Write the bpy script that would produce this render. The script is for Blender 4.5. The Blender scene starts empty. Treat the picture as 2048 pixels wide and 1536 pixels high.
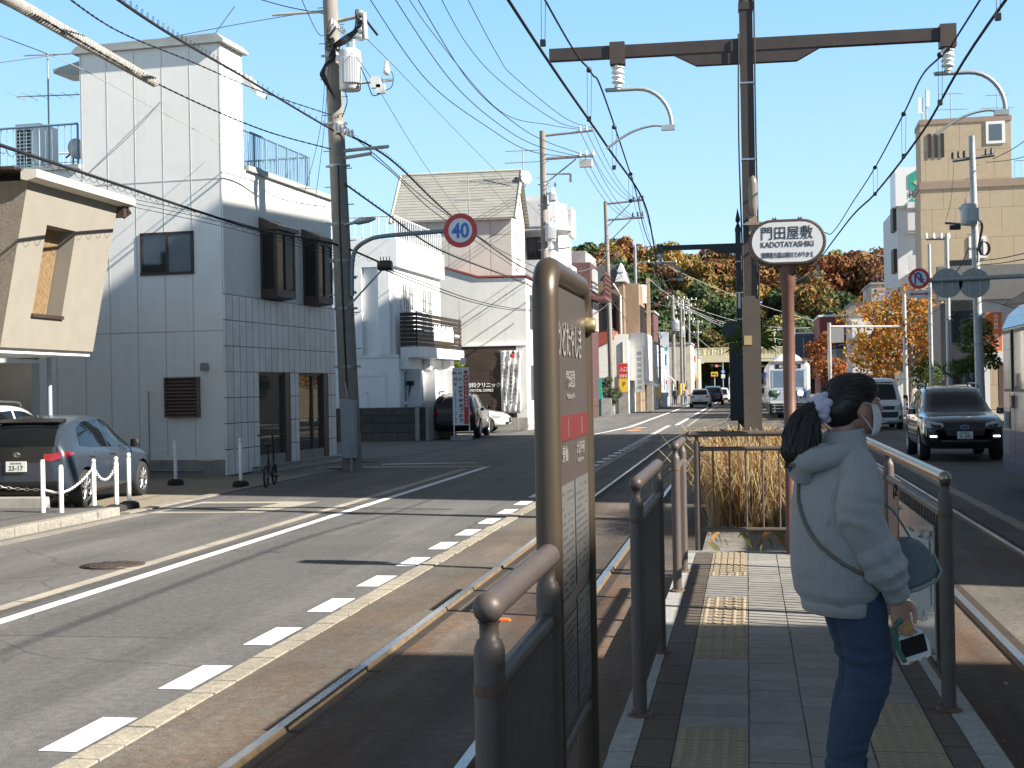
import bpy, bmesh, math, random
from mathutils import Vector, Matrix, Quaternion, noise
from mathutils.bvhtree import BVHTree
S = bpy.context.scene
COL = S.collection
rnd = random.Random(11)
R = math.radians
PI = math.pi

# ---------------------------------------------------------------- camera
FPX = 2700.0                       # focal length in pixels of the 2048 px wide photograph
PSI, ROLL, PITCH, EYE = math.atan(470/FPX), 0.018, 8.5/FPX, 1.82
_f0 = Vector((-math.sin(PSI), math.cos(PSI), 0)); _r0 = Vector((math.cos(PSI), math.sin(PSI), 0)); _u0 = Vector((0, 0, 1))
_f = _f0*math.cos(PITCH)+_u0*math.sin(PITCH); _u1 = _u0*math.cos(PITCH)-_f0*math.sin(PITCH)
_r = _r0*math.cos(ROLL)-_u1*math.sin(ROLL); _u = _r0*math.sin(ROLL)+_u1*math.cos(ROLL)
_O = Vector((0, 0, EYE))
cam = bpy.data.cameras.new('camera'); camo = bpy.data.objects.new('camera', cam); COL.objects.link(camo)
camo.matrix_world = Matrix(((_r.x, _u.x, -_f.x, 0), (_r.y, _u.y, -_f.y, 0), (_r.z, _u.z, -_f.z, EYE), (0, 0, 0, 1)))
cam.sensor_width = 36; cam.lens = 36*FPX/2048; cam.clip_start = .05; cam.clip_end = 3000
S.camera = camo
# ---------------------------------------------------------------- light
SUN_EL, SUN_DEL = R(33.0), R(14.0)
sdir = Vector((math.cos(SUN_EL)*math.cos(SUN_DEL), -math.cos(SUN_EL)*math.sin(SUN_DEL), math.sin(SUN_EL)))
sl = bpy.data.lights.new('sun', 'SUN'); sl.energy = 4.8; sl.angle = R(.55); sl.color = (1, .93, .82)
so = bpy.data.objects.new('sun', sl); COL.objects.link(so); so.rotation_mode = 'QUATERNION'
so.rotation_quaternion = sdir.to_track_quat('Z', 'Y'); so.location = (40, -10, 60)
W = bpy.data.worlds.new('World'); S.world = W; W.use_nodes = True
nt = W.node_tree; bg = nt.nodes['Background']
sky = nt.nodes.new('ShaderNodeTexSky'); sky.sky_type = 'NISHITA'; sky.sun_disc = False
sky.sun_elevation = SUN_EL; sky.sun_rotation = R(103); sky.altitude = 50; sky.air_density = 1.25; sky.dust_density = 0.0; sky.ozone_density = 2.2
tcw = nt.nodes.new('ShaderNodeTexCoord'); spw = nt.nodes.new('ShaderNodeSeparateXYZ'); nt.links.new(tcw.outputs['Generated'], spw.inputs[0])
rw = nt.nodes.new('ShaderNodeValToRGB'); nt.links.new(spw.outputs[2], rw.inputs[0])
for p_, c_ in ((0, (2.6, 3.7, 4.5, 1)), (.10, (2.0, 3.2, 4.4, 1)), (.28, (1.2, 2.5, 4.1, 1)), (.45, (.78, .95, 1.12, 1)), (1, (.46, .46, .47, 1))):
    e_ = rw.color_ramp.elements.new(p_) if p_ not in (0, 1) else rw.color_ramp.elements[0 if p_ == 0 else -1]
    e_.color = c_
mw = nt.nodes.new('ShaderNodeMix'); mw.data_type = 'RGBA'; mw.inputs[0].default_value = .88     # clear autumn air: blue down to the roofs
nt.links.new(sky.outputs[0], mw.inputs[6]); nt.links.new(rw.outputs[0], mw.inputs[7]); nt.links.new(mw.outputs[2], bg.inputs[0]); bg.inputs[1].default_value = .105
S.view_settings.view_transform = 'Standard'; S.view_settings.look = 'None'
S.view_settings.exposure = 1.4; S.view_settings.gamma = 1
try: S.view_settings.use_curve_mapping = False
except Exception: pass
S.render.engine = 'CYCLES'
S.cycles.max_bounces = 6; S.cycles.diffuse_bounces = 3; S.cycles.glossy_bounces = 3; S.cycles.transmission_bounces = 4; S.cycles.transparent_max_bounces = 12
S.cycles.use_denoising = True

# ---------------------------------------------------------------- survey: photograph pixel -> point of the place
def ray(px, py): return _f + _r*((px-1024)/FPX) + _u*((768-py)/FPX)
def gp(px, py, z=0):
    d = ray(px, py); return _O + d*((z-EYE)/d.z)
def at(px, py, Y):
    d = ray(px, py); return _O + d*(Y/d.y)
def atx(px, py, X):
    d = ray(px, py); return _O + d*(X/d.x)

# ---------------------------------------------------------------- materials
MATS = {}
def _nodes(name):
    m = bpy.data.materials.new(name); m.use_nodes = True
    return m, m.node_tree, m.node_tree.nodes['Principled BSDF']
def mat(name, col, rough=.6, metal=0, var=.12, scale=3, bump=0, bscale=60, spec=.5, coat=0, emit=0, grime=0):
    if name in MATS: return MATS[name]
    m, t, b = _nodes(name); N, L = t.nodes, t.links
    c = (col[0], col[1], col[2], 1)
    b.inputs['Roughness'].default_value = rough; b.inputs['Metallic'].default_value = metal
    b.inputs['Specular IOR Level'].default_value = spec
    if coat: b.inputs['Coat Weight'].default_value = coat; b.inputs['Coat Roughness'].default_value = .04
    if var > 0 or bump or grime:
        tc = N.new('ShaderNodeTexCoord')
    if var > 0:
        n1 = N.new('ShaderNodeTexNoise'); n1.inputs['Scale'].default_value = scale; n1.inputs['Detail'].default_value = 7; n1.inputs['Roughness'].default_value = .65
        L.new(tc.outputs['Object'], n1.inputs['Vector'])
        rp = N.new('ShaderNodeValToRGB'); e = rp.color_ramp.elements
        e[0].position = .3; e[1].position = .7
        e[0].color = (c[0]*(1-var), c[1]*(1-var), c[2]*(1-var), 1); e[1].color = (min(1, c[0]*(1+var)), min(1, c[1]*(1+var)), min(1, c[2]*(1+var)), 1)
        L.new(n1.outputs['Fac'], rp.inputs['Fac']); out = rp.outputs['Color']
        if grime:      # vertical weather streaks
            mp = N.new('ShaderNodeMapping'); mp.inputs['Scale'].default_value = (5, 5, .35); L.new(tc.outputs['Object'], mp.inputs['Vector'])
            n2 = N.new('ShaderNodeTexNoise'); n2.inputs['Scale'].default_value = 1.2; n2.inputs['Detail'].default_value = 6; L.new(mp.outputs[0], n2.inputs['Vector'])
            r2 = N.new('ShaderNodeValToRGB'); r2.color_ramp.elements[0].position = .52; r2.color_ramp.elements[1].position = .8
            r2.color_ramp.elements[0].color = (0, 0, 0, 1); r2.color_ramp.elements[1].color = (grime, grime, grime, 1); L.new(n2.outputs['Fac'], r2.inputs['Fac'])
            mx = N.new('ShaderNodeMix'); mx.data_type = 'RGBA'; L.new(r2.outputs[0], mx.inputs[0]); L.new(out, mx.inputs[6]); mx.inputs[7].default_value = (c[0]*.4, c[1]*.38, c[2]*.34, 1)
            out = mx.outputs[2]
        L.new(out, b.inputs['Base Color'])
    else: b.inputs['Base Color'].default_value = c
    if bump:
        nb = N.new('ShaderNodeTexNoise'); nb.inputs['Scale'].default_value = bscale; nb.inputs['Detail'].default_value = 3; L.new(tc.outputs['Object'], nb.inputs['Vector'])
        bp = N.new('ShaderNodeBump'); bp.inputs['Strength'].default_value = bump; bp.inputs['Distance'].default_value = .01; L.new(nb.outputs['Fac'], bp.inputs['Height']); L.new(bp.outputs[0], b.inputs['Normal'])
    if emit: b.inputs['Emission Color'].default_value = c; b.inputs['Emission Strength'].default_value = emit
    MATS[name] = m; return m
def brickmat(name, c1, c2, mortar, w, h, ms=.02, off=.5, wall=True, rough=.7, bump=.3, rowoff=(0, 0), turn=False, spec=.5, grain=.1):
    """courses of bricks / panels / tiles laid in a wall (x+y along, z up) or on a floor (x, y)"""
    if name in MATS: return MATS[name]
    m, t, b = _nodes(name); N, L = t.nodes, t.links
    tc = N.new('ShaderNodeTexCoord'); sp = N.new('ShaderNodeSeparateXYZ'); L.new(tc.outputs['Object'], sp.inputs[0])
    cb = N.new('ShaderNodeCombineXYZ')
    if wall:
        ad = N.new('ShaderNodeMath'); ad.operation = 'ADD'; L.new(sp.outputs[0], ad.inputs[0]); L.new(sp.outputs[1], ad.inputs[1])
        a, c = ad.outputs[0], sp.outputs[2]
    else: a, c = sp.outputs[0], sp.outputs[1]
    if turn: a, c = c, a
    L.new(a, cb.inputs[0]); L.new(c, cb.inputs[1])
    mp = N.new('ShaderNodeMapping'); mp.inputs['Location'].default_value = (rowoff[0], rowoff[1], 0); L.new(cb.outputs[0], mp.inputs[0])
    br = N.new('ShaderNodeTexBrick'); L.new(mp.outputs[0], br.inputs['Vector'])
    br.inputs['Scale'].default_value = 1; br.inputs['Brick Width'].default_value = w; br.inputs['Row Height'].default_value = h
    br.inputs['Mortar Size'].default_value = ms; br.inputs['Mortar Smooth'].default_value = .1; br.offset = off; br.inputs['Bias'].default_value = 0
    for k, v in (('Color1', c1), ('Color2', c2), ('Mortar', mortar)): br.inputs[k].default_value = (*v, 1)
    nz = N.new('ShaderNodeTexNoise'); nz.inputs['Scale'].default_value = 2.3; nz.inputs['Detail'].default_value = 8; L.new(tc.outputs['Object'], nz.inputs['Vector'])
    mr = N.new('ShaderNodeMapRange'); mr.inputs[1].default_value = .3; mr.inputs[2].default_value = .7; mr.inputs[3].default_value = 1-grain; mr.inputs[4].default_value = 1+grain; L.new(nz.outputs['Fac'], mr.inputs[0])
    mm = N.new('ShaderNodeMix'); mm.data_type = 'RGBA'; mm.blend_type = 'MULTIPLY'; mm.inputs[0].default_value = 1
    L.new(br.outputs['Color'], mm.inputs[6]); L.new(mr.outputs[0], mm.inputs[7]); L.new(mm.outputs[2], b.inputs['Base Color'])
    b.inputs['Roughness'].default_value = rough; b.inputs['Specular IOR Level'].default_value = spec
    if bump:
        bp = N.new('ShaderNodeBump'); bp.invert = True; bp.inputs['Strength'].default_value = bump; bp.inputs['Distance'].default_value = .012; L.new(br.outputs['Fac'], bp.inputs['Height']); L.new(bp.outputs[0], b.inputs['Normal'])
    MATS[name] = m; return m
def glassmat(name, col=(.02, .025, .03), rough=.05, spec=.8):
    return mat(name, col, rough, 0, 0, spec=spec)

# ---------------------------------------------------------------- mesh builder
class MB:
    def __init__(s): s.v = []; s.f = []; s.mi = []; s.sm = []; s.M = Matrix(); s.m = 0
    def add(s, vs, fs, smooth=False):
        b = len(s.v); s.v += [s.M @ Vector(p) for p in vs]
        for f in fs: s.f.append([b+i for i in f]); s.mi.append(s.m); s.sm.append(smooth)
    def box(s, x0, x1, y0, y1, z0, z1):
        s.add([(x0, y0, z0), (x1, y0, z0), (x1, y1, z0), (x0, y1, z0), (x0, y0, z1), (x1, y0, z1), (x1, y1, z1), (x0, y1, z1)],
              [(0, 3, 2, 1), (4, 5, 6, 7), (0, 1, 5, 4), (1, 2, 6, 5), (2, 3, 7, 6), (3, 0, 4, 7)])
        return s
    def bx(s, c, d): return s.box(c[0]-d[0]/2, c[0]+d[0]/2, c[1]-d[1]/2, c[1]+d[1]/2, c[2]-d[2]/2, c[2]+d[2]/2)
    def quad(s, a, b, c, d): s.add([a, b, c, d], [(0, 1, 2, 3)]); return s
    def poly(s, pts): s.add(pts, [tuple(range(len(pts)))]); return s
    def prism(s, poly, d0, d1, plane='xz'):
        """extrude a 2-D outline; plane names its two axes, the third runs d0..d1"""
        def P(a, b, d): return {'xz': (a, d, b), 'yz': (d, a, b), 'xy': (a, b, d)}[plane]
        n = len(poly); vs = [P(a, b, d0) for a, b in poly]+[P(a, b, d1) for a, b in poly]
        ar = sum(poly[i][0]*poly[(i+1) % n][1]-poly[(i+1) % n][0]*poly[i][1] for i in range(n))
        flip = (ar > 0) == (plane != 'xz')
        if d1 < d0: flip = not flip
        f0, f1 = list(range(n))[::-1], [n+i for i in range(n)]
        sd = [(i, (i+1) % n, n+(i+1) % n, n+i) for i in range(n)]
        fs = [f0, f1]+sd
        if not flip: fs = [list(f)[::-1] for f in fs]
        s.add(vs, fs); return s
    def tube(s, pts, r, n=8, caps=True, closed=False):
        pts = [Vector(p) for p in pts]; k = len(pts)
        rs = r if isinstance(r, (list, tuple)) else [r]*k
        vs = []; up = None
        for i, p in enumerate(pts):
            a = pts[(i-1) % k] if (i > 0 or closed) else p; b = pts[(i+1) % k] if (i < k-1 or closed) else p
            t = (b-a).normalized()
            if up is None:
                up = Vector((0, 0, 1)) if abs(t.z) < .9 else Vector((1, 0, 0))
            up = (up-t*up.dot(t))
            if up.length < 1e-6: up = Vector((1, 0, 0))-t*t.x
            up.normalize(); sd = t.cross(up)
            for j in range(n):
                q = 2*PI*j/n; vs.append(p+(sd*math.cos(q)+up*math.sin(q))*rs[i])
        fs = []
        for i in range(k if closed else k-1):
            i2 = (i+1) % k
            for j in range(n): fs.append((i*n+j, i*n+(j+1) % n, i2*n+(j+1) % n, i2*n+j))
        s.add(vs, fs, True)
        if caps and not closed:
            s.add(vs[:n], [tuple(range(n))[::-1]]); s.add(vs[-n:], [tuple(range(n))])
        return s
    def cyl(s, a, b, r, n=12, r2=None): return s.tube([a, b], [r, r if r2 is None else r2], n)
    def lathe(s, prof, c=(0, 0, 0), n=16, axis='z', smooth=True, caps=True):
        vs = []
        for r_, h in prof:
            for j in range(n):
                q = 2*PI*j/n; a, b = r_*math.cos(q), r_*math.sin(q)
                vs.append({'z': (c[0]+a, c[1]+b, c[2]+h), 'x': (c[0]+h, c[1]+a, c[2]+b), 'y': (c[0]+b, c[1]+h, c[2]+a)}[axis])
        fs = [(i*n+j, i*n+(j+1) % n, (i+1)*n+(j+1) % n, (i+1)*n+j) for i in range(len(prof)-1) for j in range(n)]
        s.add(vs, fs, smooth)
        if not caps: return s
        s.add(vs[:n], [tuple(range(n))[::-1]]); s.add(vs[-n:], [tuple(range(n))])
        return s
    def ball(s, c, r, n=12, m=8):
        rr = r if isinstance(r, (tuple, list)) else (r, r, r)
        vs = [(c[0], c[1], c[2]-rr[2])]
        for i in range(1, m):
            t = PI*i/m
            for j in range(n): vs.append((c[0]+rr[0]*math.sin(t)*math.cos(2*PI*j/n), c[1]+rr[1]*math.sin(t)*math.sin(2*PI*j/n), c[2]-rr[2]*math.cos(t)))
        vs.append((c[0], c[1], c[2]+rr[2])); e = len(vs)-1
        fs = [(0, 1+(j+1) % n, 1+j) for j in range(n)]
        for i in range(m-2):
            for j in range(n): fs.append((1+i*n+j, 1+i*n+(j+1) % n, 1+(i+1)*n+(j+1) % n, 1+(i+1)*n+j))
        fs += [(1+(m-2)*n+j, 1+(m-2)*n+(j+1) % n, e) for j in range(n)]
        s.add(vs, fs, True); return s
    def loft(s, rings, caps=True, closed=True):
        """rings: lists of equal length"""
        n = len(rings[0]); vs = [p for r_ in rings for p in r_]
        fs = [(i*n+j, i*n+(j+1) % n, (i+1)*n+(j+1) % n, (i+1)*n+j) for i in range(len(rings)-1) for j in range(n if closed else n-1)]
        s.add(vs, fs, True)
        if caps: s.add(rings[0], [tuple(range(n))[::-1]], True); s.add(rings[-1], [tuple(range(n))], True)
        return s
    def mesh(s, name, mats):
        me = bpy.data.meshes.new(name); me.from_pydata([tuple(p) for p in s.v], [], s.f)
        mats = mats if isinstance(mats, (list, tuple)) else [mats]
        for m_ in mats: me.materials.append(m_)
        for i, p in enumerate(me.polygons): p.material_index = s.mi[i]; p.use_smooth = s.sm[i]
        me.update(); return me
    def build(s, name, mats, parent=None, world=False, bevel=0, loc=None, fix=False):
        off = Vector((0, 0, 0))
        if world:
            if parent is not None:
                p = parent
                while p is not None: off += p.location; p = p.parent
            else:
                xs = [q.x for q in s.v]; ys = [q.y for q in s.v]; zs = [q.z for q in s.v]
                off = Vector(((min(xs)+max(xs))/2, (min(ys)+max(ys))/2, min(zs)))
            s.v = [q-off for q in s.v]
        o = bpy.data.objects.new(name, s.mesh(name, mats)); COL.objects.link(o)
        if parent is not None: o.parent = parent
        elif world: o.location = off
        if loc is not None: o.location = loc
        if fix:
            bm = bmesh.new(); bm.from_mesh(o.data); bmesh.ops.recalc_face_normals(bm, faces=bm.faces); bm.to_mesh(o.data); bm.free()
        if bevel:
            b = o.modifiers.new('bevel', 'BEVEL'); b.width = bevel; b.segments = 2; b.limit_method = 'ANGLE'; b.angle_limit = R(40)
        return o
def tag(o, label, cat, group=None, kind=None):
    o['label'] = label; o['category'] = cat
    if group: o['group'] = group
    if kind: o['kind'] = kind
    return o
def thing(name, label, cat, loc=(0, 0, 0), rz=0, group=None):
    o = bpy.data.objects.new(name, None); COL.objects.link(o); o.location = loc; o.rotation_euler = (0, 0, rz); o.empty_display_size = .2
    return tag(o, label, cat, group)
def struct(o): o['kind'] = 'structure'; return o
def stuff(o, label, cat): tag(o, label, cat); o['kind'] = 'stuff'; return o
def copy_tree(o, parent=None):
    c = o.copy(); COL.objects.link(c)
    if parent is not None: c.parent = parent
    for ch in list(o.children): copy_tree(ch, c)
    return c
def eval_mesh(o):
    TMP.collection.objects.link(o)
    with bpy.context.temp_override(scene=TMP, view_layer=TMP.view_layers[0]):
        dg = bpy.context.evaluated_depsgraph_get(); dg.update()
    me = bpy.data.meshes.new_from_object(o.evaluated_get(dg)); TMP.collection.objects.unlink(o); return me
TMP = bpy.data.scenes.new('scratch')
def text(s, m, parent, loc, rot, w=None, h=None, name='lettering', bold=0, ext=.002, world=False, vert=False, line=1.0):
    """writing as a mesh, its box centred on loc; rot is the Euler of its plane"""
    cu = bpy.data.curves.new('t', 'FONT'); cu.body = '\n'.join(s) if vert else s; cu.extrude = ext; cu.offset = bold; cu.align_x = 'CENTER'; cu.space_line = line; cu.resolution_u = 3
    to = bpy.data.objects.new('t', cu); COL.objects.link(to); me = eval_mesh(to)
    bpy.data.objects.remove(to); bpy.data.curves.remove(cu)
    xs = [v.co.x for v in me.vertices]; ys = [v.co.y for v in me.vertices]
    cx, cy = (min(xs)+max(xs))/2, (min(ys)+max(ys))/2; W_, H_ = max(xs)-min(xs), max(ys)-min(ys)
    sx = w/W_ if w else None; sy = h/H_ if h else None
    sx = sx or sy; sy = sy or sx
    for v in me.vertices: v.co = ((v.co.x-cx)*sx, (v.co.y-cy)*sy, v.co.z)
    me.materials.clear(); me.materials.append(m); me.name = name
    o = bpy.data.objects.new(name, me); COL.objects.link(o); o.rotation_euler = rot
    l = Vector(loc)
    if parent is not None:
        o.parent = parent
        if world:
            p = parent
            while p is not None: l -= p.location; p = p.parent
    o.location = l; return o
FRONT = (R(90), 0, 0)          # plane that faces the camera (-Y)
STREET = (R(90), 0, R(90))     # plane that faces the road (+X)
def interp(pts, n):
    """smooth quadratic / Catmull curve through world points"""
    P = [Vector(p) for p in pts]; out = []
    if len(P) == 2: return [P[0].lerp(P[1], i/n) for i in range(n+1)]
    Q = [P[0]*2-P[1]]+P+[P[-1]*2-P[-2]]
    for i in range(1, len(Q)-2):
        a, b, c, d = Q[i-1:i+3]
        for k in range(n):
            t = k/n; out.append(.5*((2*b)+(c-a)*t+(2*a-5*b+4*c-d)*t*t+(3*b-a-3*c+d)*t**3))
    out.append(P[-1]); return out
def sag(a, b, s, n=16):
    a, b = Vector(a), Vector(b)
    return [a.lerp(b, i/n)-Vector((0, 0, 4*s*(i/n)*(1-i/n))) for i in range(n+1)]

# ---------------------------------------------------------------- palette
M = {}
def defm(k, *a, **kw): M[k] = mat(k, *a, **kw); return M[k]
defm('bronze', (.10, .072, .055), .38, .35, var=.1, scale=8)
defm('bronze_light', (.075, .057, .04), .38, .45, var=.06, scale=6)
defm('rail_paint', (.095, .076, .068), .5, .15, var=.12, scale=9)
defm('steel', (.45, .45, .46), .28, .9, var=.1, scale=20)
defm('steel_dull', (.32, .33, .34), .5, .6, var=.15)
defm('galv', (.40, .42, .42), .5, .3, var=.15, scale=9)
defm('white_paint', (.78, .78, .77), .5, var=.05, grime=.12)
defm('white_plastic', (.75, .75, .74), .35, var=.03)
defm('black', (.012, .012, .013), .45, var=.1)
defm('rubber', (.018, .018, .019), .8, var=.15, scale=12)
defm('brown_paint', (.075, .05, .042), .5, .1, var=.25, scale=7)
defm('rust_paint', (.135, .065, .048), .5, .05, var=.2, scale=9)
defm('concrete', (.30, .29, .27), .85, var=.18, scale=3, bump=.25, grime=.25)
defm('pole_concrete', (.235, .215, .19), .85, var=.15, scale=4, bump=.2, grime=.2)
defm('stone', (.36, .34, .31), .8, var=.2, bump=.3)
defm('wire', (.012, .012, .014), .6, var=0)
defm('wire_grey', (.10, .10, .11), .6, var=0)
defm('wire_light', (.33, .34, .35), .5, var=0)
defm('glass', (.025, .03, .035), .04, var=0, spec=.9)
defm('glass_grey', (.10, .12, .13), .06, var=0, spec=.8)
defm('red', (.55, .035, .035), .45, var=.05)
defm('blue_paint', (.05, .16, .5), .45, var=.05)
defm('ink', (.02, .02, .024), .6, var=0)
defm('white_ink', (.85, .85, .84), .6, var=0)
defm('orange', (.75, .16, .03), .5, var=.06)
defm('yellow', (.75, .48, .05), .5, var=.08)
defm('porcelain', (.72, .72, .68), .25, var=.05)
defm('teal', (.02, .36, .30), .5, var=.05)
defm('dark_brown', (.045, .028, .022), .5, var=.15)
# ================================================================ ground, road, tracks
def groundmat(name, base, grain=.35, patch=.16, stain=None, stain_amt=0, streak=0, rough=.85, fade=None, cracks=0, fine=75):
    m, t, b = _nodes(name); N, L = t.nodes, t.links
    tc = N.new('ShaderNodeTexCoord')
    def nz(sc, det, sx=(1, 1, 1)):
        mp = N.new('ShaderNodeMapping'); mp.inputs['Scale'].default_value = sx; L.new(tc.outputs['Object'], mp.inputs[0])
        n = N.new('ShaderNodeTexNoise'); n.inputs['Scale'].default_value = sc; n.inputs['Detail'].default_value = det; n.inputs['Roughness'].default_value = .6; L.new(mp.outputs[0], n.inputs[0]); return n.outputs['Fac']
    def mr(src, a, b_, c, d):
        r_ = N.new('ShaderNodeMapRange'); L.new(src, r_.inputs[0])
        for i, v in enumerate((a, b_, c, d)): r_.inputs[i+1].default_value = v
        return r_.outputs[0]
    def mul(a, b_):
        q = N.new('ShaderNodeMath'); q.operation = 'MULTIPLY'; L.new(a, q.inputs[0])
        if isinstance(b_, (int, float)): q.inputs[1].default_value = b_
        else: L.new(b_, q.inputs[1])
        return q.outputs[0]
    g = mul(mr(nz(fine, 3), .3, .7, 1-grain, 1+grain), mr(nz(14, 6), .32, .68, 1-grain*.6, 1+grain*.6))
    p = mr(nz(.55, 5), .3, .7, 1-patch, 1+patch)
    k = mul(g, p)
    if streak: k = mul(k, mr(nz(1.6, 4, (1, .045, 1)), .35, .65, 1-streak, 1+streak))     # wear along the lanes
    if cracks:
        v = N.new('ShaderNodeTexVoronoi'); v.feature = 'DISTANCE_TO_EDGE'; v.inputs['Scale'].default_value = .38
        mp = N.new('ShaderNodeMapping'); L.new(tc.outputs['Object'], mp.inputs[0])
        ad = N.new('ShaderNodeMix'); ad.data_type = 'VECTOR'; ad.inputs[0].default_value = .25; L.new(mp.outputs[0], ad.inputs[4])
        n = N.new('ShaderNodeTexNoise'); n.inputs['Scale'].default_value = 2; n.inputs['Detail'].default_value = 6; L.new(mp.outputs[0], n.inputs[0]); L.new(n.outputs['Color'], ad.inputs[5]); L.new(ad.outputs[1], v.inputs['Vector'])
        k = mul(k, mr(v.outputs['Distance'], 0, .006, 1-cracks, 1))
    col = N.new('ShaderNodeMix'); col.data_type = 'RGBA'; col.inputs[0].default_value = 0; col.inputs[6].default_value = (*base, 1)
    out = col.outputs[2]
    if stain:
        f = mul(mr(nz(.9, 6, (1.3, .35, 1)), .38, .6, 0, 1), stain_amt)
        if fade:
            sp = N.new('ShaderNodeSeparateXYZ'); L.new(tc.outputs['Object'], sp.inputs[0])
            f = mul(f, mr(sp.outputs[1], fade[0], fade[1], 1, .12))
        L.new(f, col.inputs[0]); col.inputs[7].default_value = (*stain, 1)
    mx = N.new('ShaderNodeMix'); mx.data_type = 'RGBA'; mx.blend_type = 'MULTIPLY'; mx.inputs[0].default_value = 1
    L.new(out, mx.inputs[6]); L.new(k, mx.inputs[7]); L.new(mx.outputs[2], b.inputs['Base Color'])
    b.inputs['Roughness'].default_value = rough
    bp = N.new('ShaderNodeBump'); bp.inputs['Strength'].default_value = .35; bp.inputs['Distance'].default_value = .006; L.new(g, bp.inputs['Height']); L.new(bp.outputs[0], b.inputs['Normal'])
    MATS[name] = m; return m
m_asph = groundmat('asphalt', (.105, .102, .101), streak=.2, cracks=.4, patch=.16)
m_asph2 = groundmat('asphalt_side', (.088, .087, .087), cracks=.25, patch=.22)
m_track = groundmat('track_bed', (.105, .095, .08), stain=(.10, .062, .038), stain_amt=.9, fade=(10, 26), streak=.22, patch=.3)
m_track_in = groundmat('track_bed_between', (.085, .077, .068), stain=(.10, .055, .03), stain_amt=1, fade=(12, 26), streak=.45, patch=.35)
m_pave = groundmat('lot_concrete', (.22, .19, .145), grain=.2, patch=.15)
m_walk = groundmat('sidewalk', (.19, .18, .165), grain=.25, patch=.2)
m_gravel = groundmat('gravel', (.115, .118, .12), grain=.75, patch=.25, fine=32)
m_kerb = groundmat('kerb_stone', (.23, .215, .19), grain=.3, patch=.25, fine=70)
m_sett = groundmat('sett_stone', (.30, .27, .215), grain=.3, patch=.22, fine=60)
m_line = groundmat('line_paint', (.74, .74, .73), grain=.05, patch=.08, cracks=.2)
m_oldline = groundmat('old_line_paint', (.34, .31, .26), grain=.2, patch=.25)
m_ground = groundmat('far_ground', (.21, .2, .185), grain=.2, patch=.25)

def sheet(name, m, x0, x1, y0, y1, z):
    b = MB(); b.quad((x0, y0, z), (x1, y0, z), (x1, y1, z), (x0, y1, z)); return struct(b.build(name, m))
sheet('ground', m_ground, -900, 900, -80, 1500, -.03)
sheet('road', m_asph, -9.4, 6.9, -30, 420, 0)
sheet('side_street', m_asph2, -60, -9.4, 33.6, 47.2, -.012)
sheet('gravel_lot', m_gravel, -40, -9.45, 35.2, 47.2, -.004)
sheet('car_lot', m_pave, -16, -9.4, 19.3, 28.4, -.008)
sheet('parking_lot', m_asph2, -22, -9.4, 47.2, 57.4, -.008)
sheet('verge', m_walk, -12, -9.4, 57.4, 400, -.006)
# track strips
def strip(name, m, xl, xr, y0, y1, z, n=40):
    b = MB(); ys = [y0+(y1-y0)*i/n for i in range(n+1)]
    for a, c in zip(ys, ys[1:]): b.quad((xl(a), a, z), (xr(a), a, z), (xr(c), c, z), (xl(c), c, z))
    return struct(b.build(name, m))
def sm(t): t = max(0, min(1, t)); return t*t*(3-2*t)
shiftL = lambda y: 1.45*sm((y-44)/26)
shiftR = lambda y: -.12*sm((y-40)/40)
strip('track_bed', m_track, lambda y: -3.2+shiftL(y)*.7, lambda y: -2.5+shiftL(y), -20, 300, .004)
strip('track_bed', m_track_in, lambda y: -2.5+shiftL(y), lambda y: -.62+shiftL(y)*.5, -20, 300, .0042)
strip('track_bed', m_track_in, lambda y: 1.04, lambda y: 1.72+shiftR(y), -20, 300, .0041)
strip('track_bed', m_track, lambda y: 1.72+shiftR(y), lambda y: 3.2, -20, 300, .0043)
strip('track_bed', m_track, lambda y: -.62+shiftL(y)*.5, lambda y: 1.04, 12.7, 300, .0039)
def setts(x0, x1, y0, y1):
    b = MB(); y = y0; r_ = random.Random(3)
    while y < y1:
        l = .34*r_.uniform(.8, 1.25); j = r_.uniform(-.012, .012)
        b.box(x0+j, x1+j, y+.008, y+l-.008, -.02, .010+r_.uniform(0, .005)); y += l
    return struct(b.build('sett_edging', m_sett))
setts(-3.36, -3.2, -4, 46); setts(3.22, 3.38, -4, 60)
sheet('sett_edging', m_sett, -3.2+.5, -3.05+.5, 60, 260, .008)
# rails
def rail(x, fn, label):
    b = MB(); ys = [-20+i*4 for i in range(80)]
    top = [Vector((x+fn(y), y, 0)) for y in ys]
    prof = [(-.045, .002), (-.034, .028), (-.028, .032), (.028, .032), (.034, .028), (.045, .002)]
    rings = [[(p.x+a, p.y, c) for a, c in prof] for p in top]
    n = len(prof)
    vs = [q for r_ in rings for q in r_]
    for j in range(n-1):
        b.m = 0 if j == 2 else 1
        b.add(vs, [(i*n+j+1, i*n+j, (i+1)*n+j, (i+1)*n+j+1) for i in range(len(rings)-1)])
    g = MB()
    for k_ in range(len(ys)-1):
        for sgn in (1,):
            o_ = .075
            g.quad((x+fn(ys[k_])+sgn*.05, ys[k_], .006), (x+fn(ys[k_])+sgn*.05+o_, ys[k_], .006), (x+fn(ys[k_+1])+sgn*.05+o_, ys[k_+1], .006), (x+fn(ys[k_+1])+sgn*.05, ys[k_+1], .006))
    o = b.build('tram_rail', [M['rail_top'], M['rail_rust']]); tag(o, label, 'rail', 'tram rails in the road')
    g.build('flange_groove', M['groove'], o)
defm('rail_top', (.30, .31, .33), .22, .85, var=.12, scale=14)
defm('rail_rust', (.15, .105, .06), .7, .2, var=.3, scale=9)
defm('groove', (.035, .025, .018), .9, var=.3)
rail(-2.5, shiftL, 'leftmost tram rail, beside the pale sett edging of the left lane')
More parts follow.
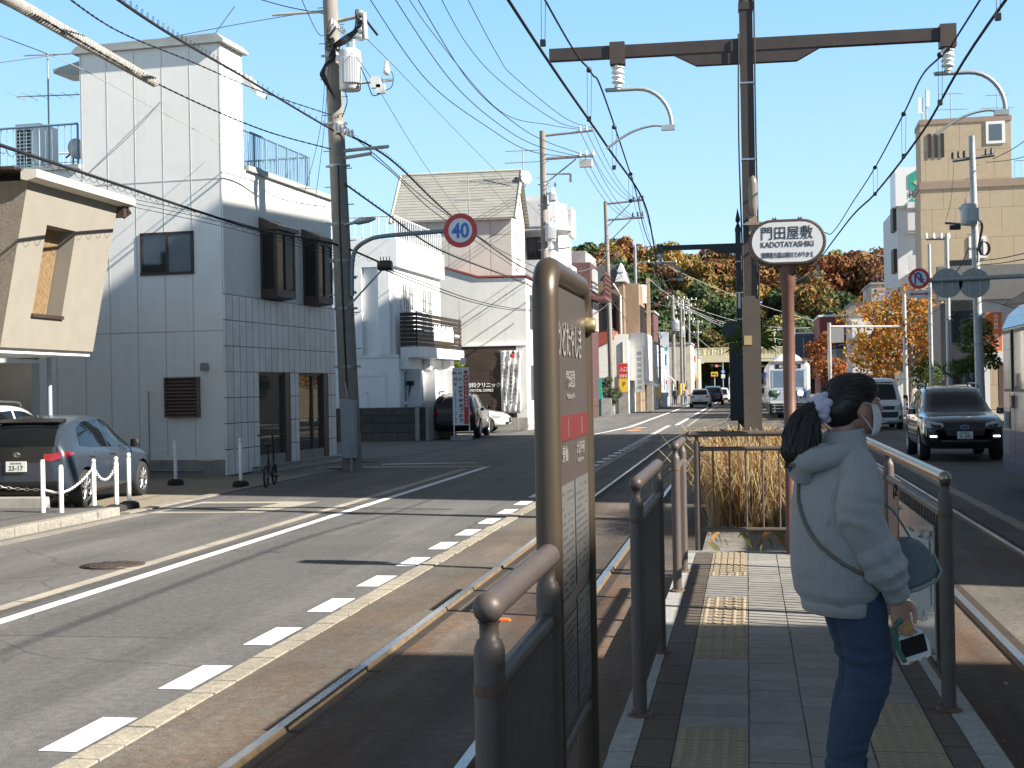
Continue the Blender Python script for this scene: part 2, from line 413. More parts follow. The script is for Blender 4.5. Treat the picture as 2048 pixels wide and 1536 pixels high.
rail(-1.37, shiftL, 'tram rail just left of the platform, second from the left')
rail(1.7, shiftR, 'tram rail just right of the platform, third from the left')
rail(2.77, shiftR, 'rightmost tram rail, nearest the oncoming cars')
# markings
b = MB(); b.quad((-6.07, -10, .004), (-5.93, -10, .004), (-5.93, 30.8, .004), (-6.07, 30.6, .004)); struct(b.build('lane_line', m_line))
b = MB(); b.quad((-10, 31.5, .004), (-9.9, 30.9, .004), (-5.93, 30.8, .0041), (-5.93, 31.1, .0041)); struct(b.build('stop_line', m_oldline))
b = MB(); b.quad((-8.9, 32.4, .004), (-8.9, 32.1, .004), (-6.6, 32.6, .0041), (-6.6, 32.7, .0041)); struct(b.build('stop_line', m_line))
b = MB(); y = -8
while y < 29:
    if not 12.6 < y < 14.2 or True: b.quad((-6.46, y, .0035), (-6.3, y, .0035), (-6.3, y+2.1, .0035), (-6.46, y+2.1, .0035)); y += 2.12
struct(b.build('old_lane_line', m_oldline))
b = MB(); y = 6.41-1.43*4; r_ = random.Random(5)
while y < 62:
    w = .2*r_.uniform(.9, 1.05) if y < 16 else .2
    b.quad((-3.62, y, .004), (-3.41, y, .004), (-3.41, y+.71, .004), (-3.62, y+.71, .004)); y += 1.43
struct(b.build('dash_line', m_line))
b = MB(); b.quad((-5.95, 50, .004), (-5.8, 50, .004), (-5.1, 60, .004), (-5.25, 60, .004))
b.quad((-5.25, 60, .0041), (-5.1, 60, .0041), (-4.9, 250, .0041), (-5.05, 250, .0041)); struct(b.build('lane_line', m_line))
b = MB(); b.quad((-3.3, 62, .004), (-3.12, 62, .004), (-2.75, 250, .004), (-2.95, 250, .004)); struct(b.build('lane_line', m_line))
b = MB()
for yy in (55.5, 58.7): b.poly([(-4.6+.3*math.cos(t*.7)*(1+.3*math.sin(3*t)), yy+.9*math.sin(t*.7), .0045) for t in range(9)])
struct(b.build('road_repair_mark', mat('repair_mark', (.50, .24, .12), .85, var=.3)))
sheet('road_patch', groundmat('asphalt_patch', (.092, .09, .09), patch=.12), -5.75, -4.3, 9.5, 16.5, .002); sheet('road_patch', MATS['asphalt_patch'], -8.6, -6.6, 4.5, 8.2, .002); sheet('road_patch', MATS['asphalt_patch'], 3.6, 6.2, 24, 31, .002)
# asphalt patch by the kerb
b = MB(); b.quad((-9.0, 19.7, .003), (-7.8, 19.7, .003), (-7.6, 21.2, .003), (-8.95, 21.2, .003)); struct(b.build('road_patch', m_asph2))
b = MB(); b.quad((-9.1, 19.45, .0025), (-7.3, 19.5, .0025), (-7.0, 21.5, .0025), (-9.05, 21.5, .0025)); struct(b.build('road_patch', m_oldline))
# left kerb and raised pavement before the car lot
b = MB(); b.box(-16, -9.6, -20, 19.2, -.02, .11); struct(b.build('pavement', m_asph2))
b = MB(); y = -6
while y < 19.0: b.box(-9.6, -9.42, y+.006, y+.6-.006, -.02, .125+rnd.uniform(-.004, .004)); y += .6
struct(b.build('kerb', m_kerb, bevel=.015))
b = MB(); y = 19.4
while y < 28: b.box(-9.55, -9.36, y+.005, y+.6-.005, -.05, .022); y += .6
struct(b.build('kerb', m_kerb))
b = MB(); b.box(6.9, 10.4, 14, 300, -.02, .12); struct(b.build('pavement', m_walk))
b = MB(); b.box(6.75, 6.899, 14, 200, -.02, .135); struct(b.build('kerb', m_kerb))
sheet('gutter', m_kerb, -9.36, -9.0, 0, 19.4, .003)
b = MB(); b.lathe([(0, 0), (.33, 0), (.34, .004), (.0, .006)], (-6.72, 13.5, .003), 24)
for i in range(5):
    for j in range(5):
        if abs(i-2)+abs(j-2) < 4: b.box(-6.72+(i-2)*.11-.04, -6.72+(i-2)*.11+.04, 13.5+(j-2)*.11-.04, 13.5+(j-2)*.11+.04, .008, .012)
tag(b.build('manhole_cover', mat('cast_iron', (.075, .055, .05), .7, .3, var=.2), world=True), 'round dark cast iron manhole cover on the old line by the solid white line', 'manhole cover')

# ---------------------------------------------------------------- platform
m_edge = groundmat('granite_edge', (.30, .298, .285), grain=.22, patch=.1, fine=90)
m_tile = groundmat('grey_tile', (.225, .217, .2), grain=.2, patch=.12, fine=120)
m_tile2 = groundmat('pale_tile', (.26, .25, .232), grain=.2, patch=.12, fine=120)
m_tiled = groundmat('brown_tile', (.09, .07, .056), grain=.25, patch=.15, fine=110)
m_tact = groundmat('tactile_tile', (.27, .22, .155), grain=.12, patch=.15, fine=80)
b = MB(); b.box(-.62, 1.04, -6, 12.75, 0, .238); struct(b.build('platform', M['concrete']))
r_ = random.Random(9)
cols = [(-.62, -.5, .6, 'e'), (-.5, -.34, .225, 'd'), (-.34, -.02, .225, 'g'), (-.02, .235, .225, 'g'), (.235, .5, .225, 'g'), (.5, .8, .225, 'g'), (.8, .915, .225, 'd'), (.915, 1.04, .6, 'e')]
mb = {k: MB() for k in 'edgpt'}; td = MB()
isd = lambda y, i: (y < 6.25 or 7.75 < y < 9.95 or y > 11.25) if i == 2 else (i == 5 and (y < 6.9 or 11.25 < y))
for i, (x0, x1, l, k) in enumerate(cols):
    y = -5+(.11 if i % 2 else 0)*(i > 2)
    while y < 12.7:
        y1 = min(y+l, 12.75); g_ = .0035; kk = k
        if isd(y+.1, i): kk = 't'
        elif k == 'g' and r_.random() < .35: kk = 'p'
        z = .25+r_.uniform(-.0015, .0015)
        mb[kk].box(x0+g_+(r_.uniform(-.002, .002)), x1-g_, y+g_, y1-g_, .2385, z)
        if kk == 't' and y > 4:
            if y > 11.2:
                for q in range(5): td.box(x0+.02+q*(x1-x0-.04)/5+.012, x0+.02+(q+1)*(x1-x0-.04)/5-.014, y+.01, y1-.008, z-.001, z+.005)
            else:
                for q in range(5):
                    for p in range(4): td.lathe([(.017, -.001), (.015, .003), (.009, .005)], (x0+.032+q*(x1-x0-.064)/4, y+.03+p*(l-.06)/3, z), 7)
        y = y1
for k, n_, m_ in (('e', 'platform_edge_stone', m_edge), ('d', 'platform_tile', m_tiled), ('g', 'platform_tile', m_tile), ('p', 'platform_tile', m_tile2), ('t', 'tactile_paving', m_tact)): struct(mb[k].build(n_, m_))
struct(td.build('tactile_paving', mat('tactile_dot', (.31, .25, .165), .7, var=.1)))
b = MB(); b.box(-.66, 1.08, 12.75, 12.8, 0, .262); struct(b.build('platform_end_kerb', m_edge))
b = MB(); b.box(-.5, 1.0, 12.83, 20.5, 0, .06); struct(b.build('planting_bed', m_walk))
# ================================================================ buildings across the road, outside the picture on the right: they shade the platform
m_offw = brickmat('shade_wall', (.27, .255, .235), (.25, .24, .22), (.2, .19, .18), 1.2, .9, .02)
def plain_block(label, x0, x1, y0, y1, h):
    t = thing('street_building', label, 'building', (x0, y0, 0), 0, 'buildings along the right side of the street')
    b = MB(); b.box(0, x1-x0, 0, y1-y0, 0, h); b.build('wall', m_offw, t)
    b = MB(); b.box(-.12, x1-x0+.12, -.12, y1-y0+.12, h, h+.2); b.build('parapet', M['concrete'], t)
    w = MB(); z = 1
    while z+1.8 < h:
        y = .8
        while y+1.6 < y1-y0: w.box(-.02, .05, y, y+1.4, z, z+1.5); y += 2.6
        z += 3
    w.build('window', M['glass'], t)
plain_block('low three-storey building nearest the platform, right of the picture', 13, 24, -16, 5.1, 10.1)
plain_block('low building past the gap, right of the picture', 13, 24, 9.7, 17.2, 8.5)
plain_block('tall block beside the oncoming lane, right of the picture', 13, 26, 17.3, 43.2, 22.2)
plain_block('unseen low block added past the tall block to shade the oncoming white van', 13, 24, 46, 60, 7.2)  # added building out of view, its height set to shade the van

# ================================================================ white three-storey building
m_wpanel = brickmat('white_panel', (.86, .832, .785), (.845, .82, .775), (.36, .35, .33), .69, 3.5, .011, 0, bump=.5, rowoff=(.0, -.12), grain=.05)
m_wplain = mat('white_render', (.86, .845, .81), .7, var=.04, scale=2, grime=.12, bump=.15, bscale=30)
m_marble = brickmat('marble_panel', (.84, .83, .82), (.73, .725, .72), (.04, .04, .045), .345, .575, .010, 0, bump=.4, rough=.3, spec=.5, grain=.1)
W1 = thing('white_building', 'three-storey white building with stair tower, brown bay windows and marble shopfront', 'building', (-11.38, 28.4, 0), R(-4))
m_seal = mat('joint_seal', (.52, .505, .48), .8, var=.2)
defm('roof_grey', (.33, .35, .34), .5, var=.15)
b = MB(); b.box(-3.5, 0, 0, 1.1, .35, 9.6); b.box(-9, -.001, 1.1, 6.5, 2.3, 6.95); b.box(-9, -.55, 1.1, 6.5, .35, 2.299); b.box(-9, -3.5, .0, 1.1, .35, 7.0)
b.build('wall', m_wplain, W1)
b = MB()                      # panel joints on the camera side
for x in (-.04, -.76, -1.44, -2.13, -2.82, -3.46, -4.2, -4.9): b.box(x-.008, x+.008, -.004, .01, .4, 9.6 if x > -3.5 else 6.95)
for z in (3.22, 6.6): b.box(-5.5, -.03, -.005, .01, z-.012, z+.012)
b.build('panel_joint', m_seal, W1)
b = MB(); b.box(-9, .01, -.01, 6.4, -.05, .349); b.build('plinth', M['concrete'], W1)
b = MB(); b.box(-3.62, .12, -.12, 1.22, 9.6, 9.66); b.prism([(-3.62, 9.66), (.12, 9.66), (-.03, 9.8), (-3.5, 9.76)], -.12, 1.2, 'xz'); b.build('roof', M['roof_grey'], W1)
b = MB(); b.box(-9.1, .09, 1.2, 6.6, 6.95, 7.07); b.box(-9.1, -3.5, -.1, 1.2, 7.0, 7.1); b.build('parapet_cap', M['roof_grey'], W1)
b = MB(); b.prism([(-4.25, 9.35), (-3.5, 9.5), (-3.5, 9.25), (-3.75, 9.2), (-4.22, 9.25)], .1, .9, 'xz'); b.build('eave', M['roof_grey'], W1)
b = MB(); b.prism([(0, 9.0), (.0, 9.2), (.35, 8.75), (.35, 8.65)], 1.1, 1.7, 'xz'); b.build('eave', M['roof_grey'], W1)
# marble cladding (rows of .575 m), leaving the glazed openings
b = MB(); T = .05
def clad(x0, x1, y0, y1, z0, z1): b.box(x0, x1, y0, y1, z0, z1)
clad(-.02, T, -.06, 6.5, 2.3, 4.03); clad(-.02, T, -.06, 1.62, .0, 2.298); clad(-.02, T, 3.5, 3.98, .0, 2.298); clad(-.02, T, 6.0, 6.5, .12, 2.298)
b.build('marble_cladding', m_marble, W1)
gl = mat('shop_glass', (.05, .06, .06), .02, var=0, spec=1.0)
def shopwin(y0, y1, door=False):
    f = MB(); f.box(-.10, -.02, y0, y0+.05, .05, 2.3); f.box(-.10, .03, y1-.3, y1, .05, 2.3); f.box(-.10, -.02, y0, y1, .05, .12); f.box(-.1, -.02, y0, y1, 2.24, 2.3)
    if door: f.box(-.1, -.015, y0+1.05, y0+1.1, .05, 2.3)
    w = f.build('shop_window', M['bronze'], W1)
    g = MB(); g.box(-.07, -.06, y0+.05, y1-.3, .12, 2.24); g.build('pane', gl, w)
    if door:
        h = MB(); h.tube([(-.02, y0+1.2, .9), (.05, y0+1.2, .95), (.05, y0+1.2, 1.25), (-.02, y0+1.2, 1.3)], .014, 6); h.build('handle', M['steel'], w)
shopwin(1.62, 3.5); shopwin(3.98, 6.0, True)
b = MB(); b.box(-.5, -.12, 1.6, 6.0, .0, 2.3); b.build('shop_interior', mat('dim_interior', (.11, .11, .10), .8, var=.3, scale=1.2), W1)
def bay(y0, y1):
    zb, zt = 4.06, 5.66
    f = MB(); P = .40
    f.box(0, P+.10, y0-.06, y1+.06, zt, zt+.09); f.prism([(0, zt+.3), (P+.1, zt+.09), (0, zt+.09)], y0-.06, y1+.06, 'xz')
    f.prism([(0, zb-.03), (P+.02, zb+.02), (P+.02, zb+.2), (0, zb+.2)], y0, y1, 'xz')
    for (yy) in (y0, (y0+y1)/2-.035, y1-.07): f.box(P-.06, P+.015, yy, yy+.07, zb+.2, zt)
    f.box(0, .06, y0, y0+.06, zb+.2, zt); f.box(0, .06, y1-.06, y1, zb+.2, zt); f.box(P-.05, P+.012, y0, y1, zt-.09, zt); f.box(0, P, y0, y0+.04, zt-.09, zt)
    o = f.build('bay_window', M['brown_paint'], W1)
    g = MB(); g.box(0, P-.02, y0+.02, y1-.02, zb+.2, zt-.02); g.build('pane', mat('bay_glass', (.02, .018, .016), .08, var=.3, scale=2, spec=.45), o)
    c = MB(); c.box(P-.018, P-.012, (y0+y1)/2+.06, y1-.09, zb+.25, zt-.12); c.build('curtain', mat('net_curtain', (.26, .23, .20), .9, var=.1), o)
bay(1.93, 3.05); bay(4.5, 5.5)
f = MB(); x0, x1, z0, z1 = -2.03, -.72, 4.5, 5.46
f.box(x0, x1, -.05, .02, z0, z0+.06); f.box(x0, x1, -.03, .02, z1-.06, z1); f.box(x0, x0+.06, -.03, .02, z0, z1); f.box(x1-.07, x1, -.03, .02, z0, z1); f.box(-1.40, -1.34, -.035, .02, z0, z1)
o = f.build('side_window', M['dark_brown'], W1)
g = MB(); g.box(x0+.05, -1.38, -.012, .03, z0+.05, z1-.05); g.build('pane', M['glass'], o); g = MB(); g.box(-1.36, x1-.05, -.016, .03, z0+.05, z1-.05); g.build('pane', mat('frosted', (.13, .145, .155), .3, var=.2, scale=1), o)
f = MB(); x0, x1, z0, z1 = -1.45, -.62, 1.33, 2.17
f.box(x0, x1, -.03, .01, z0, z1)
for i in range(10): z = z0+.05+i*.078; f.prism([(-.03, z+.06), (-.115, z), (-.115, z+.014), (-.03, z+.076)], x0+.03, x1-.03, 'yz')
f.box(x0, x0+.035, -.13, .0, z0, z1); f.box(x1-.035, x1, -.13, .0, z0, z1); f.box(x0, x1, -.13, 0, z1, z1+.03); f.box(x0, x1, -.13, 0, z0-.03, z0)
f.build('vent_louvre', mat('louvre', (.16, .11, .095), .55, var=.15), W1)
f = MB(); f.prism([(-.55, 2.33), (-.40, 2.33), (-.40, 2.47), (-.43, 2.51), (-.52, 2.51), (-.55, 2.47)], -.15, 0, 'xz'); f.build('vent_hood', mat('hood', (.28, .29, .30), .4, .4, var=.1), W1, bevel=.01)
f = MB(); f.tube([(-1.88, -.03, .3), (-1.88, -.03, 1.9)], .014, 6); f.tube([(-5, -.05, .14), (-2.4, -.05, .13), (-.6, -.05, .1)], .02, 6); f.build('conduit', M['steel_dull'], W1)
m_step = brickmat('step_tile', (.33, .30, .27), (.28, .26, .24), (.13, .12, .11), .3, .1, .008, .5, bump=.3)
f = MB(); f.box(0, .35, 1.2, 6.6, -.05, .12); f.box(0, .7, 1.4, 6.7, -.05, .04); f.build('entrance_step', m_step, W1)
def railing(name, pts, h, sp, m, parent, post=.025, bar=.010, top=.028):
    f = MB()
    for a, c in zip(pts, pts[1:]):
        a, c = Vector(a), Vector(c); L_ = (c-a).length; n = max(1, round(L_/sp))
        f.tube([a+Vector((0, 0, h)), c+Vector((0, 0, h))], top, 6); f.tube([a+Vector((0, 0, .08)), c+Vector((0, 0, .08))], bar*1.3, 4)
        for i in range(n+1):
            p = a.lerp(c, i/n); big = i % 6 == 0
            f.tube([p, p+Vector((0, 0, h))], post if big else bar, 6 if big else 4)
    return f.build(name, m, parent)
m_blue_rail = mat('blue_rail', (.16, .27, .36), .5, .2, var=.1)
railing('roof_railing', [(-.1, 1.25, 7.07), (-.1, 5.3, 7.07), (-5, 5.3, 7.07)], .85, .11, m_blue_rail, W1)
railing('roof_railing', [(-3.6, .05, 7.1), (-5.6, .05, 7.1)], .95, .17, m_blue_rail, W1, bar=.008)
railing('roof_railing', [(-3.6, 2.4, 7.05), (-5.6, 2.0, 7.05)], .75, .12, mat('pale_rail', (.6, .6, .57), .5), W1, bar=.008)
# roof things beside it
def mast_antenna(label, base, h, booms, group='television antennas on the roofs', s=1.0, lean=0):
    t = thing('tv_antenna', label, 'antenna', base, 0, group); f = MB(); f.tube([(0, 0, 0), (lean, 0, h)], .02*s, 6); f.build('mast', M['steel_dull'], t)
    for (z, l, dirn, ne, el) in booms:
        f = MB(); d = Vector((math.cos(dirn), math.sin(dirn), 0)); q = Vector((-d.y, d.x, 0)); c = Vector((lean*z/h, 0, z))
        f.tube([c-d*l*.5, c+d*l*.5], .014*s, 5)
        for i in range(ne): p = c+d*l*(-.5+i/(ne-1)); f.tube([p-q*el*(1-.5*i/ne), p+q*el*(1-.5*i/ne)], .006*s, 4)
        f.build('boom', M['steel_dull'], t)
def w1p(x, y, z):
    c, s_ = math.cos(R(-4)), math.sin(R(-4)); return Vector((-11.38+c*x-s_*y, 28.4+s_*x+c*y, z))
mast_antenna('television antenna beside the outdoor unit on the white building roof', w1p(-4.5, .3, 7.05), 2.75, [(2.7, 1.1, .1, 7, .16), (1.75, 1.5, .1, 6, .5)])
t = thing('air_conditioner', 'white outdoor unit of an air conditioner behind the roof railing', 'outdoor unit', w1p(-5.1, .35, 7.05), R(-4))
f = MB(); f.box(-.32, .32, 0, .8, 0.03, 1.15); f.build('casing', M['white_plastic'], t, bevel=.015)
f = MB()
for i in range(12):
    for j in range(2): f.box(-.27+j*.2, -.11+j*.2, -.01, .02, .1+i*.085, .155+i*.085)
f.build('grille', M['black'], t)
f = MB(); f.box(-.34, .34, .1, .2, 0, .03); f.box(-.34, .34, .6, .7, 0, .03); f.build('foot', M['steel_dull'], t)
t = thing('satellite_dish', 'white satellite dish on the roof beside the antenna mast', 'satellite dish', w1p(-4.0, .5, 7.05), R(-30))
f = MB(); f.tube([(0, 0, 0), (0, 0, .45)], .02, 6); f.tube([(0, 0, .45), (-.3, 0, .35)], .02, 6); f.build('arm', M['black'], t)
f = MB(); f.lathe([(.0, 0), (.15, .01), (.24, .035), (.245, .04), (.0, .03)], (.12, 0, .5), 18, 'x'); o = f.build('dish', M['white_plastic'], t)

# ================================================================ beige house with the leaning front
m_beige = mat('beige_render', (.255, .235, .20), .8, var=.06, bump=.2, bscale=45)
m_stucco = mat('brown_stucco', (.21, .18, .145), .9, var=.12, scale=6, bump=.6, bscale=22)
H1 = thing('beige_house', 'beige house with a leaning upper front, slit window and white gutter', 'house', (-11.1, 18.75, 0), 0)
LX = lambda z: (z-2.55)*.20        # the front leans out over the road
b = MB(); zb, zt = 2.58, 5.08; L1 = 2.93
def fr(y, z, d=0): return (LX(z)+d, y, z)
wy0, wy1, wz0, wz1 = .75, 1.42, 3.12, 4.5   # window hole
sk = .10
def wq(y, z): return y
# front face around the recess
for (ya, yb_, za, zb_) in ((0, wy0, zb, zt), (wy1+.25, L1, zb, zt), (wy0, wy1+.25, zb, wz0), (wy0, wy1+.25, wz1, zt)):
    b.quad(fr(ya, za), fr(yb_, za), fr(yb_, zb_), fr(ya, zb_))
dpt = -.30
b.quad(fr(wy0, wz0), fr(wy0, wz1), fr(wy0, wz1, dpt), fr(wy0, wz0, dpt)); b.quad(fr(wy1+.25, wz1), fr(wy1+.25, wz0), fr(wy1+.25, wz0, dpt), fr(wy1+.25, wz1, dpt))
b.quad(fr(wy0, wz1), fr(wy1+.25, wz1), fr(wy1+.25, wz1, dpt), fr(wy0, wz1, dpt)); b.quad(fr(wy1+.25, wz0), fr(wy0, wz0), fr(wy0, wz0, dpt), fr(wy1+.25, wz0, dpt))
b.quad(fr(L1, zb), (-6, L1, zb), (-6, L1, zt), fr(L1, zt))
b.quad((-6, 0, zb-.001), (-6, L1, zb-.001), fr(L1, zb-.001), fr(0, zb-.001))
b.build('front_wall', m_beige, H1)
b = MB(); b.quad(fr(0, zb), fr(0, zt), (-8, 0, zt), (-8, 0, zb)); b.quad((-8, 0, zt), fr(0, zt), fr(L1, zt), (-8, L1, zt)); b.build('side_wall', m_stucco, H1)
b = MB()
for i in range(22): y = wy0+.03+i*.04; b.box(dpt+LX(wz0)-.02, dpt+LX(wz0)+.03+LX(wz1)*0, y, y+.028, wz0, wz1+.02)
o = b.build('slat_screen', mat('bamboo', (.27, .18, .095), .7, var=.25, scale=9), H1)
for v in o.data.vertices: v.co.x += (v.co.z-wz0)*.20
b = MB(); b.box(LX(wz0)-.28, LX(wz0)+.03, wy0-.03, wy1+.28, wz0-.05, wz0+.004); b.build('sill', M['dark_brown'], H1)
b = MB(); gx = LX(zt)+.05; b.prism([(gx, 5.06), (gx+.16, 5.1), (gx+.16, 5.22), (gx-.1, 5.24), (gx-.1, 5.08)], -.12, L1+.25, 'xz'); b.build('gutter', mat('gutter', (.62, .58, .50), .5, var=.05), H1)
b = MB(); b.prism([(gx-.1, 5.2), (gx-.1, 5.245), (-8, 5.55), (-8, 5.5)], -.3, L1+.2, 'xz'); b.build('roof', M['dark_brown'], H1)
b = MB(); b.box(gx-.16, gx+.06, L1+.0, L1+.12, 4.88, 5.08); b.tube([(gx+.02, L1+.16, 5.06), (gx+.06, L1+.22, 4.98), (gx-.04, L1+.16, 4.9)], .045, 8); b.build('downpipe', M['dark_brown'], H1)
b = MB(); b.box(-6, -.06, -.02, L1+.01, zb-.08, zb-.003); b.box(-10, -3.1, L1+.01, 6.7, zb-.08, zb-.003); b.build('soffit', M['white_paint'], H1)
b = MB(); b.box(-10, -3.1, L1+.02, 6.7, zb, zt); b.build('rear_wing', m_stucco, H1)
b = MB(); b.box(-10, -3.1, 6.4, 6.7, 0, 2.5); b.box(-10.2, -9.8, -3, 6.7, 0, 2.5); b.build('lower_wall', mat('lower_wall', (.56, .53, .47), .8, var=.06, grime=.1), H1)
b = MB(); b.tube([(-.82, 2.95, .05), (-.82, 2.95, 2.5)], .04, 8); b.build('drain_pipe', mat('pipe_blue', (.34, .43, .50), .5), H1)
b = MB(); b.box(-8, -.9, -8, -.01, 0, 6.2); b.build('side_wing', m_stucco, H1)

# ================================================================ white corner shop with the dark sign (beyond the gravel lot)
W2 = thing('white_shop', 'two-storey white corner shop with roof railing and dark signboard', 'shop building', (-12.5, 47.8, 0), R(-2))
m_w2 = mat('white_shop_wall', (.82, .825, .83), .65, var=.04, grime=.1, bump=.1)
b = MB(); b.box(-12, 0, 0, 6.6, 0, 3.0); b.box(-12, -.15, .1, 6.6, 3.0, 6.35); b.box(-12, .02, -.05, 6.7, 6.35, 7.35); b.build('wall', m_w2, W2)
b = MB(); b.box(-3, -.001, -.01, .1, 3.02, 3.12)
for x in (-1.35, -.3): b.box(x-.42, x, -.05, .1, 3.12, 6.35)
b.box(-12, -.55, -.025, 0, 2.35, 2.5); b.box(-.62, -.5, -.025, 0, .8, 2.5); b.box(-12, -1.2, -.015, 0, 1.7, 1.78); b.box(-1.25, -1.2, -.015, 0, 1.1, 1.78); b.box(-1.25, -.62, -.015, 0, 1.08, 1.13)
b.build('wall_relief', m_w2, W2)
for y in (.9, 1.75, 3.6, 4.45):
    f = MB(); f.box(-.16, -.11, y, y+.62, 3.9, 5.75)
    for k in range(3): f.box(-.12, -.08, y+k*.29, y+.05+k*.29, 3.85, 5.8)
    for z in (3.85, 4.8, 5.75): f.box(-.12, -.085, y, y+.63, z, z+.05)
    o = f.build('upper_window', M['white_paint'], W2); g = MB(); g.box(-.13, -.1, y+.05, y+.58, 3.9, 5.75); g.build('pane', M['glass_grey'], o)
b = MB(); b.box(0, .75, .25, 6.9, 3.02, 3.4); b.box(0, .3, .2, .9, 2.6, 3.02); b.box(0, .3, 3.2, 3.5, 2.5, 3.02); b.box(0, .35, 6.2, 6.8, 2.5, 3.02); b.build('canopy', m_w2, W2)
f = MB()
for i in range(8): z = 3.45+i*.155; f.box(.62, .66, .25, 6.9, z, z+.13); f.box(0, .62, .24, .28, z, z+.13)
f.box(.58, .62, .3, .36, 3.4, 4.7); f.box(.58, .62, 6.7, 6.8, 3.4, 4.7)
sg = f.build('signboard', mat('sign_slats', (.028, .018, .015), .6, var=.2, scale=8), W2)
f = MB(); r_ = random.Random(4)
for k in range(5):
    yy = 2.5+k*.62
    for q in range(4): z = 3.72+q*.17; f.box(.662, .668, yy+r_.uniform(0, .12), yy+.5-r_.uniform(0, .1), z, z+.07)
    for q in range(3): z = yy+.06+q*.19; f.box(.664, .67, z, z+.07, 3.7, 4.32-r_.uniform(0, .12))
f.box(.662, .668, 1.2, 2.1, 4.0, 4.06); f.box(.662, .668, 5.75, 6.5, 3.95, 4.02)
f.build('lettering', M['white_ink'], sg)
for y0, y1 in ((.35, 1.0), (1.35, 3.1), (3.55, 4.4)):
    f = MB(); f.box(-.02, .06, y0, y0+.07, .4, 2.6); f.box(-.02, .06, y1-.07, y1, .4, 2.6); f.box(-.02, .05, y0, y1, 1.3, 1.4); f.box(-.02, .05, y0, y1, 2.5, 2.6); f.box(-.02, .05, y0, y1, .4, .48)
    o = f.build('shop_window', M['white_paint'], W2); g = MB(); g.box(-.01, .02, y0, y1, .45, 2.55); g.build('pane', mat('curtained', (.24, .29, .34), .25, var=.15, scale=3), o)
f = MB(); f.box(-.01, .03, 5.0, 5.9, .1, 2.6); f.build('door', M['dark_brown'], W2)
f = MB(); f.box(0, .5, 1.1, 1.3, .2, 2.6); f.box(0, .5, 3.2, 3.5, .2, 2.6); f.box(0, .5, 4.5, 4.9, .2, 2.6); f.box(0, .55, 6.1, 6.6, .1, 2.6); f.build('pilaster', m_w2, W2)
railing('roof_railing', [(-8, .05, 7.35), (-.08, .05, 7.35), (-.08, 6.6, 7.35)], .85, .3, mat('white_rail', (.72, .73, .74), .4, .3), W2, bar=.018, post=.03)
f = MB(); f.box(-.1, .25, .9, 1.25, 2.0, 2.16); f.tube([(0, 1.1, 1.5), (.12, 1.1, 2.0)], .03, 6); f.build('wall_lamp', M['black'], W2)
m_block = brickmat('stone_block', (.085, .075, .068), (.055, .048, .044), (.03, .028, .027), .9, .32, .015, .5, bump=.6, grain=.25)
b = MB(); b.box(-16.5, -12.2, 47.25, 47.5, -.02, 1.12); b.box(-16.5, -11.35, 47.22, 47.52, 1.12, 1.2)
b.box(-12.2, -11.4, 47.25, 47.5, 0, 1.12)
tag(b.build('block_wall', [m_block], world=True), 'low dark stone block wall edging the gravel lot in front of the white shop', 'wall')
b = MB(); b.box(-11.38, -11.3, 47.2, 52, 0, 1.2); b.box(-11.75, -11.6, 47.1, 47.24, 0, 1.25)
tag(b.build('wall_end_post', M['concrete'], world=True), 'pale end pier of the stone block wall beside the dark parked car', 'pier')

# ================================================================ dental clinic (dark timber below, pale render above)
DC = thing('dental_clinic', 'dental clinic with dark timber ground floor and pale upper wall', 'clinic building', (-9.35, 57.6, 0), 0)
m_plast = mat('grey_render', (.66, .655, .64), .8, var=.06, scale=1.4, bump=.35, bscale=6, grime=.2)
b = MB(); b.prism([(-4.35, 3.7), (0, 3.7), (0, 6.6), (-2.1, 6.62), (-4.35, 7.35)], 0, .2, 'xz'); b.box(-.2, 0, .2, 9, 0, 6.6); b.box(-8, -.2, 8.8, 9, 0, 6.6); b.build('upper_wall', m_plast, DC)
b = MB(); b.prism([(-8.6, 3.7), (-4.36, 3.7), (-4.36, 7.35), (-6.3, 7.9), (-8.6, 7.2)], .02, .2, 'xz'); 
for i in range(22): x = -8.5+i*.19; b.box(x, x+.07, -.02, .03, 3.7, 7.3 if x < -7 else 7.4)
b.build('corrugated_wall', mat('corrugated', (.50, .50, .48), .6, .2, var=.08, grime=.3), DC)
b = MB(); b.prism([(-4.4, 7.38), (-2.1, 6.66), (.12, 6.64), (.12, 6.7), (-2.1, 6.74), (-4.4, 7.46)], -.08, 9, 'xz'); b.build('roof_edge', mat('red_trim', (.28, .07, .06), .6), DC)
b = MB(); b.box(-2.95, -2.93, -.004, .01, 3.7, 5.7); b.build('panel_joint', m_seal, DC)
m_timber = brickmat('timber_board', (.052, .032, .025), (.043, .027, .022), (.012, .009, .008), 3.0, .14, .008, .5, bump=.5, grain=.2)
b = MB(); b.box(-9, -.45, -.12, .02, 0, 3.66); b.build('timber_wall', m_timber, DC)
b = MB(); b.box(-9, .0, -.16, 0, 3.66, 3.72); b.build('timber_cap', M['white_paint'], DC)
b = MB(); b.box(-3.0, -.4, -.16, -.12, 0, .55); b.box(-.45, 0, -.125, .02, 0, .55); b.build('plinth', M['concrete'], DC)
b = MB(); b.box(-.45, 0, -.12, .02, .55, 3.66); b.build('corner_wall', m_plast, DC)
o = MB().box(-7.9, -5.0, -.18, -.1, .1, 1.9).build('entrance', M['black'], DC); 
f = MB(); f.box(-8, -4.8, -.3, -.1, 1.9, 2.0); f.build('entrance_canopy', M['white_paint'], DC)
_q = at(967, 770, 57.5)-Vector((-9.35, 57.6, 0)); text('歯科クリニック', M['white_ink'], DC, (_q.x, -.14, _q.z), FRONT, w=1.5, h=.22, bold=.015, ext=.01)
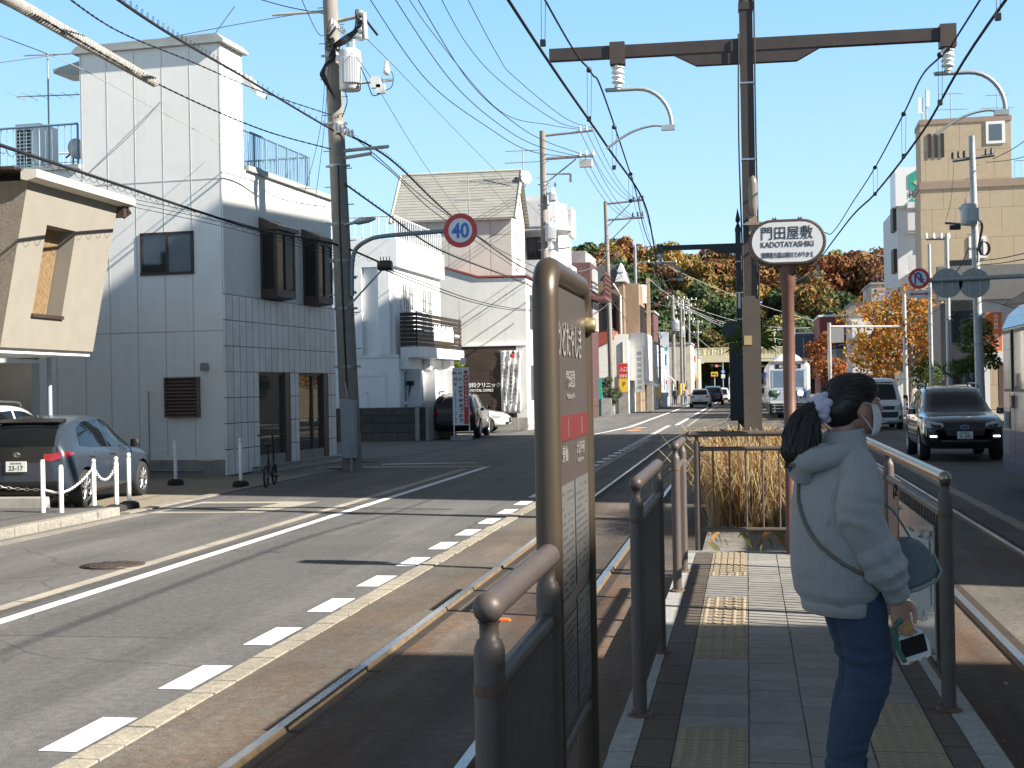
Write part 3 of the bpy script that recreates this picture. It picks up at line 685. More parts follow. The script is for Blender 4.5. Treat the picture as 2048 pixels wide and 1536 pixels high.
_q = at(962, 781, 57.5)-Vector((-9.35, 57.6, 0)); text('I DENTAL OFFICE', M['white_ink'], DC, (_q.x, -.14, _q.z), FRONT, w=1.12, h=.115, bold=.01, ext=.01)
for z in (1.2, 4.3):
    f = MB(); f.box(-.02, .04, .6, 1.6, z, z+1.7); w = f.build('window', M['white_paint'], DC); g = MB(); g.box(.0, .05, .68, 1.52, z+.08, z+1.62); g.build('pane', M['glass_grey'], w)
# banner
bn = thing('banner', 'white vertical cloth banner hanging on the dark timber clinic wall', 'banner', (-10.05, 57.38, 3.5), 0)
f = MB(); n = 12; mm = 24
vs = [((-.43+.86*i/n), .03+.03*math.sin(i*1.9+j*.35)+.02*math.sin(j*.8), -.05-2.7*j/mm) for j in range(mm+1) for i in range(n+1)]
f.add(vs, [(j*(n+1)+i, (j+1)*(n+1)+i, (j+1)*(n+1)+i+1, j*(n+1)+i+1) for j in range(mm) for i in range(n)], True)
o = f.build('cloth', mat('banner_cloth', (.66, .66, .65), .8, var=.05), bn); so_ = o.modifiers.new('t', 'SOLIDIFY'); so_.thickness = .006
f = MB(); f.tube([(-.5, .05, -.03), (.5, .05, -.03)], .012, 6); f.build('rod', M['steel'], bn)
def vtext(s, m, parent, x, y, ztop, zbot, w, bold=.01):
    n_ = len(s); h = (ztop-zbot)/n_
    mb_ = []
    for i, c in enumerate(s):
        if c == ' ': continue
        o_ = text(c, m, None, (0, 0, 0), (0, 0, 0), w=w if c not in '・-1I' else None, h=h*.82 if c not in '・-' else h*.2, bold=bold); mb_.append((o_, ztop-h*(i+.5)))
    f_ = MB()
    for o_, z in mb_:
        f_.add([(v.co.x+x, y-v.co.z, v.co.y+z) for v in o_.data.vertices], [tuple(p.vertices) for p in o_.data.polygons]); bpy.data.objects.remove(o_)
    return f_.build('lettering', m, parent)
vtext('予約なくても大丈夫', M['ink'], bn, .22, -.045, -.62, -2.45, .13); vtext('火・金夜9時まで診療', M['ink'], bn, 0.02, -.045, -.62, -2.4, .15); vtext('月木', M['ink'], bn, -.15, -.045, -.7, -1.1, .13); vtext('TEL086-272-2766', M['ink'], bn, -.28, -.045, -.5, -2.3, .1)
f = MB(); f.ball((.1, -.03, -.28), (.11, .02, .1), 12, 8); f.build('emblem', M['red'], bn); f = MB(); f.ball((.14, -.035, -.13), (.05, .02, .07), 8, 6); f.build('emblem_leaf', M['ink'], bn)
# standing signboard
sb = thing('standing_signboard', 'tall white signboard with a red stripe standing by the dark parked car', 'signboard', (-10.1, 47.3, 0), 0); sb.scale = (.9, 1, .86)
f = MB(); f.box(-.33, .33, -.03, .03, .62, 3.02); f.build('panel', M['white_plastic'], sb)
f = MB(); f.box(.13, .315, -.036, -.028, .66, 2.72); f.build('red_stripe', M['red'], sb)
for x in (-.3, .33): f = MB(); f.tube([(x, .02, 0), (x, .02, .7)], .025, 8); f.build('leg', M['white_paint'], sb)
f = MB(); f.box(-.42, .42, -.12, .12, 0, .16); f.build('base', M['concrete'], sb)
f = MB(); f.tube([(0, 0, 3.0), (0, 0, 3.25), (-.06, 0, 3.33), (-1.0, 0, 3.38)], .03, 8); f.box(.02, .22, -.08, .08, 3.22, 3.42); f.build('lamp_arm', M['white_paint'], sb)
vtext('予約なくても大丈夫', M['white_ink'], sb, .222, -.037, 2.66, 1.35, .13)
vtext('火・金夜', M['ink'], sb, .0, -.031, 2.62, 1.92, .19, .02); vtext('9', M['red'], sb, .0, -.031, 1.95, 1.75, .15, .02); vtext('時まで診療', M['ink'], sb, .02, -.031, 1.75, .7, .19, .02)
vtext('月木', M['ink'], sb, -.21, -.031, 2.62, 2.22, .15, .02); vtext('・TEL272-2766', M['ink'], sb, -.21, -.031, 2.2, .7, .08, .005)
text('歯 科', M['ink'], sb, (-.12, -.031, 2.78), FRONT, w=.38, h=.12, bold=.02); text('一般 小児', M['ink'], sb, (-.12, -.031, 2.93), FRONT, w=.34, h=.05)
f = MB(); f.ball((.22, -.03, 2.83), (.09, .012, .08), 10, 6); f.build('emblem', M['red'], sb)
# ================================================================ on the platform
PZ = .25
M['rail_worn'] = mat('rail_worn', (.12, .075, .05), .7, .1, var=.35, scale=25)
def ballpost(b, x, y, z0, z1, r=.034):
    """railing post with a shouldered top"""
    b.lathe([(r, z0), (r, z1-.075), (r*.97, z1-.055), (r*.8, z1-.04), (r*.62, z1-.035), (r*.62, z1-.005), (r*.75, z1)], (x, y, 0), 18)
def side_railing(label, x, y0, y1, group, solid=True, ymid=None, shiny=False):
    t = thing('railing', label, 'railing', (x, y0, PZ), 0, group); L_ = y1-y0; top = 1.105
    for y in [0, L_]+([ymid-y0] if ymid else []):
        f = MB(); ballpost(f, 0, y, 0, top-.03); f.build('post', M['rail_paint'], t); g = MB(); g.lathe([(.062, 0), (.062, .008), (.045, .014), (.035, .016)], (0, y, 0), 18)
        for q in range(4): g.lathe([(.009, .006), (.009, .017), (.005, .019)], (.05*math.cos(q*PI/2+.8), y+.05*math.sin(q*PI/2+.8), 0), 6)
        g.build('base_plate', M['rail_worn'], t); g = MB(); g.lathe([(.0355, .92), (.0365, .925), (.0365, .938), (.0355, .943)], (0, y, 0), 18); g.build('collar', M['rail_worn'], t)
    f = MB(); f.tube([(0, -.005, top), (0, L_+.01, top)], .031, 16); f.ball((0, -.005, top), .034, 16, 10); f.ball((0, L_+.01, top), .033, 16, 10)
    f.build('handrail', mat('rail_shiny', (.30, .25, .20), .25, .8, var=.06) if shiny else M['rail_paint'], t)
    z1, z0 = .93, .12
    f = MB(); f.tube([(0, .03, z1), (0, L_-.03, z1)], .024, 10); f.box(-.014, .014, .03, L_-.03, z0-.015, z0+.015); f.build('rail_bar', M['rail_paint'], t)
    f = MB(); n = int(L_/(.115 if shiny else .062)); 
    for i in range(1, n): y = .03+(L_-.06)*i/n; f.box(-.012, .012, y-(.011 if shiny else .0065), y+(.011 if shiny else .0065), z0, z1)
    f.build('infill', M['rail_paint'], t)
    return t
grp = 'platform railings'
side_railing('nearest railing left of the platform, ending at the bronze notice board', -.55, 2.82, 3.68, grp)
side_railing('longer left railing with slatted panel just past the notice board', -.53, 6.44, 7.98, grp)
side_railing('short left railing by the far end of the platform', -.55, 10.36, 11.45, grp)
rr = side_railing('long right-hand platform railing with shiny handrail holding notices', .92, 6.69, 11.6, grp, ymid=9.3, shiny=True)
t = thing('railing', 'open railing across the far end of the platform before the dry grass', 'railing', (-.48, 12.86, PZ), 0, grp)
f = MB(); ballpost(f, 0, 0, 0, 1.08, .03); f.build('post', M['rail_paint'], t); f = MB(); ballpost(f, 1.42, 0, 0, 1.08, .03); f.build('post', M['rail_paint'], t)
f = MB(); f.tube([(-.07, 0, 1.105), (1.48, 0, 1.105)], .027, 14); f.ball((-.07, 0, 1.105), .03, 12, 8); f.ball((1.48, 0, 1.105), .03, 12, 8); f.build('handrail', M['rail_paint'], t)
f = MB(); f.tube([(.02, 0, .965), (1.4, 0, .965)], .022, 10); f.tube([(.02, 0, .205), (1.4, 0, .205)], .022, 10); f.ball((.05, 0, .965), .028, 10, 6); f.ball((.05, 0, .205), .028, 10, 6); f.build('rail_bar', M['rail_paint'], t)
f = MB()
for i in range(8): f.tube([(.15+i*.153, 0, .21), (.15+i*.153, 0, .96)], .009, 8)
f.build('baluster', M['rail_paint'], t)
# notices on the right railing
nh = thing('notice_holder', 'clear plastic holder with curled paper notices tied to the right railing', 'notice', (.885, 6.85, PZ+.2), 0)
m_acr = mat('clear_acrylic', (.45, .45, .42), .12, var=.15, scale=3, spec=.6)
f = MB(); f.box(-.004, .004, 0, 1.5, 0, .66); f.build('holder', m_acr, nh)
m_paper = mat('notice_paper', (.46, .46, .44), .8, var=.08, scale=3)
for i, (y, z, w_, h_) in enumerate(((.1, .22, .24, .36), (.42, .12, .21, .46), (.75, .15, .42, .4))):
    f = MB(); n = 8; vs = []
    for k in range(n+1):
        a = k/n; cx = -.006-.03*math.sin(a*PI)*(i != 2)-.01*a; vs += [(cx, y+w_*a, z), (cx-.004, y+w_*a+.01, z+h_)]
    f.add(vs, [(2*k, 2*k+2, 2*k+3, 2*k+1) for k in range(n)], True); o = f.build('paper', m_paper, nh)
f = MB()
for y, z in ((.03, .04), (1.45, .04), (.03, .62), (1.45, .62)): f.lathe([(.014, -.02), (.014, .01)], (0, y, z), 8, 'x')
f.build('fixing', M['steel_dull'], nh)
# notice board
nb = thing('notice_board', 'tall bronze tubular notice board with timetable panel beside the left railing', 'notice board', (-.56, 3.79, 0), 0)
f = MB(); r = .038; Hh = 2.16; L_ = .83; c = .085
path = [(0, 0, 0), (0, 0, Hh-c)]+[(0, c-c*math.cos(a), Hh-c+c*math.sin(a)) for a in [i*PI/16 for i in range(1, 8)]]+[(0, c, Hh), (0, L_-c, Hh)]+[(0, L_-c+c*math.sin(a), Hh-c+c*math.cos(a)) for a in [i*PI/16 for i in range(1, 8)]]+[(0, L_, Hh-c), (0, L_, 0)]
f.tube(path, r, 20); f.build('frame', M['bronze_light'], nb)
f = MB(); f.tube([(0, 0, .74), (0, L_, .74)], .022, 12); f.build('lower_bar', M['rail_paint'], nb)
pan = MB().box(-.02, .02, .035, L_-.035, .78, Hh-.045).build('panel', mat('board_panel', (.062, .051, .047), .4, .1, var=.04), nb)
f = MB(); f.box(.021, .024, .04, L_-.04, 1.66, 1.735); f.build('red_band', mat('red_band', (.115, .018, .016), .4, var=0), nb)
text('かどたやしき', mat('faded_white', (.2, .185, .175), .5, var=.1), nb, (.0225, .36, 1.965), STREET, w=.56, h=.105, bold=.01, ext=.001)
text('門田屋敷', mat('faded_white', (.2, .185, .175), .5, var=.1), nb, (.0225, .36, 1.845), STREET, w=.2, h=.055, ext=.001)
text('Kadotayashiki', mat('faded_white', (.2, .185, .175), .5, var=.1), nb, (.0225, .36, 1.79), STREET, w=.18, h=.022, ext=.001)
f = MB(); f.box(.0242, .0255, .27, .275, 1.67, 1.725); f.box(.0242, .0255, .60, .607, 1.67, 1.725); f.build('band_mark', mat('faded_white', (.2, .185, .175), .5, var=.1), nb)
text('東山', mat('faded_white', (.2, .185, .175), .5, var=.1), nb, (.0225, .2, 1.62), STREET, w=.12, h=.05, ext=.001); text('大雲寺前', mat('faded_white', (.2, .185, .175), .5, var=.1), nb, (.0225, .58, 1.625), STREET, w=.2, h=.04, ext=.001); text('Daiunji-mae', mat('faded_white', (.2, .185, .175), .5, var=.1), nb, (.0225, .58, 1.585), STREET, w=.16, h=.018, ext=.001)
m_post = mat('timetable', (.105, .105, .103), .4, var=.1, scale=6)
for (y0, y1, z0, z1) in ((.06, .40, 1.16, 1.53), (.43, .77, 1.2, 1.53), (.06, .40, .82, 1.13), (.43, .77, .82, 1.16)):
    f = MB(); f.box(.021, .0225, y0, y1, z0, z1); sheet_ = f.build('poster', m_post, nb)
    g = MB(); r_ = random.Random(int(y0*100+z0*10))
    z = z1-.03
    while z > z0+.02:
        y = y0+.02
        while y < y1-.05:
            l = r_.uniform(.01, .05)
            if r_.random() < .7: g.box(.0226, .0231, y, y+l, z, z+.008)
            y += l+.012
        z -= .022
    g.build('print', mat('faded_print', (.06, .062, .066), .5, var=0), sheet_)
f = MB(); f.lathe([(.026, 0), (.026, .03), (.022, .034)], (.02, L_-.03, 2.03), 16, 'x'); f.build('clasp', mat('brass', (.55, .42, .22), .35, .8, var=.05), nb)
# station name sign
sx, sy = .385, 12.68
ns = thing('stop_name_sign', 'oval white stop name sign on a reddish brown pole at the platform end', 'stop sign', (sx, sy, PZ), 0)
f = MB(); f.lathe([(.075, 0), (.075, .012), (.056, .016), (.056, 2.42), (.07, 2.45), (.075, 2.6), (.09, 2.66)], (0, 0, 0), 20); f.build('pole', M['rust_paint'], ns)
def stadium(w, h, n=14):
    r_ = h/2; d = w/2-r_*1.05; pts = []
    for k in range(n+1): a = -PI/2+PI*k/n; pts.append((d+r_*1.05*math.cos(a), r_*math.sin(a)))
    for k in range(n+1): a = PI/2+PI*k/n; pts.append((-d+r_*1.05*math.cos(a), r_*math.sin(a)))
    return pts
zc = 2.86; o_ = stadium(.70, .42)
f = MB(); f.prism([(a, zc+b_) for a, b_ in o_], -.11, .11, 'xz'); f.build('case', M['brown_paint'], ns, bevel=.012)
f = MB()
i_ = stadium(.635, .365)
for d in (-1, 1): f.prism([(a, zc+b_) for a, b_ in i_], d*.105, d*.1115, 'xz')
f.build('face', mat('sign_face', (.66, .66, .68), .35, var=.03), ns)
text('門田屋敷', M['ink'], ns, (.0, -.1135, zc+.085), FRONT, w=.46, h=.122, bold=.003, ext=.001)
text('KADOTAYASHIKI', M['ink'], ns, (.0, -.1135, zc-.02), FRONT, w=.47, h=.052, bold=.0, ext=.001)
text('清輝橋方面は柳川でのりかえ', M['ink'], ns, (.0, -.1135, zc-.117), FRONT, w=.47, h=.054, bold=.0, ext=.001)
for x in (-.11, .12):
    f = MB(); f.tube([(x-.012, 0, zc+.2), (x-.012, 0, zc+.24)], .006, 6); f.tube([(x+.012, 0, zc+.2), (x+.012, 0, zc+.24)], .006, 6); f.tube([(x-.02, 0, zc+.225), (x+.02, 0, zc+.225)], .006, 6); f.build('hook', M['dark_brown'], ns)
f = MB(); f.tube(interp([(-.14, -.05, zc-.2), (-.17, -.05, zc-.225), (-.24, -.03, zc-.23), (-.3, .3, zc-.14)], 6), .008, 6); f.build('cable', M['wire'], ns)
f = MB(); f.box(-.09, .0, -.06, .06, zc-.235, zc-.2); f.build('junction_box', M['black'], ns)
# small things on the track bed
t = MB(); t.prism([(-.05, 0), (.05, 0), (.035, .018), (-.035, .018)], 0, .05, 'xz'); tag(t.build('reflector_stud', mat('reflector', (.9, .17, .02), .25, var=0), loc=(-1.9, 10.35, .006)), 'orange reflector stud on the brown bed between the left rails', 'road stud')
r_ = random.Random(21); lf = MB()
for k in range(60):
    if k < 26: x, y = r_.uniform(-9.9, -9.0), r_.uniform(9, 27)
    elif k < 40: x, y = r_.uniform(1.1, 1.6), r_.uniform(5, 12)
    else: x, y = r_.uniform(-.6, 2.4), r_.uniform(12.9, 20)
    a = r_.uniform(0, 6.28); s_ = r_.uniform(.012, .032); c_, q_ = math.cos(a)*s_, math.sin(a)*s_; z = .07 if (k >= 40 and x < 1) else .02
    lf.add([(x-c_, y-q_, z), (x-q_*.5, y+c_*.5, z+s_*.5), (x+c_, y+q_, z+.01), (x+q_*.5, y-c_*.5, z+s_*.3)], [(0, 1, 2, 3)])
stuff(lf.build('fallen_leaves', mat('dry_leaf', (.42, .24, .10), .8, var=.4, scale=2)), 'dry fallen leaves scattered along the kerb and track edge', 'leaves')

# ================================================================ chain posts, car lot
wp = mat('chain_post_white', (.80, .78, .79), .4, var=.04)
def chain_post(label, x, y, h, base=True, z=0.0, ball=True):
    t = thing('chain_post', label, 'post', (x, y, z), 0, 'white chain posts by the car lot')
    f = MB(); f.lathe([(.034, 0), (.034, h-.05), (.028, h-.045), (.028, h-.02)], (0, 0, 0), 12)
    if ball: f.ball((0, 0, h+.01), .035, 12, 8)
    f.build('pole', wp, t)
    if base: f = MB(); f.lathe([(.16, 0), (.165, .03), (.15, .09), (.09, .115), (.045, .12)], (0, 0, 0), 14); f.build('base', M['rubber'], t)
    return Vector((x, y, z+h-.08))
pp = [chain_post('plain white post at the pavement edge, leftmost of the chained row', -10.27, 18.45, .80, False, .11, False), chain_post('second plain white post, right behind the car bumper', -9.98, 18.45, .72, False, .11, False),
      chain_post('ball-topped white post in front of the hatchback rear wheel', -10.0, 19.5, .8), chain_post('front one of the paired ball-topped white posts', -9.75, 19.75, .82), chain_post('back one of the paired ball-topped white posts', -9.83, 20.35, .85),
      chain_post('white post against the wall of the white building', -11.36, 25.6, .85), chain_post('white post at the corner of the marble shopfront', -9.75, 25.0, .9)]
def chain(label, a, b_, s_, r=.011, mt=None):
    P = sag(a, b_, s_, 26); f = MB()
    for i in range(len(P)-1):
        c_ = (P[i]+P[i+1])/2; d = (P[i+1]-P[i]); l = d.length*.62; d.normalize(); u = Vector((0, 0, 1)).cross(d) if i % 2 else Vector((0, 0, 1)); u = (u-d*u.dot(d)).normalized()
        f.tube([c_+d*l*math.cos(k*PI/4)+u*r*1.7*math.sin(k*PI/4) for k in range(8)], r*.42, 5, closed=True)
    tag(f.build('plastic_chain', mt or wp, world=True), label, 'chain', 'white plastic chains between the posts')
chain('white chain running out of the picture left of the chained posts', (-12.6, 19.2, .82), pp[0]-Vector((0, 0, .38)), .12); chain('white chain between the two plain posts', pp[0]-Vector((0, 0, .38)), pp[1]-Vector((0, 0, .35)), .01)
chain('white chain from the second plain post to the hatchback wheel post', pp[1]-Vector((0, 0, .35)), pp[2], .07); chain('white chain hanging between the ball-topped posts', pp[2], pp[3], .22)
chain('thin white chain between the two posts by the white building', pp[5], pp[6], .3, .007); chain('thin white chain from the wall to the post by the white building', (-12.6, 25.9, .75), pp[5], .05, .006)
t = MB(); t.prism([(0, 0), (.2, 0), (.17, .26), (.03, .26)], -2.4, 0, 'yz'); o = t.build('kerb_block', M['concrete'], loc=(-10.75, 19.35, 0), bevel=.02); tag(o, 'long low concrete block behind the chained white posts', 'concrete block')
# folding bicycle by the shop
bk = thing('folding_bicycle', 'small dark folding bicycle standing by the marble shopfront', 'bicycle', gp(541, 972), R(99))
for x in (-.42, .42):
    f = MB(); f.tube([(x+.2*math.cos(a), 0, .21+.2*math.sin(a)) for a in [i*PI/10 for i in range(20)]], .02, 6, closed=True); w_ = f.build('wheel', M['rubber'], bk)
    g = MB()
    for i in range(7): a = i*PI/7; g.tube([(x-.19*math.cos(a), 0, .21-.19*math.sin(a)), (x+.19*math.cos(a), 0, .21+.19*math.sin(a))], .003, 4)
    g.tube([(x, -.04, .21), (x, .04, .21)], .02, 8); g.build('spoke', M['steel_dull'], w_)
f = MB(); f.tube([(.42, 0, .21), (.36, 0, .5), (.26, 0, .98)], .02, 8); f.tube([(.36, 0, .45), (-.1, 0, .32), (-.42, 0, .21)], .025, 8); f.tube([(-.1, 0, .3), (-.2, 0, .78)], .018, 8); f.tube([(-.42, 0, .21), (-.18, 0, .6)], .012, 6); f.build('frame', M['black'], bk)
f = MB(); f.tube([(.26, -.27, .98), (.25, -.05, 1.0), (.25, .05, 1.0), (.26, .27, .98)], .014, 6); f.tube([(.24, -.29, .98), (.27, -.18, .98)], .02, 6); f.tube([(.24, .29, .98), (.27, .18, .98)], .02, 6); f.build('handlebar', M['black'], bk)
f = MB(); f.ball((-.22, 0, .81), (.15, .08, .04), 12, 8); f.build('saddle', M['rubber'], bk); f = MB(); f.tube([(-.05, -.09, .2), (-.05, .09, .32)], .012, 6); f.box(-.1, 0, .08, .17, .3, .33); f.box(-.1, 0, -.17, -.08, .18, .21); f.lathe([(.08, -.03), (.08, -.02)], (-.05, 0, .26), 14, 'y'); f.build('pedal_crank', M['black'], bk)
# ================================================================ poles and wires
def upole(label, base, top, r0, r1, m=None, group='utility poles along the street', bands=(), steps=0, n=16):
    base, top = Vector(base), Vector(top); base.z = min(base.z, 0)
    t = thing('utility_pole', label, 'utility pole', base, 0, group); d = top-base
    f = MB(); f.tube([(0, 0, 0), d*.5, d], [r0, (r0+r1)/2, r1], n); f.build('shaft', m or M['pole_concrete'], t)
    if bands:
        f = MB()
        for k in bands: p = d*k; rr_ = r0+(r1-r0)*k; f.tube([p-d.normalized()*.03, p+d.normalized()*.03], rr_+.012, n); f.box(p.x-rr_-.09, p.x+rr_+.09, p.y-.02, p.y+.02, p.z-.025, p.z+.025)
        f.build('band', M['steel_dull'], t)
    if steps:
        f = MB()
        for i in range(steps):
            p = d*(.2+.75*i/steps); rr_ = r0+(r1-r0)*(.2+.75*i/steps); q = 1 if i % 2 else -1; f.tube([p+Vector((q*rr_*.5, 0, 0)), p+Vector((q*(rr_+.14), 0, 0))], .012, 5)
        f.build('step_bolt', M['steel_dull'], t)
    return t
def insul(f, p, h=.16, r=.05, up=1): f.lathe([(r*.5, 0), (r, h*.25*up), (r*.55, h*.35*up), (r, h*.6*up), (r*.55, h*.7*up), (r*.7, h*up)], p, 10)
def bar(f, a, b_, w=.05):
    a, b_ = Vector(a), Vector(b_); f.tube([a, b_], w*.7, 4)
def transformer(t, c, r, h, flip=1):
    f = MB(); c = Vector(c)
    f.lathe([(r*.9, 0), (r, .03), (r, h*.86), (r*.97, h*.88), (r*.97, h*.95), (r*.7, h)], c, 20); 
    for i in range(9): a = -PI/2+(-.75+i*.19)+.45; f.bx((c.x+math.cos(a)*(r+.03), c.y+math.sin(a)*(r+.03), c.z+h*.45), (.05, .05, h*.62))
    f.build('transformer', mat('transformer_grey', (.52, .53, .54), .45, .1, var=.05), t, world=True)
    f = MB(); insul(f, c+Vector((r*.4, -.05, h)), .2); insul(f, c+Vector((-r*.3, .1, h)), .2); f.box(c.x-r*1.25, c.x-r*.8, c.y-.06, c.y+.06, c.z+h*.75, c.z+h*.85); f.build('bushing', M['porcelain'], t, world=True)
U1b, U1t = at(705, 945, 30), at(655, -110, 30)
U1 = upole('thick concrete utility pole with transformer and cables before the white building', U1b, U1t, .235, .165, bands=[.2, .31, .40, .47, .58, .66, .79, .93], steps=22)
A = lambda x, y, Y=30.0: at(x, y, Y)
transformer(U1, A(701, 181, 29.6), .25, .94)
f = MB()                     # crossarms, brackets
bar(f, A(664, 45), A(715, 33), .07); bar(f, A(672, 95), A(724, 68, 29.8), .05); bar(f, A(676, 303), A(777, 293, 29.6), .06); bar(f, A(676, 318), A(742, 307, 29.6), .06); bar(f, A(676, 308), A(700, 298, 29.8), .04); bar(f, A(720, 166, 29.6), A(785, 160, 29.3), .05)
bar(f, A(662, 22), A(545, 30, 29.9), .05); bar(f, A(664, 48, 30.2), A(690, 68, 29.2), .05)
f.build('crossarm', M['galv'], U1, world=True)
f = MB(); bar(f, A(727, 25, 29.6), A(731, 78, 29.6), .09)
for y in (27, 42, 60, 75): f.lathe([(.05, -.14), (.08, -.06), (.08, 0)], A(725, y, 29.6), 10, 'x')
f.build('cable_switch', mat('switch_grey', (.48, .48, .47), .5), U1, world=True)
f = MB()
for k in range(6): insul(f, A(664+k*5, 50+k*4, 29.6), .14, .04)
for k in range(5): insul(f, A(672+k*8, 262+k*3, 29.6), .16, .055)
insul(f, A(773, 150, 29.3), .3, .08); f.ball(A(773, 143, 29.3), .09, 10, 8); f.bx(A(752, 165, 29.3), (.22, .12, .25)); f.bx(A(762, 178, 29.3), (.2, .12, .2))
f.build('insulator', M['porcelain'], U1, world=True)
f = MB()
for k in range(7): f.tube(interp([A(668+k, 95+k*3, 29.75), A(652-k*1.6, 125+k*3, 29.7), A(650-k*.5, 150+k*2, 29.7), A(664+k, 185+k*2, 29.75)], 6), .018, 6)
for k in range(4): f.tube(interp([A(668, 88+k*3, 29.75), A(690+k*2, 72+k*3, 29.6), A(708+k*3, 60, 29.55), A(712+k*4, 42, 29.5), A(712+k*2, 20+k*8, 29.5), A(722, 25+k*12, 29.6)], 6), .018, 6)
for k in range(5): f.tube(interp([A(660+k*2, 40+k*12, 29.7), A(655-k, 65+k*8, 29.7), A(660+k*3, 80+k*6, 29.7)], 5), .014, 5)
f.tube(interp([A(720, 130, 29.5), A(735, 165, 29.4), A(745, 190, 29.3), A(760, 188, 29.3)], 6), .012, 5); f.tube(interp([A(755, 185, 29.3), A(782, 175, 29.3), A(786, 150, 29.3), A(776, 138, 29.3)], 6), .01, 5)
f.tube(interp([A(676, 330, 29.75), A(684, 560, 29.75), A(695, 800, 29.75)], 8), .02, 6); f.tube(interp([A(690, 180, 29.7), A(694, 205, 29.6), A(684, 235, 29.7)], 6), .012, 5)
f.build('pole_cabling', M['wire'], U1, world=True)
f = MB(); g0 = A(715, 944, 29.7); f.box(g0.x-.34, g0.x-.02, g0.y-.12, g0.y+.1, .3, 1.62); f.tube([(g0.x-.1, g0.y-.12, 0), (g0.x-.1, g0.y-.12, .6)], .03, 6); f.tube([A(698, 815, 29.7), A(690, 765, 29.7)], .03, 6); f.build('cable_guard', mat('guard_grey', (.25, .29, .32), .5, var=.08), U1, world=True)
f = MB(); q_ = A(690, 803, 29.72); f.box(q_.x-.12, q_.x+.12, q_.y-.02, q_.y+.02, q_.z-.05, q_.z+.05); f.build('number_plate', M['yellow'], U1, world=True)
# speed limit sign on its bent arm
sp = thing('speed_limit_sign', 'round red-rimmed speed limit sign 40 on a bent arm from the thick utility pole', 'road sign', A(706, 590, 29.8), 0)
f = MB(); f.tube(interp([A(704, 592, 29.8), A(704, 540, 29.8)], 2)+interp([A(705, 520, 29.8), A(712, 498, 29.8), A(735, 481, 29.7), A(770, 472, 29.6), A(890, 462, 29.5)], 6), .05, 10); f.build('arm', mat('arm_grey', (.20, .235, .26), .45, .2, var=.08), sp, world=True)
f = MB(); bar(f, A(698, 612, 29.8), A(768, 535, 29.6), .035); bar(f, A(690, 585), A(712, 585, 29.8), .05); bar(f, A(690, 555), A(712, 555, 29.8), .05); bar(f, A(688, 614), A(702, 610, 29.8), .05); f.build('brace', M['galv'], sp, world=True)
def rsign(t, c, r, face, rim, y0=-.012):
    f = MB(); f.lathe([(r, 0), (r, .012), (0, .014)], c+Vector((0, -.012, 0)), 32, 'y'); f.build('plate', M['galv'], t, world=True)
    f = MB(); f.lathe([(r*.985, 0), (r*.985, .003)], c+Vector((0, -.017, 0)), 36, 'y'); f.build('rim', rim, t, world=True)
    f = MB(); f.lathe([(r*.70, 0), (r*.70, .003)], c+Vector((0, -.021, 0)), 36, 'y'); f.build('face', face, t, world=True)
m_sign_w = mat('sign_white', (.78, .79, .80), .35, var=.02); m_sign_r = mat('sign_red', (.58, .035, .035), .35, var=.03); m_sign_b = mat('sign_blue', (.04, .16, .55), .35, var=0)
c40 = A(921, 461, 29.45); rsign(sp, c40, .385, m_sign_w, m_sign_r)
text('40', m_sign_b, sp, c40+Vector((0, -.023, 0)), FRONT, w=.40, h=.35, bold=.03, world=True)
jb = thing('junction_box', 'small dark cable junction box hanging beside the thick utility pole', 'junction box', A(770, 545, 29.6), 0)
f = MB(); c_ = A(770, 531, 29.6); f.lathe([(.10, -.16), (.12, -.1), (.12, .1), (.10, .16)], c_, 12, 'x'); f.build('housing', M['dark_brown'], jb, world=True, fix=True); f = MB(); 
for k in range(4): f.tube([c_+Vector((-.1+k*.07, 0, .1)), c_+Vector((-.1+k*.07, 0, .2))], .01, 4)
f.build('clip', M['black'], jb, world=True)
sl_ = thing('street_lamp', 'grey street lamp head on a short arm from the thick utility pole', 'street lamp', A(694, 448, 29.8), 0)
f = MB(); f.tube([A(690, 449, 29.85), A(716, 443, 29.7)], .03, 8); f.build('arm', M['galv'], sl_, world=True); f = MB(); a_, b_ = A(708, 445, 29.7), A(750, 437, 29.5); f.tube([a_, a_.lerp(b_, .2), a_.lerp(b_, .7), b_], [.04, .075, .07, .03], 10); f.build('lamp_head', mat('lamp_grey', (.24, .27, .28), .4, .2), sl_, world=True)
# other utility poles
P2b, P2t = gp(1108, 870), at(1085, 262, 60); P2b = Vector((-8.85, 60, 0))
U2 = upole('second utility pole with two crossarms and transformer by the white flats', P2b, P2t, .20, .14, bands=[.3, .45, .55, .6, .75, .82], steps=14)
f = MB(); bar(f, at(1085, 272, 60), at(1186, 261, 60), .08); bar(f, at(1087, 318, 60), at(1187, 311, 60), .1); bar(f, at(1090, 348, 60), at(1141, 348, 60), .05); bar(f, at(1090, 368, 60), at(1152, 318, 60), .05); bar(f, at(1090, 388, 60), at(1112, 386, 60), .05); f.tube([at(1141, 348, 60), at(1141, 362, 60)], .05, 6); bar(f, at(1096, 500, 60), at(1140, 495, 60), .05); f.build('crossarm', M['steel_dull'], U2, world=True)
f = MB()
for x, y in ((1160, 259), (1173, 258), (1185, 255), (1160, 310), (1172, 308), (1186, 308), (1098, 372), (1110, 372), (1141, 362)): insul(f, at(x, y+3, 60), .22, .075)
f.build('insulator', M['porcelain'], U2, world=True)
f = MB(); q_ = at(1172, 327, 59.8); f.bx(q_, (.55, .4, .33)); f.build('switch_box', mat('switch_pale', (.42, .43, .44), .5), U2, world=True)
transformer(U2, at(1101, 483, 59.7), .24, .82); transformer(U2, at(1105, 404, 59.8), .17, .45)
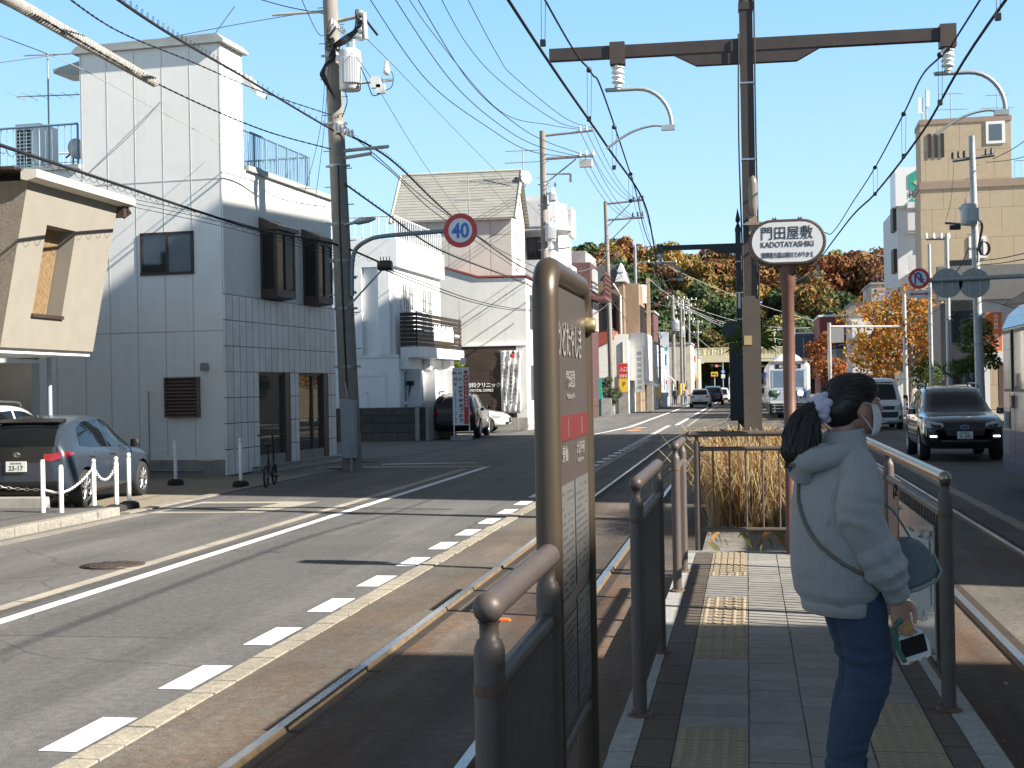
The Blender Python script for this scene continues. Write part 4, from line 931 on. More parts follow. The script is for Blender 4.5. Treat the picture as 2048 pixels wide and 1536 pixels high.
U3 = upole('third utility pole with double crossarms beside the brick house', (-8.75, 88.5, 0), at(1211, 403, 88.5), .2, .13, bands=[.4, .5, .6, .7], steps=12)
f = MB(); bar(f, at(1212, 408, 88.5), at(1287, 400, 88.5), .1); bar(f, at(1213, 440, 88.5), at(1288, 435, 88.5), .1); bar(f, at(1216, 452, 88.5), at(1260, 408, 88.5), .05); bar(f, at(1218, 484, 88.5), at(1262, 440, 88.5), .05); f.build('crossarm', M['steel_dull'], U3, world=True)
f = MB()
for x, y in ((1268, 402), (1279, 401), (1286, 400), (1266, 434), (1276, 433), (1285, 432)): insul(f, at(x, y, 88.5), .28, .09)
f.build('insulator', M['black'], U3, world=True)
def far_pole(label, px, Y, ytop, ybase, r, m=None, arms=(), tr=None, xoff=0):
    tp = at(px, ytop, Y); bs = Vector((tp.x+.02*xoff, Y, 0)); t = upole(label, bs, tp, r, r*.7, m, bands=[.3, .55, .75], n=10)
    f = MB()
    for (y, x0, x1) in arms: bar(f, at(x0, y, Y), at(x1, y-1, Y), .08)
    if arms: f.build('crossarm', M['steel_dull'], t, world=True)
    f = MB()
    for (y, x0, x1) in arms:
        for k in range(4): insul(f, at(x0+(x1-x0)*k/3, y, Y), .25, .08)
    if arms: f.build('insulator', M['porcelain'], t, world=True)
    if tr: transformer(t, at(tr[0], tr[1], Y-.3), .3, 1.0)
    return t
CP = thing('utility_pole', 'pale square concrete pole with a thick lower half before the silver van', 'utility pole', (-6.9, 97.5, 0), 0, 'utility poles along the street')
f = MB(); f.box(-.22, .22, -.2, .2, 0, 5.2); f.build('base', M['concrete'], CP, bevel=.02); f = MB(); f.box(-.13, .13, -.12, .12, 5.2, 9.6); f.build('shaft', mat('pole_tan', (.38, .29, .20), .8, var=.1), CP)
far_pole('slender pole with a white box beyond the pale square pole', 1318, 104, 668, 820, .11)
far_pole('thick far utility pole carrying the traffic signal cables', 1345, 122, 590, 815, .21, arms=((598, 1335, 1368), (612, 1338, 1366)), tr=(1352, 662))
far_pole('far utility pole with grey transformer, left of the paired poles', 1361, 128, 600, 808, .16, arms=((606, 1346, 1376), (618, 1350, 1374)))
far_pole('far utility pole, right one of the pair with yellow bands', 1367, 134, 618, 806, .15, arms=((628, 1352, 1382),), tr=(1364, 674))
far_pole('far utility pole behind the traffic signal', 1377, 150, 598, 802, .16, arms=((600, 1365, 1392), (612, 1366, 1390), (640, 1370, 1388)))
far_pole('thin distant utility pole left of the footbridge', 1395, 185, 640, 792, .16, arms=((645, 1386, 1404), (666, 1388, 1402)))
far_pole('grey steel pole in front of the autumn hill', 1270, 120, 493, 560, .17, M['steel_dull'], arms=((494, 1270, 1318), (525, 1270, 1352)))
for (x, Y, r) in ((1361, 128, .17), (1367, 134, .16), (1377, 150, .17), (1318, 104, .12)):
    b = MB(); p = at(x, 790, Y); b.tube([(p.x+.02, Y, .9), (p.x+.02, Y, 2.0)], r+.02, 12); tag(b.build('pole_guard', M['yellow'], world=True), {1361: 'yellow guard sleeve on the left pole of the far pair', 1367: 'yellow guard sleeve on the right pole of the far pair', 1377: 'yellow guard sleeve on the pole behind the signal', 1318: 'yellow guard sleeve on the slender pole by the silver van'}[x], 'pole guard')
# right side of the street
PR = upole('tall pale pole with transformer behind the black oncoming car', (at(1962, 790, 48).x, 48, 0), at(1943, 272, 48), .17, .10, M['galv'], bands=[.3, .4, .5, .62, .7], steps=16)
f = MB(); bar(f, at(1905, 322, 48), at(1988, 310, 48), .08); bar(f, at(1890, 446, 48), at(1930, 449, 48), .06); f.build('crossarm', M['steel_dull'], PR, world=True)
f = MB()
for x, y in ((1905, 312), (1917, 310), (1928, 309), (1972, 305), (1983, 303)): insul(f, at(x, y+6, 48), .22, .06)
f.bx(at(1910, 455, 48), (.35, .2, .15)); f.build('insulator', M['black'], PR, world=True)
transformer(PR, at(1938, 450, 47.7), .27, .72)
f = MB()
for k in range(5): f.tube(interp([at(1952, 430+k*2, 47.8), at(1962+k, 450, 47.8), at(1958, 480+k*3, 47.8), at(1953, 510, 47.8)], 5), .014, 5)
for k in range(6): f.tube([at(1966+10*math.cos(a_)+k, 497+14*math.sin(a_), 47.8) for a_ in [i*PI/6 for i in range(12)]], .008, 4, closed=True)
f.build('pole_cabling', M['wire'], PR, world=True)
far_pole('slim pale pole with a crossarm in front of the tan building', 1893, 58, 468, 800, .12, M['galv'], arms=((478, 1852, 1897),))
far_pole('short slim pale pole left of the crossarm pole', 1858, 62, 488, 800, .10, M['galv'])
GP = far_pole('slim steel pole holding the sign gantry beside the plane tree', 1808, 74, 588, 830, .14, M['galv'])

# ---------------------------------------------------------------- tramway posts
def tram_post(label, x, y, armz, aL, aR, ins, m, wide=1.0):
    t = thing('tram_pole', label, 'tram pole', (x, y, 0), R(1.5), 'tram wire poles between the tracks')
    f = MB(); f.box(-.115, .115, -.115, .115, 0, 2.93); f.prism([(-.115, 2.93), (.115, 2.93), (.085, 2.97), (-.085, 2.97)], -.1, .1, 'xz'); f.build('base_column', mat('post_brown', (.09, .073, .06), .55, .1, var=.12, scale=5, grime=.3) if wide == 1 else m, t)
    f = MB(); f.box(-.085, .085, -.085, .085, 2.95, armz+.45); f.build('column', m, t)
    f = MB()
    for z in (3.9, 4.75, 5.75): f.box(-.09, .09, -.09, .09, z, z+.02)
    f.build('strap', M['steel'], t)
    f = MB(); z = armz+.45; f.box(-.095, .095, -.095, .095, z-.0, z+.1); f.loft([[(-a_, -a_, zz), (a_, -a_, zz), (a_, a_, zz), (-a_, a_, zz)] for a_, zz in ((.095, z+.1), (.03, z+.27), (.075, z+.36), (.075, z+.40), (.005, z+.75))]); f.build('finial', m, t)
    f = MB(); f.box(aL, aR, -.06, .06, armz-.08, armz+.08); f.prism([(-.95, armz-.08), (-.65, armz-.24), (.65, armz-.24), (.95, armz-.08)], -.05, .05, 'xz'); f.build('arm', m, t)
    for i_, sgn in zip(ins, (1, 1)):
        h = MB(); h.box(i_-.1, i_+.1, -.09, .09, armz-.17, armz+.12); hb = h.build('hanger_box', mat('hanger_brown', (.07, .052, .044), .5, .1), t)
        g = MB(); insul(g, (i_, 0, armz-.17), -.3, .075, 1); 
        for k in range(4): g.lathe([(.04, 0), (.085, -.02), (.085, -.035), (.04, -.05)], (i_, 0, armz-.18-k*.065), 12)
        g.tube([(i_, 0, armz-.17), (i_, 0, armz-.5)], .035, 8); g.build('insulator', M['porcelain'], hb)
        g = MB(); z0 = armz-.5; g.tube([(i_-.17, 0, z0-.01), (i_-.15, 0, z0), (i_+.25, 0, z0)]+[(i_+.25+.45*math.sin(a_), 0, z0-.5+.5*math.cos(a_)) for a_ in [k*PI/16 for k in range(1, 9)]]+[(i_+.70, 0, z0-.56)], .028, 10)
        g.tube(interp([(i_+.68, 0, z0-.53), (i_+.45, 0, z0-.5), (i_+.15, 0, z0-.58), (i_-.17, 0, z0-.78)], 6), .017, 8); g.box(i_+.56, i_+.74, -.03, .03, z0-.57, z0-.5)
        g.build('pull_off_arm', mat('arm_pale', (.36, .39, .39), .4, .3), hb)
    return t
TP1 = tram_post('brown square tram pole with a wide crossarm behind the dry grass', .07, 18, 6.27, -2.6, 2.62, (-1.69, 2.55), mat('post_upper', (.052, .039, .034), .5, .1, var=.15, scale=5, grime=.2))
f = MB(); f.box(-.10, .0, -.122, -.116, 2.33, 2.45); f.build('number_plate', mat('plate_tan', (.40, .30, .15), .5), TP1)
f = MB(); f.tube(interp([(.11, -.1, 8), (.105, -.1, 6.6), (.1, -.1, 5), (.1, -.1, 3.0), (-.02, -.1, 2.9)], 5), .012, 6); f.tube(interp([(-.1, -.1, 6.4), (-.12, -.1, 5), (-.1, -.1, 3.4), (-.1, -.1, 2.6)], 5), .012, 6); f.build('cable', M['wire'], TP1)
lp = thing('post_lamp', 'long oval lamp fixed upright to the brown tram pole', 'lamp', Vector((.12, 17.85, 4.0)), 0)
f = MB(); f.loft([[(.06*k_*math.cos(a_), -.06+.05*k_*math.sin(a_), z_) for a_ in [i*PI/6 for i in range(12)]] for k_, z_ in ((.3, 0), (.8, .04), (1, .12), (1, .40), (.8, .48), (.3, .52))]); f.build('lens', mat('lamp_lens', (.22, .20, .17), .2, var=.1), lp)
f = MB(); f.box(-.06, .05, -.06, .06, -.24, 0); f.tube([(0, 0, -.2), (0, 0, .5)], .02, 6); f.box(-.1, .1, -.09, -.06, -.12, -.08); f.build('bracket', mat('bracket_tan', (.30, .22, .17), .5, .2), lp)
TP2 = tram_post('black tram pole farther along with its arm over the left track', -.2, 44, 6.27, -2.6, 1.9, (-2.5, 1.85), M['black'], wide=0)
f = MB(); f.box(-.35, .28, -.32, -.12, .65, 3.15); f.build('equipment_case', M['black'], TP2); f = MB(); f.lathe([(.32, 0), (.32, .05)], (-.25, -.2, 3.55), 20, 'y'); f.build('round_plate', mat('dark_plate', (.02, .03, .04), .4), TP2)
f = MB(); f.box(-.04, .04, -.12, -.06, 4.25, 4.75); f.build('lamp', M['white_plastic'], TP2)
# ---------------------------------------------------------------- wires
def wire(label, pts, r, m=None, n=10, group=None, cat='wire', coil=0, twist=0):
    P = interp(pts, n) if len(pts) > 2 else sag(pts[0], pts[1], .02*(Vector(pts[0])-Vector(pts[1])).length**1.0*.5)
    f = MB()
    if twist:
        for ph in (0, PI):
            Q = []
            tot = 0
            for i in range(len(P)-1):
                L_ = (P[i+1]-P[i]).length; k = max(1, int(L_/.14)); d = (P[i+1]-P[i]).normalized(); sd = d.cross(Vector((0, 0, 1))).normalized(); up = sd.cross(d)
                for j in range(k): a_ = tot*2*PI/.62+ph; Q.append(P[i].lerp(P[i+1], j/k)+(sd*math.cos(a_)+up*math.sin(a_))*r*.65); tot += L_/k
            f.tube(Q, r*.8, 5)
    else: f.tube(P, r, 6)
    if coil:
        Q = []; tot = 0
        for i in range(len(P)-1):
            L_ = (P[i+1]-P[i]).length; k = max(2, int(L_/.035)); d = (P[i+1]-P[i]).normalized(); sd = d.cross(Vector((0, 0, 1))).normalized(); up = sd.cross(d)
            for j in range(k): a_ = tot*2*PI/.33; Q.append(P[i].lerp(P[i+1], j/k)+(sd*math.cos(a_)*.5+up*(math.sin(a_)+.72*(1 if coil > 0 else -1)))*abs(coil)); tot += L_/k
        f.tube(Q, .004, 4)
    o = f.build('wire' if cat == 'wire' else 'cable', m or M['wire'], world=True); return tag(o, label, cat, group)
G1 = 'cables along the left side of the street'
P1 = lambda y, dx=0: A(668+dx, y, 29.8)
c1 = [at(-60, -40, 12), at(20, 0, 14), at(310, 165, 20), at(520, 258, 26), P1(300)]
wire('twisted black cable continuing out of the thick grey sleeve to the utility pole', c1, .012, twist=1, group=G1, cat='cable')
f = MB(); P = interp([at(-60, -40, 12), at(20, 0, 14), at(165, 83, 17), at(310, 165, 20)], 14); Q = []
f.tube(P, .055, 10)
for i in range(len(P)-1):
    k = 6; d = (P[i+1]-P[i]).normalized(); sd = d.cross(Vector((0, 0, 1))).normalized(); up = sd.cross(d); L_ = (P[i+1]-P[i]).length
    for j in range(k*2): a_ = (i*k*2+j)*1.05; Q.append(P[i].lerp(P[i+1], j/(k*2))+(sd*math.cos(a_)+up*math.sin(a_))*.065)
f.tube(Q, .022, 5); tag(f.build('cable_sleeve', mat('sleeve_grey', (.30, .29, .27), .7, var=.2), world=True), 'thick grey spiral sleeve on the cable at the upper left', 'cable sleeve', G1)
wire('thin twisted black cable below the loop-hung cable at the upper left', [at(100, -30, 14), at(236, 62, 18), at(380, 122, 22), at(520, 182, 26), P1(232)], .011, twist=1, group=G1, cat='cable')
wire('black cable hung with fine loops from the upper left to the pole', [at(180, -40, 14), at(330, 62, 18), at(480, 150, 24), at(600, 222, 28), P1(262)], .022, coil=.055, group=G1, cat='cable')
wire('black loop-hung cable crossing the beige house gutter', [at(-80, 262, 13), at(0, 290, 15), at(245, 372, 20), at(400, 424, 24), at(520, 460, 26), A(668, 488, 29.7), A(768, 528, 29.6)], .024, coil=-.055, group=G1, cat='cable')
for k, (yy, lb) in enumerate(((405, 'upper'), (418, 'middle'), (432, 'lower'))):
    wire(f'{lb} one of the thin wires from the gutter corner to the utility pole', [at(238, 392+k*8, 21.8), at(450, 438+k*8, 26), A(668, 500+k*6, 29.7)], .006, group=G1)
wire('thin pale wire slanting across the white building tower', [at(-30, 60, 14), at(150, 132, 18), at(300, 212, 22), at(448, 290, 28.3)], .006, M['wire_light'], group=G1)
wire('thin wire from the insulator down to the white building side', [A(470, 12, 29), A(390, 120, 29), at(280, 250, 28.2), at(172, 352, 27.6)], .009, M['wire_grey'], group=G1)
wire('thin wire from the pole top to the upper left edge', [A(660, 18), A(490, 46), A(250, 90), at(-20, 128, 28)], .009, M['wire_grey'], group=G1)
wire('second thin wire from the pole top leaving the picture at the top', [A(662, 30), A(560, 10), A(430, -30)], .012, group=G1)
wire('slack wire loop between the pole top and its side', [A(664, 60, 29.6), A(640, 70, 29.3), A(615, 25, 29), A(600, -10, 28)], .009, group=G1)
for k in range(2): wire(('left' if k == 0 else 'right')+' one of two thin wires hanging from the pole to the bay windows', [A(652+k*6, 120, 29.7), A(640+k*8, 260, 29.8), A(600+k*28, 420, 30.6)], .006, group=G1)
G2 = 'cables between the near pole and the poles beyond'
P2p = lambda x, y: at(x, y, 60)
wire('upper twisted cable from the near pole past the grey house roof', [P1(232, 8), A(705, 270, 31), at(760, 318, 34), at(860, 405, 42), at(1000, 500, 52), P2p(1098, 545)], .012, twist=1, group=G2, cat='cable')
wire('loop-hung cable from the near pole past the speed limit sign', [P1(262, 10), A(740, 292, 30.4), at(800, 335, 34), at(900, 430, 42), at(1020, 520, 53), P2p(1098, 562)], .024, coil=.045, group=G2, cat='cable')
wire('lower twisted cable from the short bracket toward the second pole', [A(742, 310, 29.6), at(790, 350, 33), at(870, 425, 40), at(1000, 515, 52), P2p(1098, 578)], .011, twist=1, group=G2, cat='cable')
wire('cable from the near pole passing just under the speed limit sign', [A(690, 368, 29.8), at(770, 425, 33), at(880, 500, 40), at(1020, 555, 52), at(1085, 582, 57.6)], .022, coil=.04, group=G2, cat='cable')
for k in range(2): wire(('upper' if k == 0 else 'lower')+' strand of the sagging double cable from the junction box to the clinic', [A(772, 536+k*5, 29.6), at(850, 566+k*6, 36), at(940, 598+k*5, 46), at(1010, 614+k*4, 53), at(1062, 620+k*2, 57.4)], .014, group=G2, cat='cable')
wire('thin wire from the pole insulator to the roof antenna', [A(690, 88), A(745, 160, 29.4), at(850, 330, 40), at(930, 440, 58)], .008, M['wire_grey'], group=G2)
wire('thin high wire from the switch toward the grey house roof', [A(731, 75, 29.6), at(815, 160, 36), at(930, 280, 48), at(1090, 440, 60)], .009, M['wire_grey'], group=G2)
wire('short thick black lead at the top switch', [A(729, 36, 29.6), A(755, 70, 30)], .03, group=G2)
G3 = 'high wires over the left side of the street'
for k, (xt, ys, x2, y2, Y0) in enumerate(((980, -60, 1160, 259, 36), (950, -60, 1173, 258, 35), (905, -60, 1186, 256, 34.5))):
    xx = (772, 862, 905)[k] if False else (815, 845, 880)[k]
    wire(['left', 'middle', 'right'][k]+' one of the three topmost high wires', [at((780, 852, 905)[k], -60, 36), at((860, 925, 985)[k]+10, (92, 110, 130)[k]-20, 42), at((1000, 1010, 1030)[k], (212, 160, 145)[k]+10, 49), at((1100, 1115, 1130)[k], (250, 243, 236)[k], 55), P2p(x2, y2)], .013, group=G3)
for k in range(3): wire(['left', 'middle', 'right'][k]+' one of the three lower high wires', [at((712, 760, 805)[k], -60, 34), at((745, 795, 840)[k], 6, 36), at((858, 905, 940)[k], 165, 42), at((975, 1000, 1025)[k], (254, 250, 243)[k], 49), at((1060, 1075, 1090)[k], (310, 300, 290)[k]-8, 55), P2p((1160, 1172, 1186)[k], 316)], .015, group=G3)
for k in range(3):
    wire(['left', 'middle', 'right'][k]+' one of three high wires between the second and third poles, upper set', sag(P2p((1160, 1173, 1186)[k], 262), at((1268, 1279, 1286)[k], 402, 88.5), .8), .014, group=G3, n=2)
    wire(['left', 'middle', 'right'][k]+' one of three high wires between the second and third poles, lower set', sag(P2p((1160, 1172, 1186)[k], 318), at((1266, 1276, 1285)[k], 434, 88.5), .8), .014, group=G3, n=2)
    wire(['left', 'middle', 'right'][k]+' one of three wires running on from the third pole', sag(at((1268, 1279, 1286)[k], 404, 88.5), at(1335+k*12, 600, 122), .9), .016, M['wire_grey'], group=G3, n=2)
for k, (a_, b_) in enumerate((((1217, 520, 88.5), (1345, 612, 122)), ((1220, 560, 88.5), (1345, 660, 122)), ((1222, 600, 88.5), (1345, 690, 122)), ((1100, 520, 60), (1218, 500, 88.5)), ((1100, 550, 60), (1220, 545, 88.5)), ((1100, 590, 60), (1222, 600, 88.5)))):
    wire(['top', 'middle', 'bottom'][k % 3]+(' low cable beyond the third pole' if k < 3 else ' low cable between the second and third poles'), sag(at(*a_), at(*b_), .9), .022, M['wire_grey'], group=G2, n=2)
for k, (x0, y0, x1, y1, Y0, Y1) in enumerate(((1345, 600, 1560, 660, 122, 150), (1350, 610, 1660, 690, 122, 150), (1362, 605, 1620, 655, 128, 150), (1300, 560, 1500, 665, 97, 130), (1310, 520, 1700, 655, 120, 140), (1360, 640, 1480, 720, 128, 150))):
    wire(['first', 'second', 'third', 'fourth', 'fifth', 'sixth'][k]+' pale wire crossing the far street before the hill, counted from the left', sag(at(x0, y0, Y0), at(x1, y1, Y1), .8), .022, M['wire_light'], group='pale wires over the far street', n=2)
G4 = 'tramway overhead wires'
wire('left tram contact wire over the left track', [(-1.9, -2, 5.05), (-1.88, 11, 5.02), at(1211, 288, 17.8), at(1288, 405, 23.5), at(1310, 500, 32), (-2.6, 44, 5.05), (-1.6, 66, 5.1), (-.7, 110, 5.1)], .016, group=G4)
wire('left tram messenger wire above the contact wire', [(-2.2, -2, 6.2), at(1090, 0, 13.5), at(1180, 142, 16.5), at(1206, 186, 18), at(1265, 360, 25.8), at(1318, 516, 43), (-1.6, 66, 5.9), (-.7, 110, 5.9)], .012, group=G4)
wire('right tram contact wire over the right track', [(2.7, -2, 5.1), at(2020, -12, 12.5), at(1846, 262, 17.8), at(1752, 385, 23.4), at(1690, 450, 28.3), (1.9, 44, 5.05), (2.0, 76, 5.1), (2.0, 110, 5.1)], .016, group=G4)
wire('right tram messenger wire above the right contact wire', [(2.9, -2, 6.3), at(1960, 0, 14.5), at(1893, 100, 16.5), at(1845, 150, 18), at(1807, 228, 19.9), at(1750, 335, 24.6), at(1705, 405, 29.4), at(1665, 465, 36), (1.9, 44, 5.8), (2.0, 110, 5.9)], .012, group=G4)
for k, (x, y0, y1, Y) in enumerate(((1086, -20, 86, 12.7), (1178, 140, 238, 16.6), (1228, 254, 335, 20), (1261, 348, 402, 23.6), (1807, 228, 312, 20), (1750, 335, 388, 23.8), (1880, 110, 205, 16), (1996, -40, 34, 12.8))):
    t = thing('wire_dropper', ['nearest left dropper', 'second left dropper', 'third left dropper', 'fourth left dropper', 'third right dropper', 'fourth right dropper', 'second right dropper', 'nearest right dropper'][k]+' pair between tram messenger and contact wire', 'wire dropper', at(x, y1, Y), 0, G4)
    f = MB(); f.tube([at(x-4, y0, Y), at(x-3, y1, Y)], .003, 4); f.tube([at(x+5, y0, Y), at(x+4, y1, Y)], .003, 4); f.build('hanger', M['wire'], t, world=True); f = MB(); f.ball(at(x, y0, Y), .035, 8, 6); f.bx(at(x, y1, Y), (.05, .05, .06)); f.build('clamp', M['black'], t, world=True)
G5 = 'wires on the right side of the street'
wire('upper wire from the tall right pole out of the picture', [at(1985, 318, 48), at(2030, 295, 42), at(2120, 230, 34)], .012, group=G5); wire('lower wire from the tall right pole out of the picture', [at(1972, 325, 48), at(2030, 318, 42), at(2120, 290, 34)], .012, group=G5)
wire('low cable from the tall right pole to the right edge', [at(1958, 522, 48), at(2010, 515, 44), at(2120, 490, 36)], .016, group=G5); wire('second low cable from the tall right pole to the right edge', [at(1958, 530, 48), at(2010, 525, 44), at(2120, 505, 36)], .016, group=G5)
wire('slack wire from the crossarm down to the transformer', [at(1908, 330, 48), at(1902, 400, 47.9), at(1892, 440, 47.9)], .009, M['wire_grey'], group=G5)
wire('dark cable from the tall right pole down to the sign bridge', [at(1938, 495, 48), at(1915, 540, 52), at(1880, 570, 58)], .02, group=G5)
wire('low cable from the slim pale pole over the orange banner', [at(1893, 640, 58), at(1930, 608, 54), at(1966, 600, 48), at(2060, 625, 40)], .016, group=G5)
wire('cable from the sign gantry through the plane tree to the right', [at(1640, 700, 74), at(1750, 672, 74), at(1860, 628, 62), at(1893, 600, 58)], .014, group=G5)
# ================================================================ vehicles
def lerp(a, b, t): return a+(b-a)*t
def carpaint(name, col, rough=.18, metal=.3): return mat(name, col, rough, metal, 0, coat=1.0)
m_cglass = mat('car_glass', (.006, .008, .010), .03, var=0, spec=.5)
m_trim = mat('car_trim', (.012, .012, .013), .4, var=0)
m_tyre = mat('tyre', (.022, .022, .023), .8, var=.1)
m_alloy = mat('alloy', (.48, .48, .50), .3, .85, var=.05)
m_tail = mat('tail_red', (.26, .008, .012), .12, var=0, coat=1)
m_head = mat('head_clear', (.38, .41, .45), .08, var=.2, scale=9, spec=1, coat=1)
m_plate_w = mat('plate_white', (.62, .63, .62), .4, var=0); m_plate_g = mat('plate_ink', (.02, .07, .035), .5, var=0)
m_drl = mat('daytime_lamp', (.9, .95, 1), .3, var=0, emit=3)
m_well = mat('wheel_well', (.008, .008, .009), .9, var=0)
def wheel_parts(t, x, y, r, w, side, spokes=9, rim=None):
    f = MB(); s_ = side
    f.lathe([(r*.66, -w/2), (r*.93, -w/2), (r, -w*.32), (r, w*.32), (r*.93, w/2), (r*.66, w/2)], (x, y, r), 28, 'y', caps=False); o = f.build('wheel', m_tyre, t)
    g = MB(); yo = y+s_*w*.36; g.lathe([(r*.69, -.02), (r*.69, .02), (r*.64, .028), (r*.60, .0)] if s_ > 0 else [(r*.60, 0), (r*.64, -.028), (r*.69, -.02), (r*.69, .02)], (x, yo, r), 28, 'y', caps=False)
    for k in range(spokes):
        a = 2*PI*k/spokes; c, q = math.cos(a), math.sin(a); p1 = Vector((x+c*r*.1, yo+s_*.005, r+q*r*.1)); p2 = Vector((x+c*r*.66, yo+s_*.012, r+q*r*.66)); g.tube([p1, p2], [r*.075, r*.05], 5)
    g.lathe([(.0, -.012), (r*.17, -.012), (r*.15, .022), (0, .024)] if s_ > 0 else [(0, -.024), (r*.15, -.022), (r*.17, .012), (0, .012)], (x, yo, r), 14, 'y'); g.build('rim', rim or m_alloy, o)
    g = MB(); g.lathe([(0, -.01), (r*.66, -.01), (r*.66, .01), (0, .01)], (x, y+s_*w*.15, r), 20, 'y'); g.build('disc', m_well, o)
def car(name, label, cat, loc, rz, st, paint, wheels, windows, group=None, wr=.31, ww=.2, half=.80, plate=None, detail=True, lower=None, level=2, rim=None):
    """st: stations (x, z bottom, z belt, z top, half width belt, half width top); front is +x"""
    t = thing(name, label, cat, loc, rz, group)
    rings = []
    for (x, zb, zl, zt, wb, wt) in st:
        w = wb; h = [(0, zb), (w*.72, zb), (w*.93, zb+.05), (w*1.0, zb+.2*(zl-zb)), (w*1.005, lerp(zb, zl, .55)), (w*.985, lerp(zb, zl, .86)), (w*.95, zl), (lerp(w*.95, wt, .55), lerp(zl, zt, .5)), (wt*1.01, lerp(zl, zt, .86)), (wt*.9, lerp(zl, zt, .985)), (wt*.55, zt+.012), (0, zt+.022)]
        rings.append([(x, -a, z) for a, z in h]+[(x, a, z) for a, z in h[-2:0:-1]])
    b = MB(); b.loft(rings); o = b.build('body', [paint, m_well], None, fix=True)
    sd = o.modifiers.new('s', 'SUBSURF'); sd.levels = level; sd.render_levels = level
    smooth = eval_mesh(o); bm = bmesh.new(); bm.from_mesh(smooth); bvh = BVHTree.FromBMesh(bm); bm.free()
    cuts = []
    if wheels:
        for x in wheels:
            for s_ in (-1, 1):
                c = MB(); c.m = 0; c.lathe([(wr*1.17, -.3), (wr*1.17, .3)], (x, s_*(half), wr*1.0), 28, 'y', smooth=True); cu = c.build('cut', [m_well], fix=True); cuts.append(cu)
                md = o.modifiers.new('b', 'BOOLEAN'); md.operation = 'DIFFERENCE'; md.object = cu; md.solver = 'EXACT'
    me = eval_mesh(o); o.modifiers.clear(); o.data = me; me.name = 'body'; o.parent = t
    for p in me.polygons: p.use_smooth = True
    try: me.set_sharp_from_angle(angle=R(42))
    except Exception: pass
    for c in cuts: bpy.data.objects.remove(c)
    for x in wheels or ():
        for s_ in (-1, 1): wheel_parts(t, x, s_*(half-.02-ww*.28), wr, ww, s_, rim=rim)
    def patch(nm, lo, hi, axis, m, off=.006, n=10, k=6, side=1, parent=None, thick=.0):
        """a panel lying on the body: the strip between two outlines, thrown onto the body along an axis"""
        def res(pl, u):
            L_ = [0]
            for a, c in zip(pl, pl[1:]): L_.append(L_[-1]+math.dist(a, c))
            d = u*L_[-1]
            for i in range(len(pl)-1):
                if d <= L_[i+1]+1e-9:
                    q = (d-L_[i])/max(1e-9, L_[i+1]-L_[i]); return (lerp(pl[i][0], pl[i+1][0], q), lerp(pl[i][1], pl[i+1][1], q))
            return pl[-1]
        vs = []; 
        for j in range(k+1):
            for i in range(n+1):
                a, c = res(lo, i/n), res(hi, i/n); p, q = lerp(a[0], c[0], j/k), lerp(a[1], c[1], j/k)
                if axis == 'y': og, d = Vector((p, side*3, q)), Vector((0, -side, 0))
                elif axis == 'x': og, d = Vector((side*5, p, q)), Vector((-side, 0, 0))
                else: og, d = Vector((p, q, 4)), Vector((0, 0, -1))
                h, nn, _, _ = bvh.ray_cast(og, d)
                if h is None: h = og+d*(5-2.1 if axis == 'x' else 2.2); nn = -d
                vs.append(h-d*off)
        f = MB(); f.add(vs, [(j*(n+1)+i, j*(n+1)+i+1, (j+1)*(n+1)+i+1, (j+1)*(n+1)+i) for j in range(k) for i in range(n)], True)
        pr_ = f.build(nm, m, parent or t); return pr_
    for (nm, lo, hi, axis, side, m) in windows:
        if axis == 'y2':
            for s_ in (-1, 1): patch(nm, lo, hi, 'y', m, side=s_)
        elif axis == 'x2':      # mirrored pair on the front or the tail
            for s_ in (-1, 1): patch(nm, [(a*s_, c) for a, c in lo], [(a*s_, c) for a, c in hi], 'x', m, side=side, off=.010)
        else: patch(nm, lo, hi, axis, m, side=side)
    if plate:
        side, z, num, m_ = plate
        h, nn, _, _ = bvh.ray_cast(Vector((side*5, 0, z)), Vector((-side, 0, 0)))
        x = h.x+side*.02; f = MB(); f.box(x-.012, x+.012, -.165, .165, z-.082, z+.082); pl = f.build('number_plate', m_, t)
        rt = (R(90), 0, R(90)) if side > 0 else (R(90), 0, R(-90))
        text(num, m_plate_g, pl, (x+side*.0135, 0, z-.024), rt, w=.24, h=.075, bold=.02, ext=.001)
        g = MB(); 
        for k_ in range(6): g.box(x+side*.012-.0015, x+side*.012+.0015, -.09+k_*.032, -.07+k_*.032, z+.035, z+.06)
        g.build('plate_print', m_plate_g, pl)
    return t, bvh, patch
def mirror(t, x, y, z, m, s_=1.0):
    for sd in (-1, 1):
        f = MB(); f.loft([[(x+(-.05+.02*k)*1, sd*(y+.02), z), (x+.06-.02*k, sd*(y+.02), z), (x+.06-.02*k, sd*(y+.19), z+.01), (x-.05+.02*k, sd*(y+.2), z+.01)] for k in (0,)]+[[(x-.055, sd*(y+.0), z+.06), (x+.07, sd*(y+.0), z+.05), (x+.06, sd*(y+.21), z+.06), (x-.055, sd*(y+.22), z+.06)], [(x-.05, sd*(y+.03), z+.15), (x+.04, sd*(y+.03), z+.14), (x+.03, sd*(y+.18), z+.13), (x-.05, sd*(y+.18), z+.14)]]); o = f.build('mirror', m, t, fix=True)
        sb_ = o.modifiers.new('s', 'SUBSURF'); sb_.levels = 1; sb_.render_levels = 1
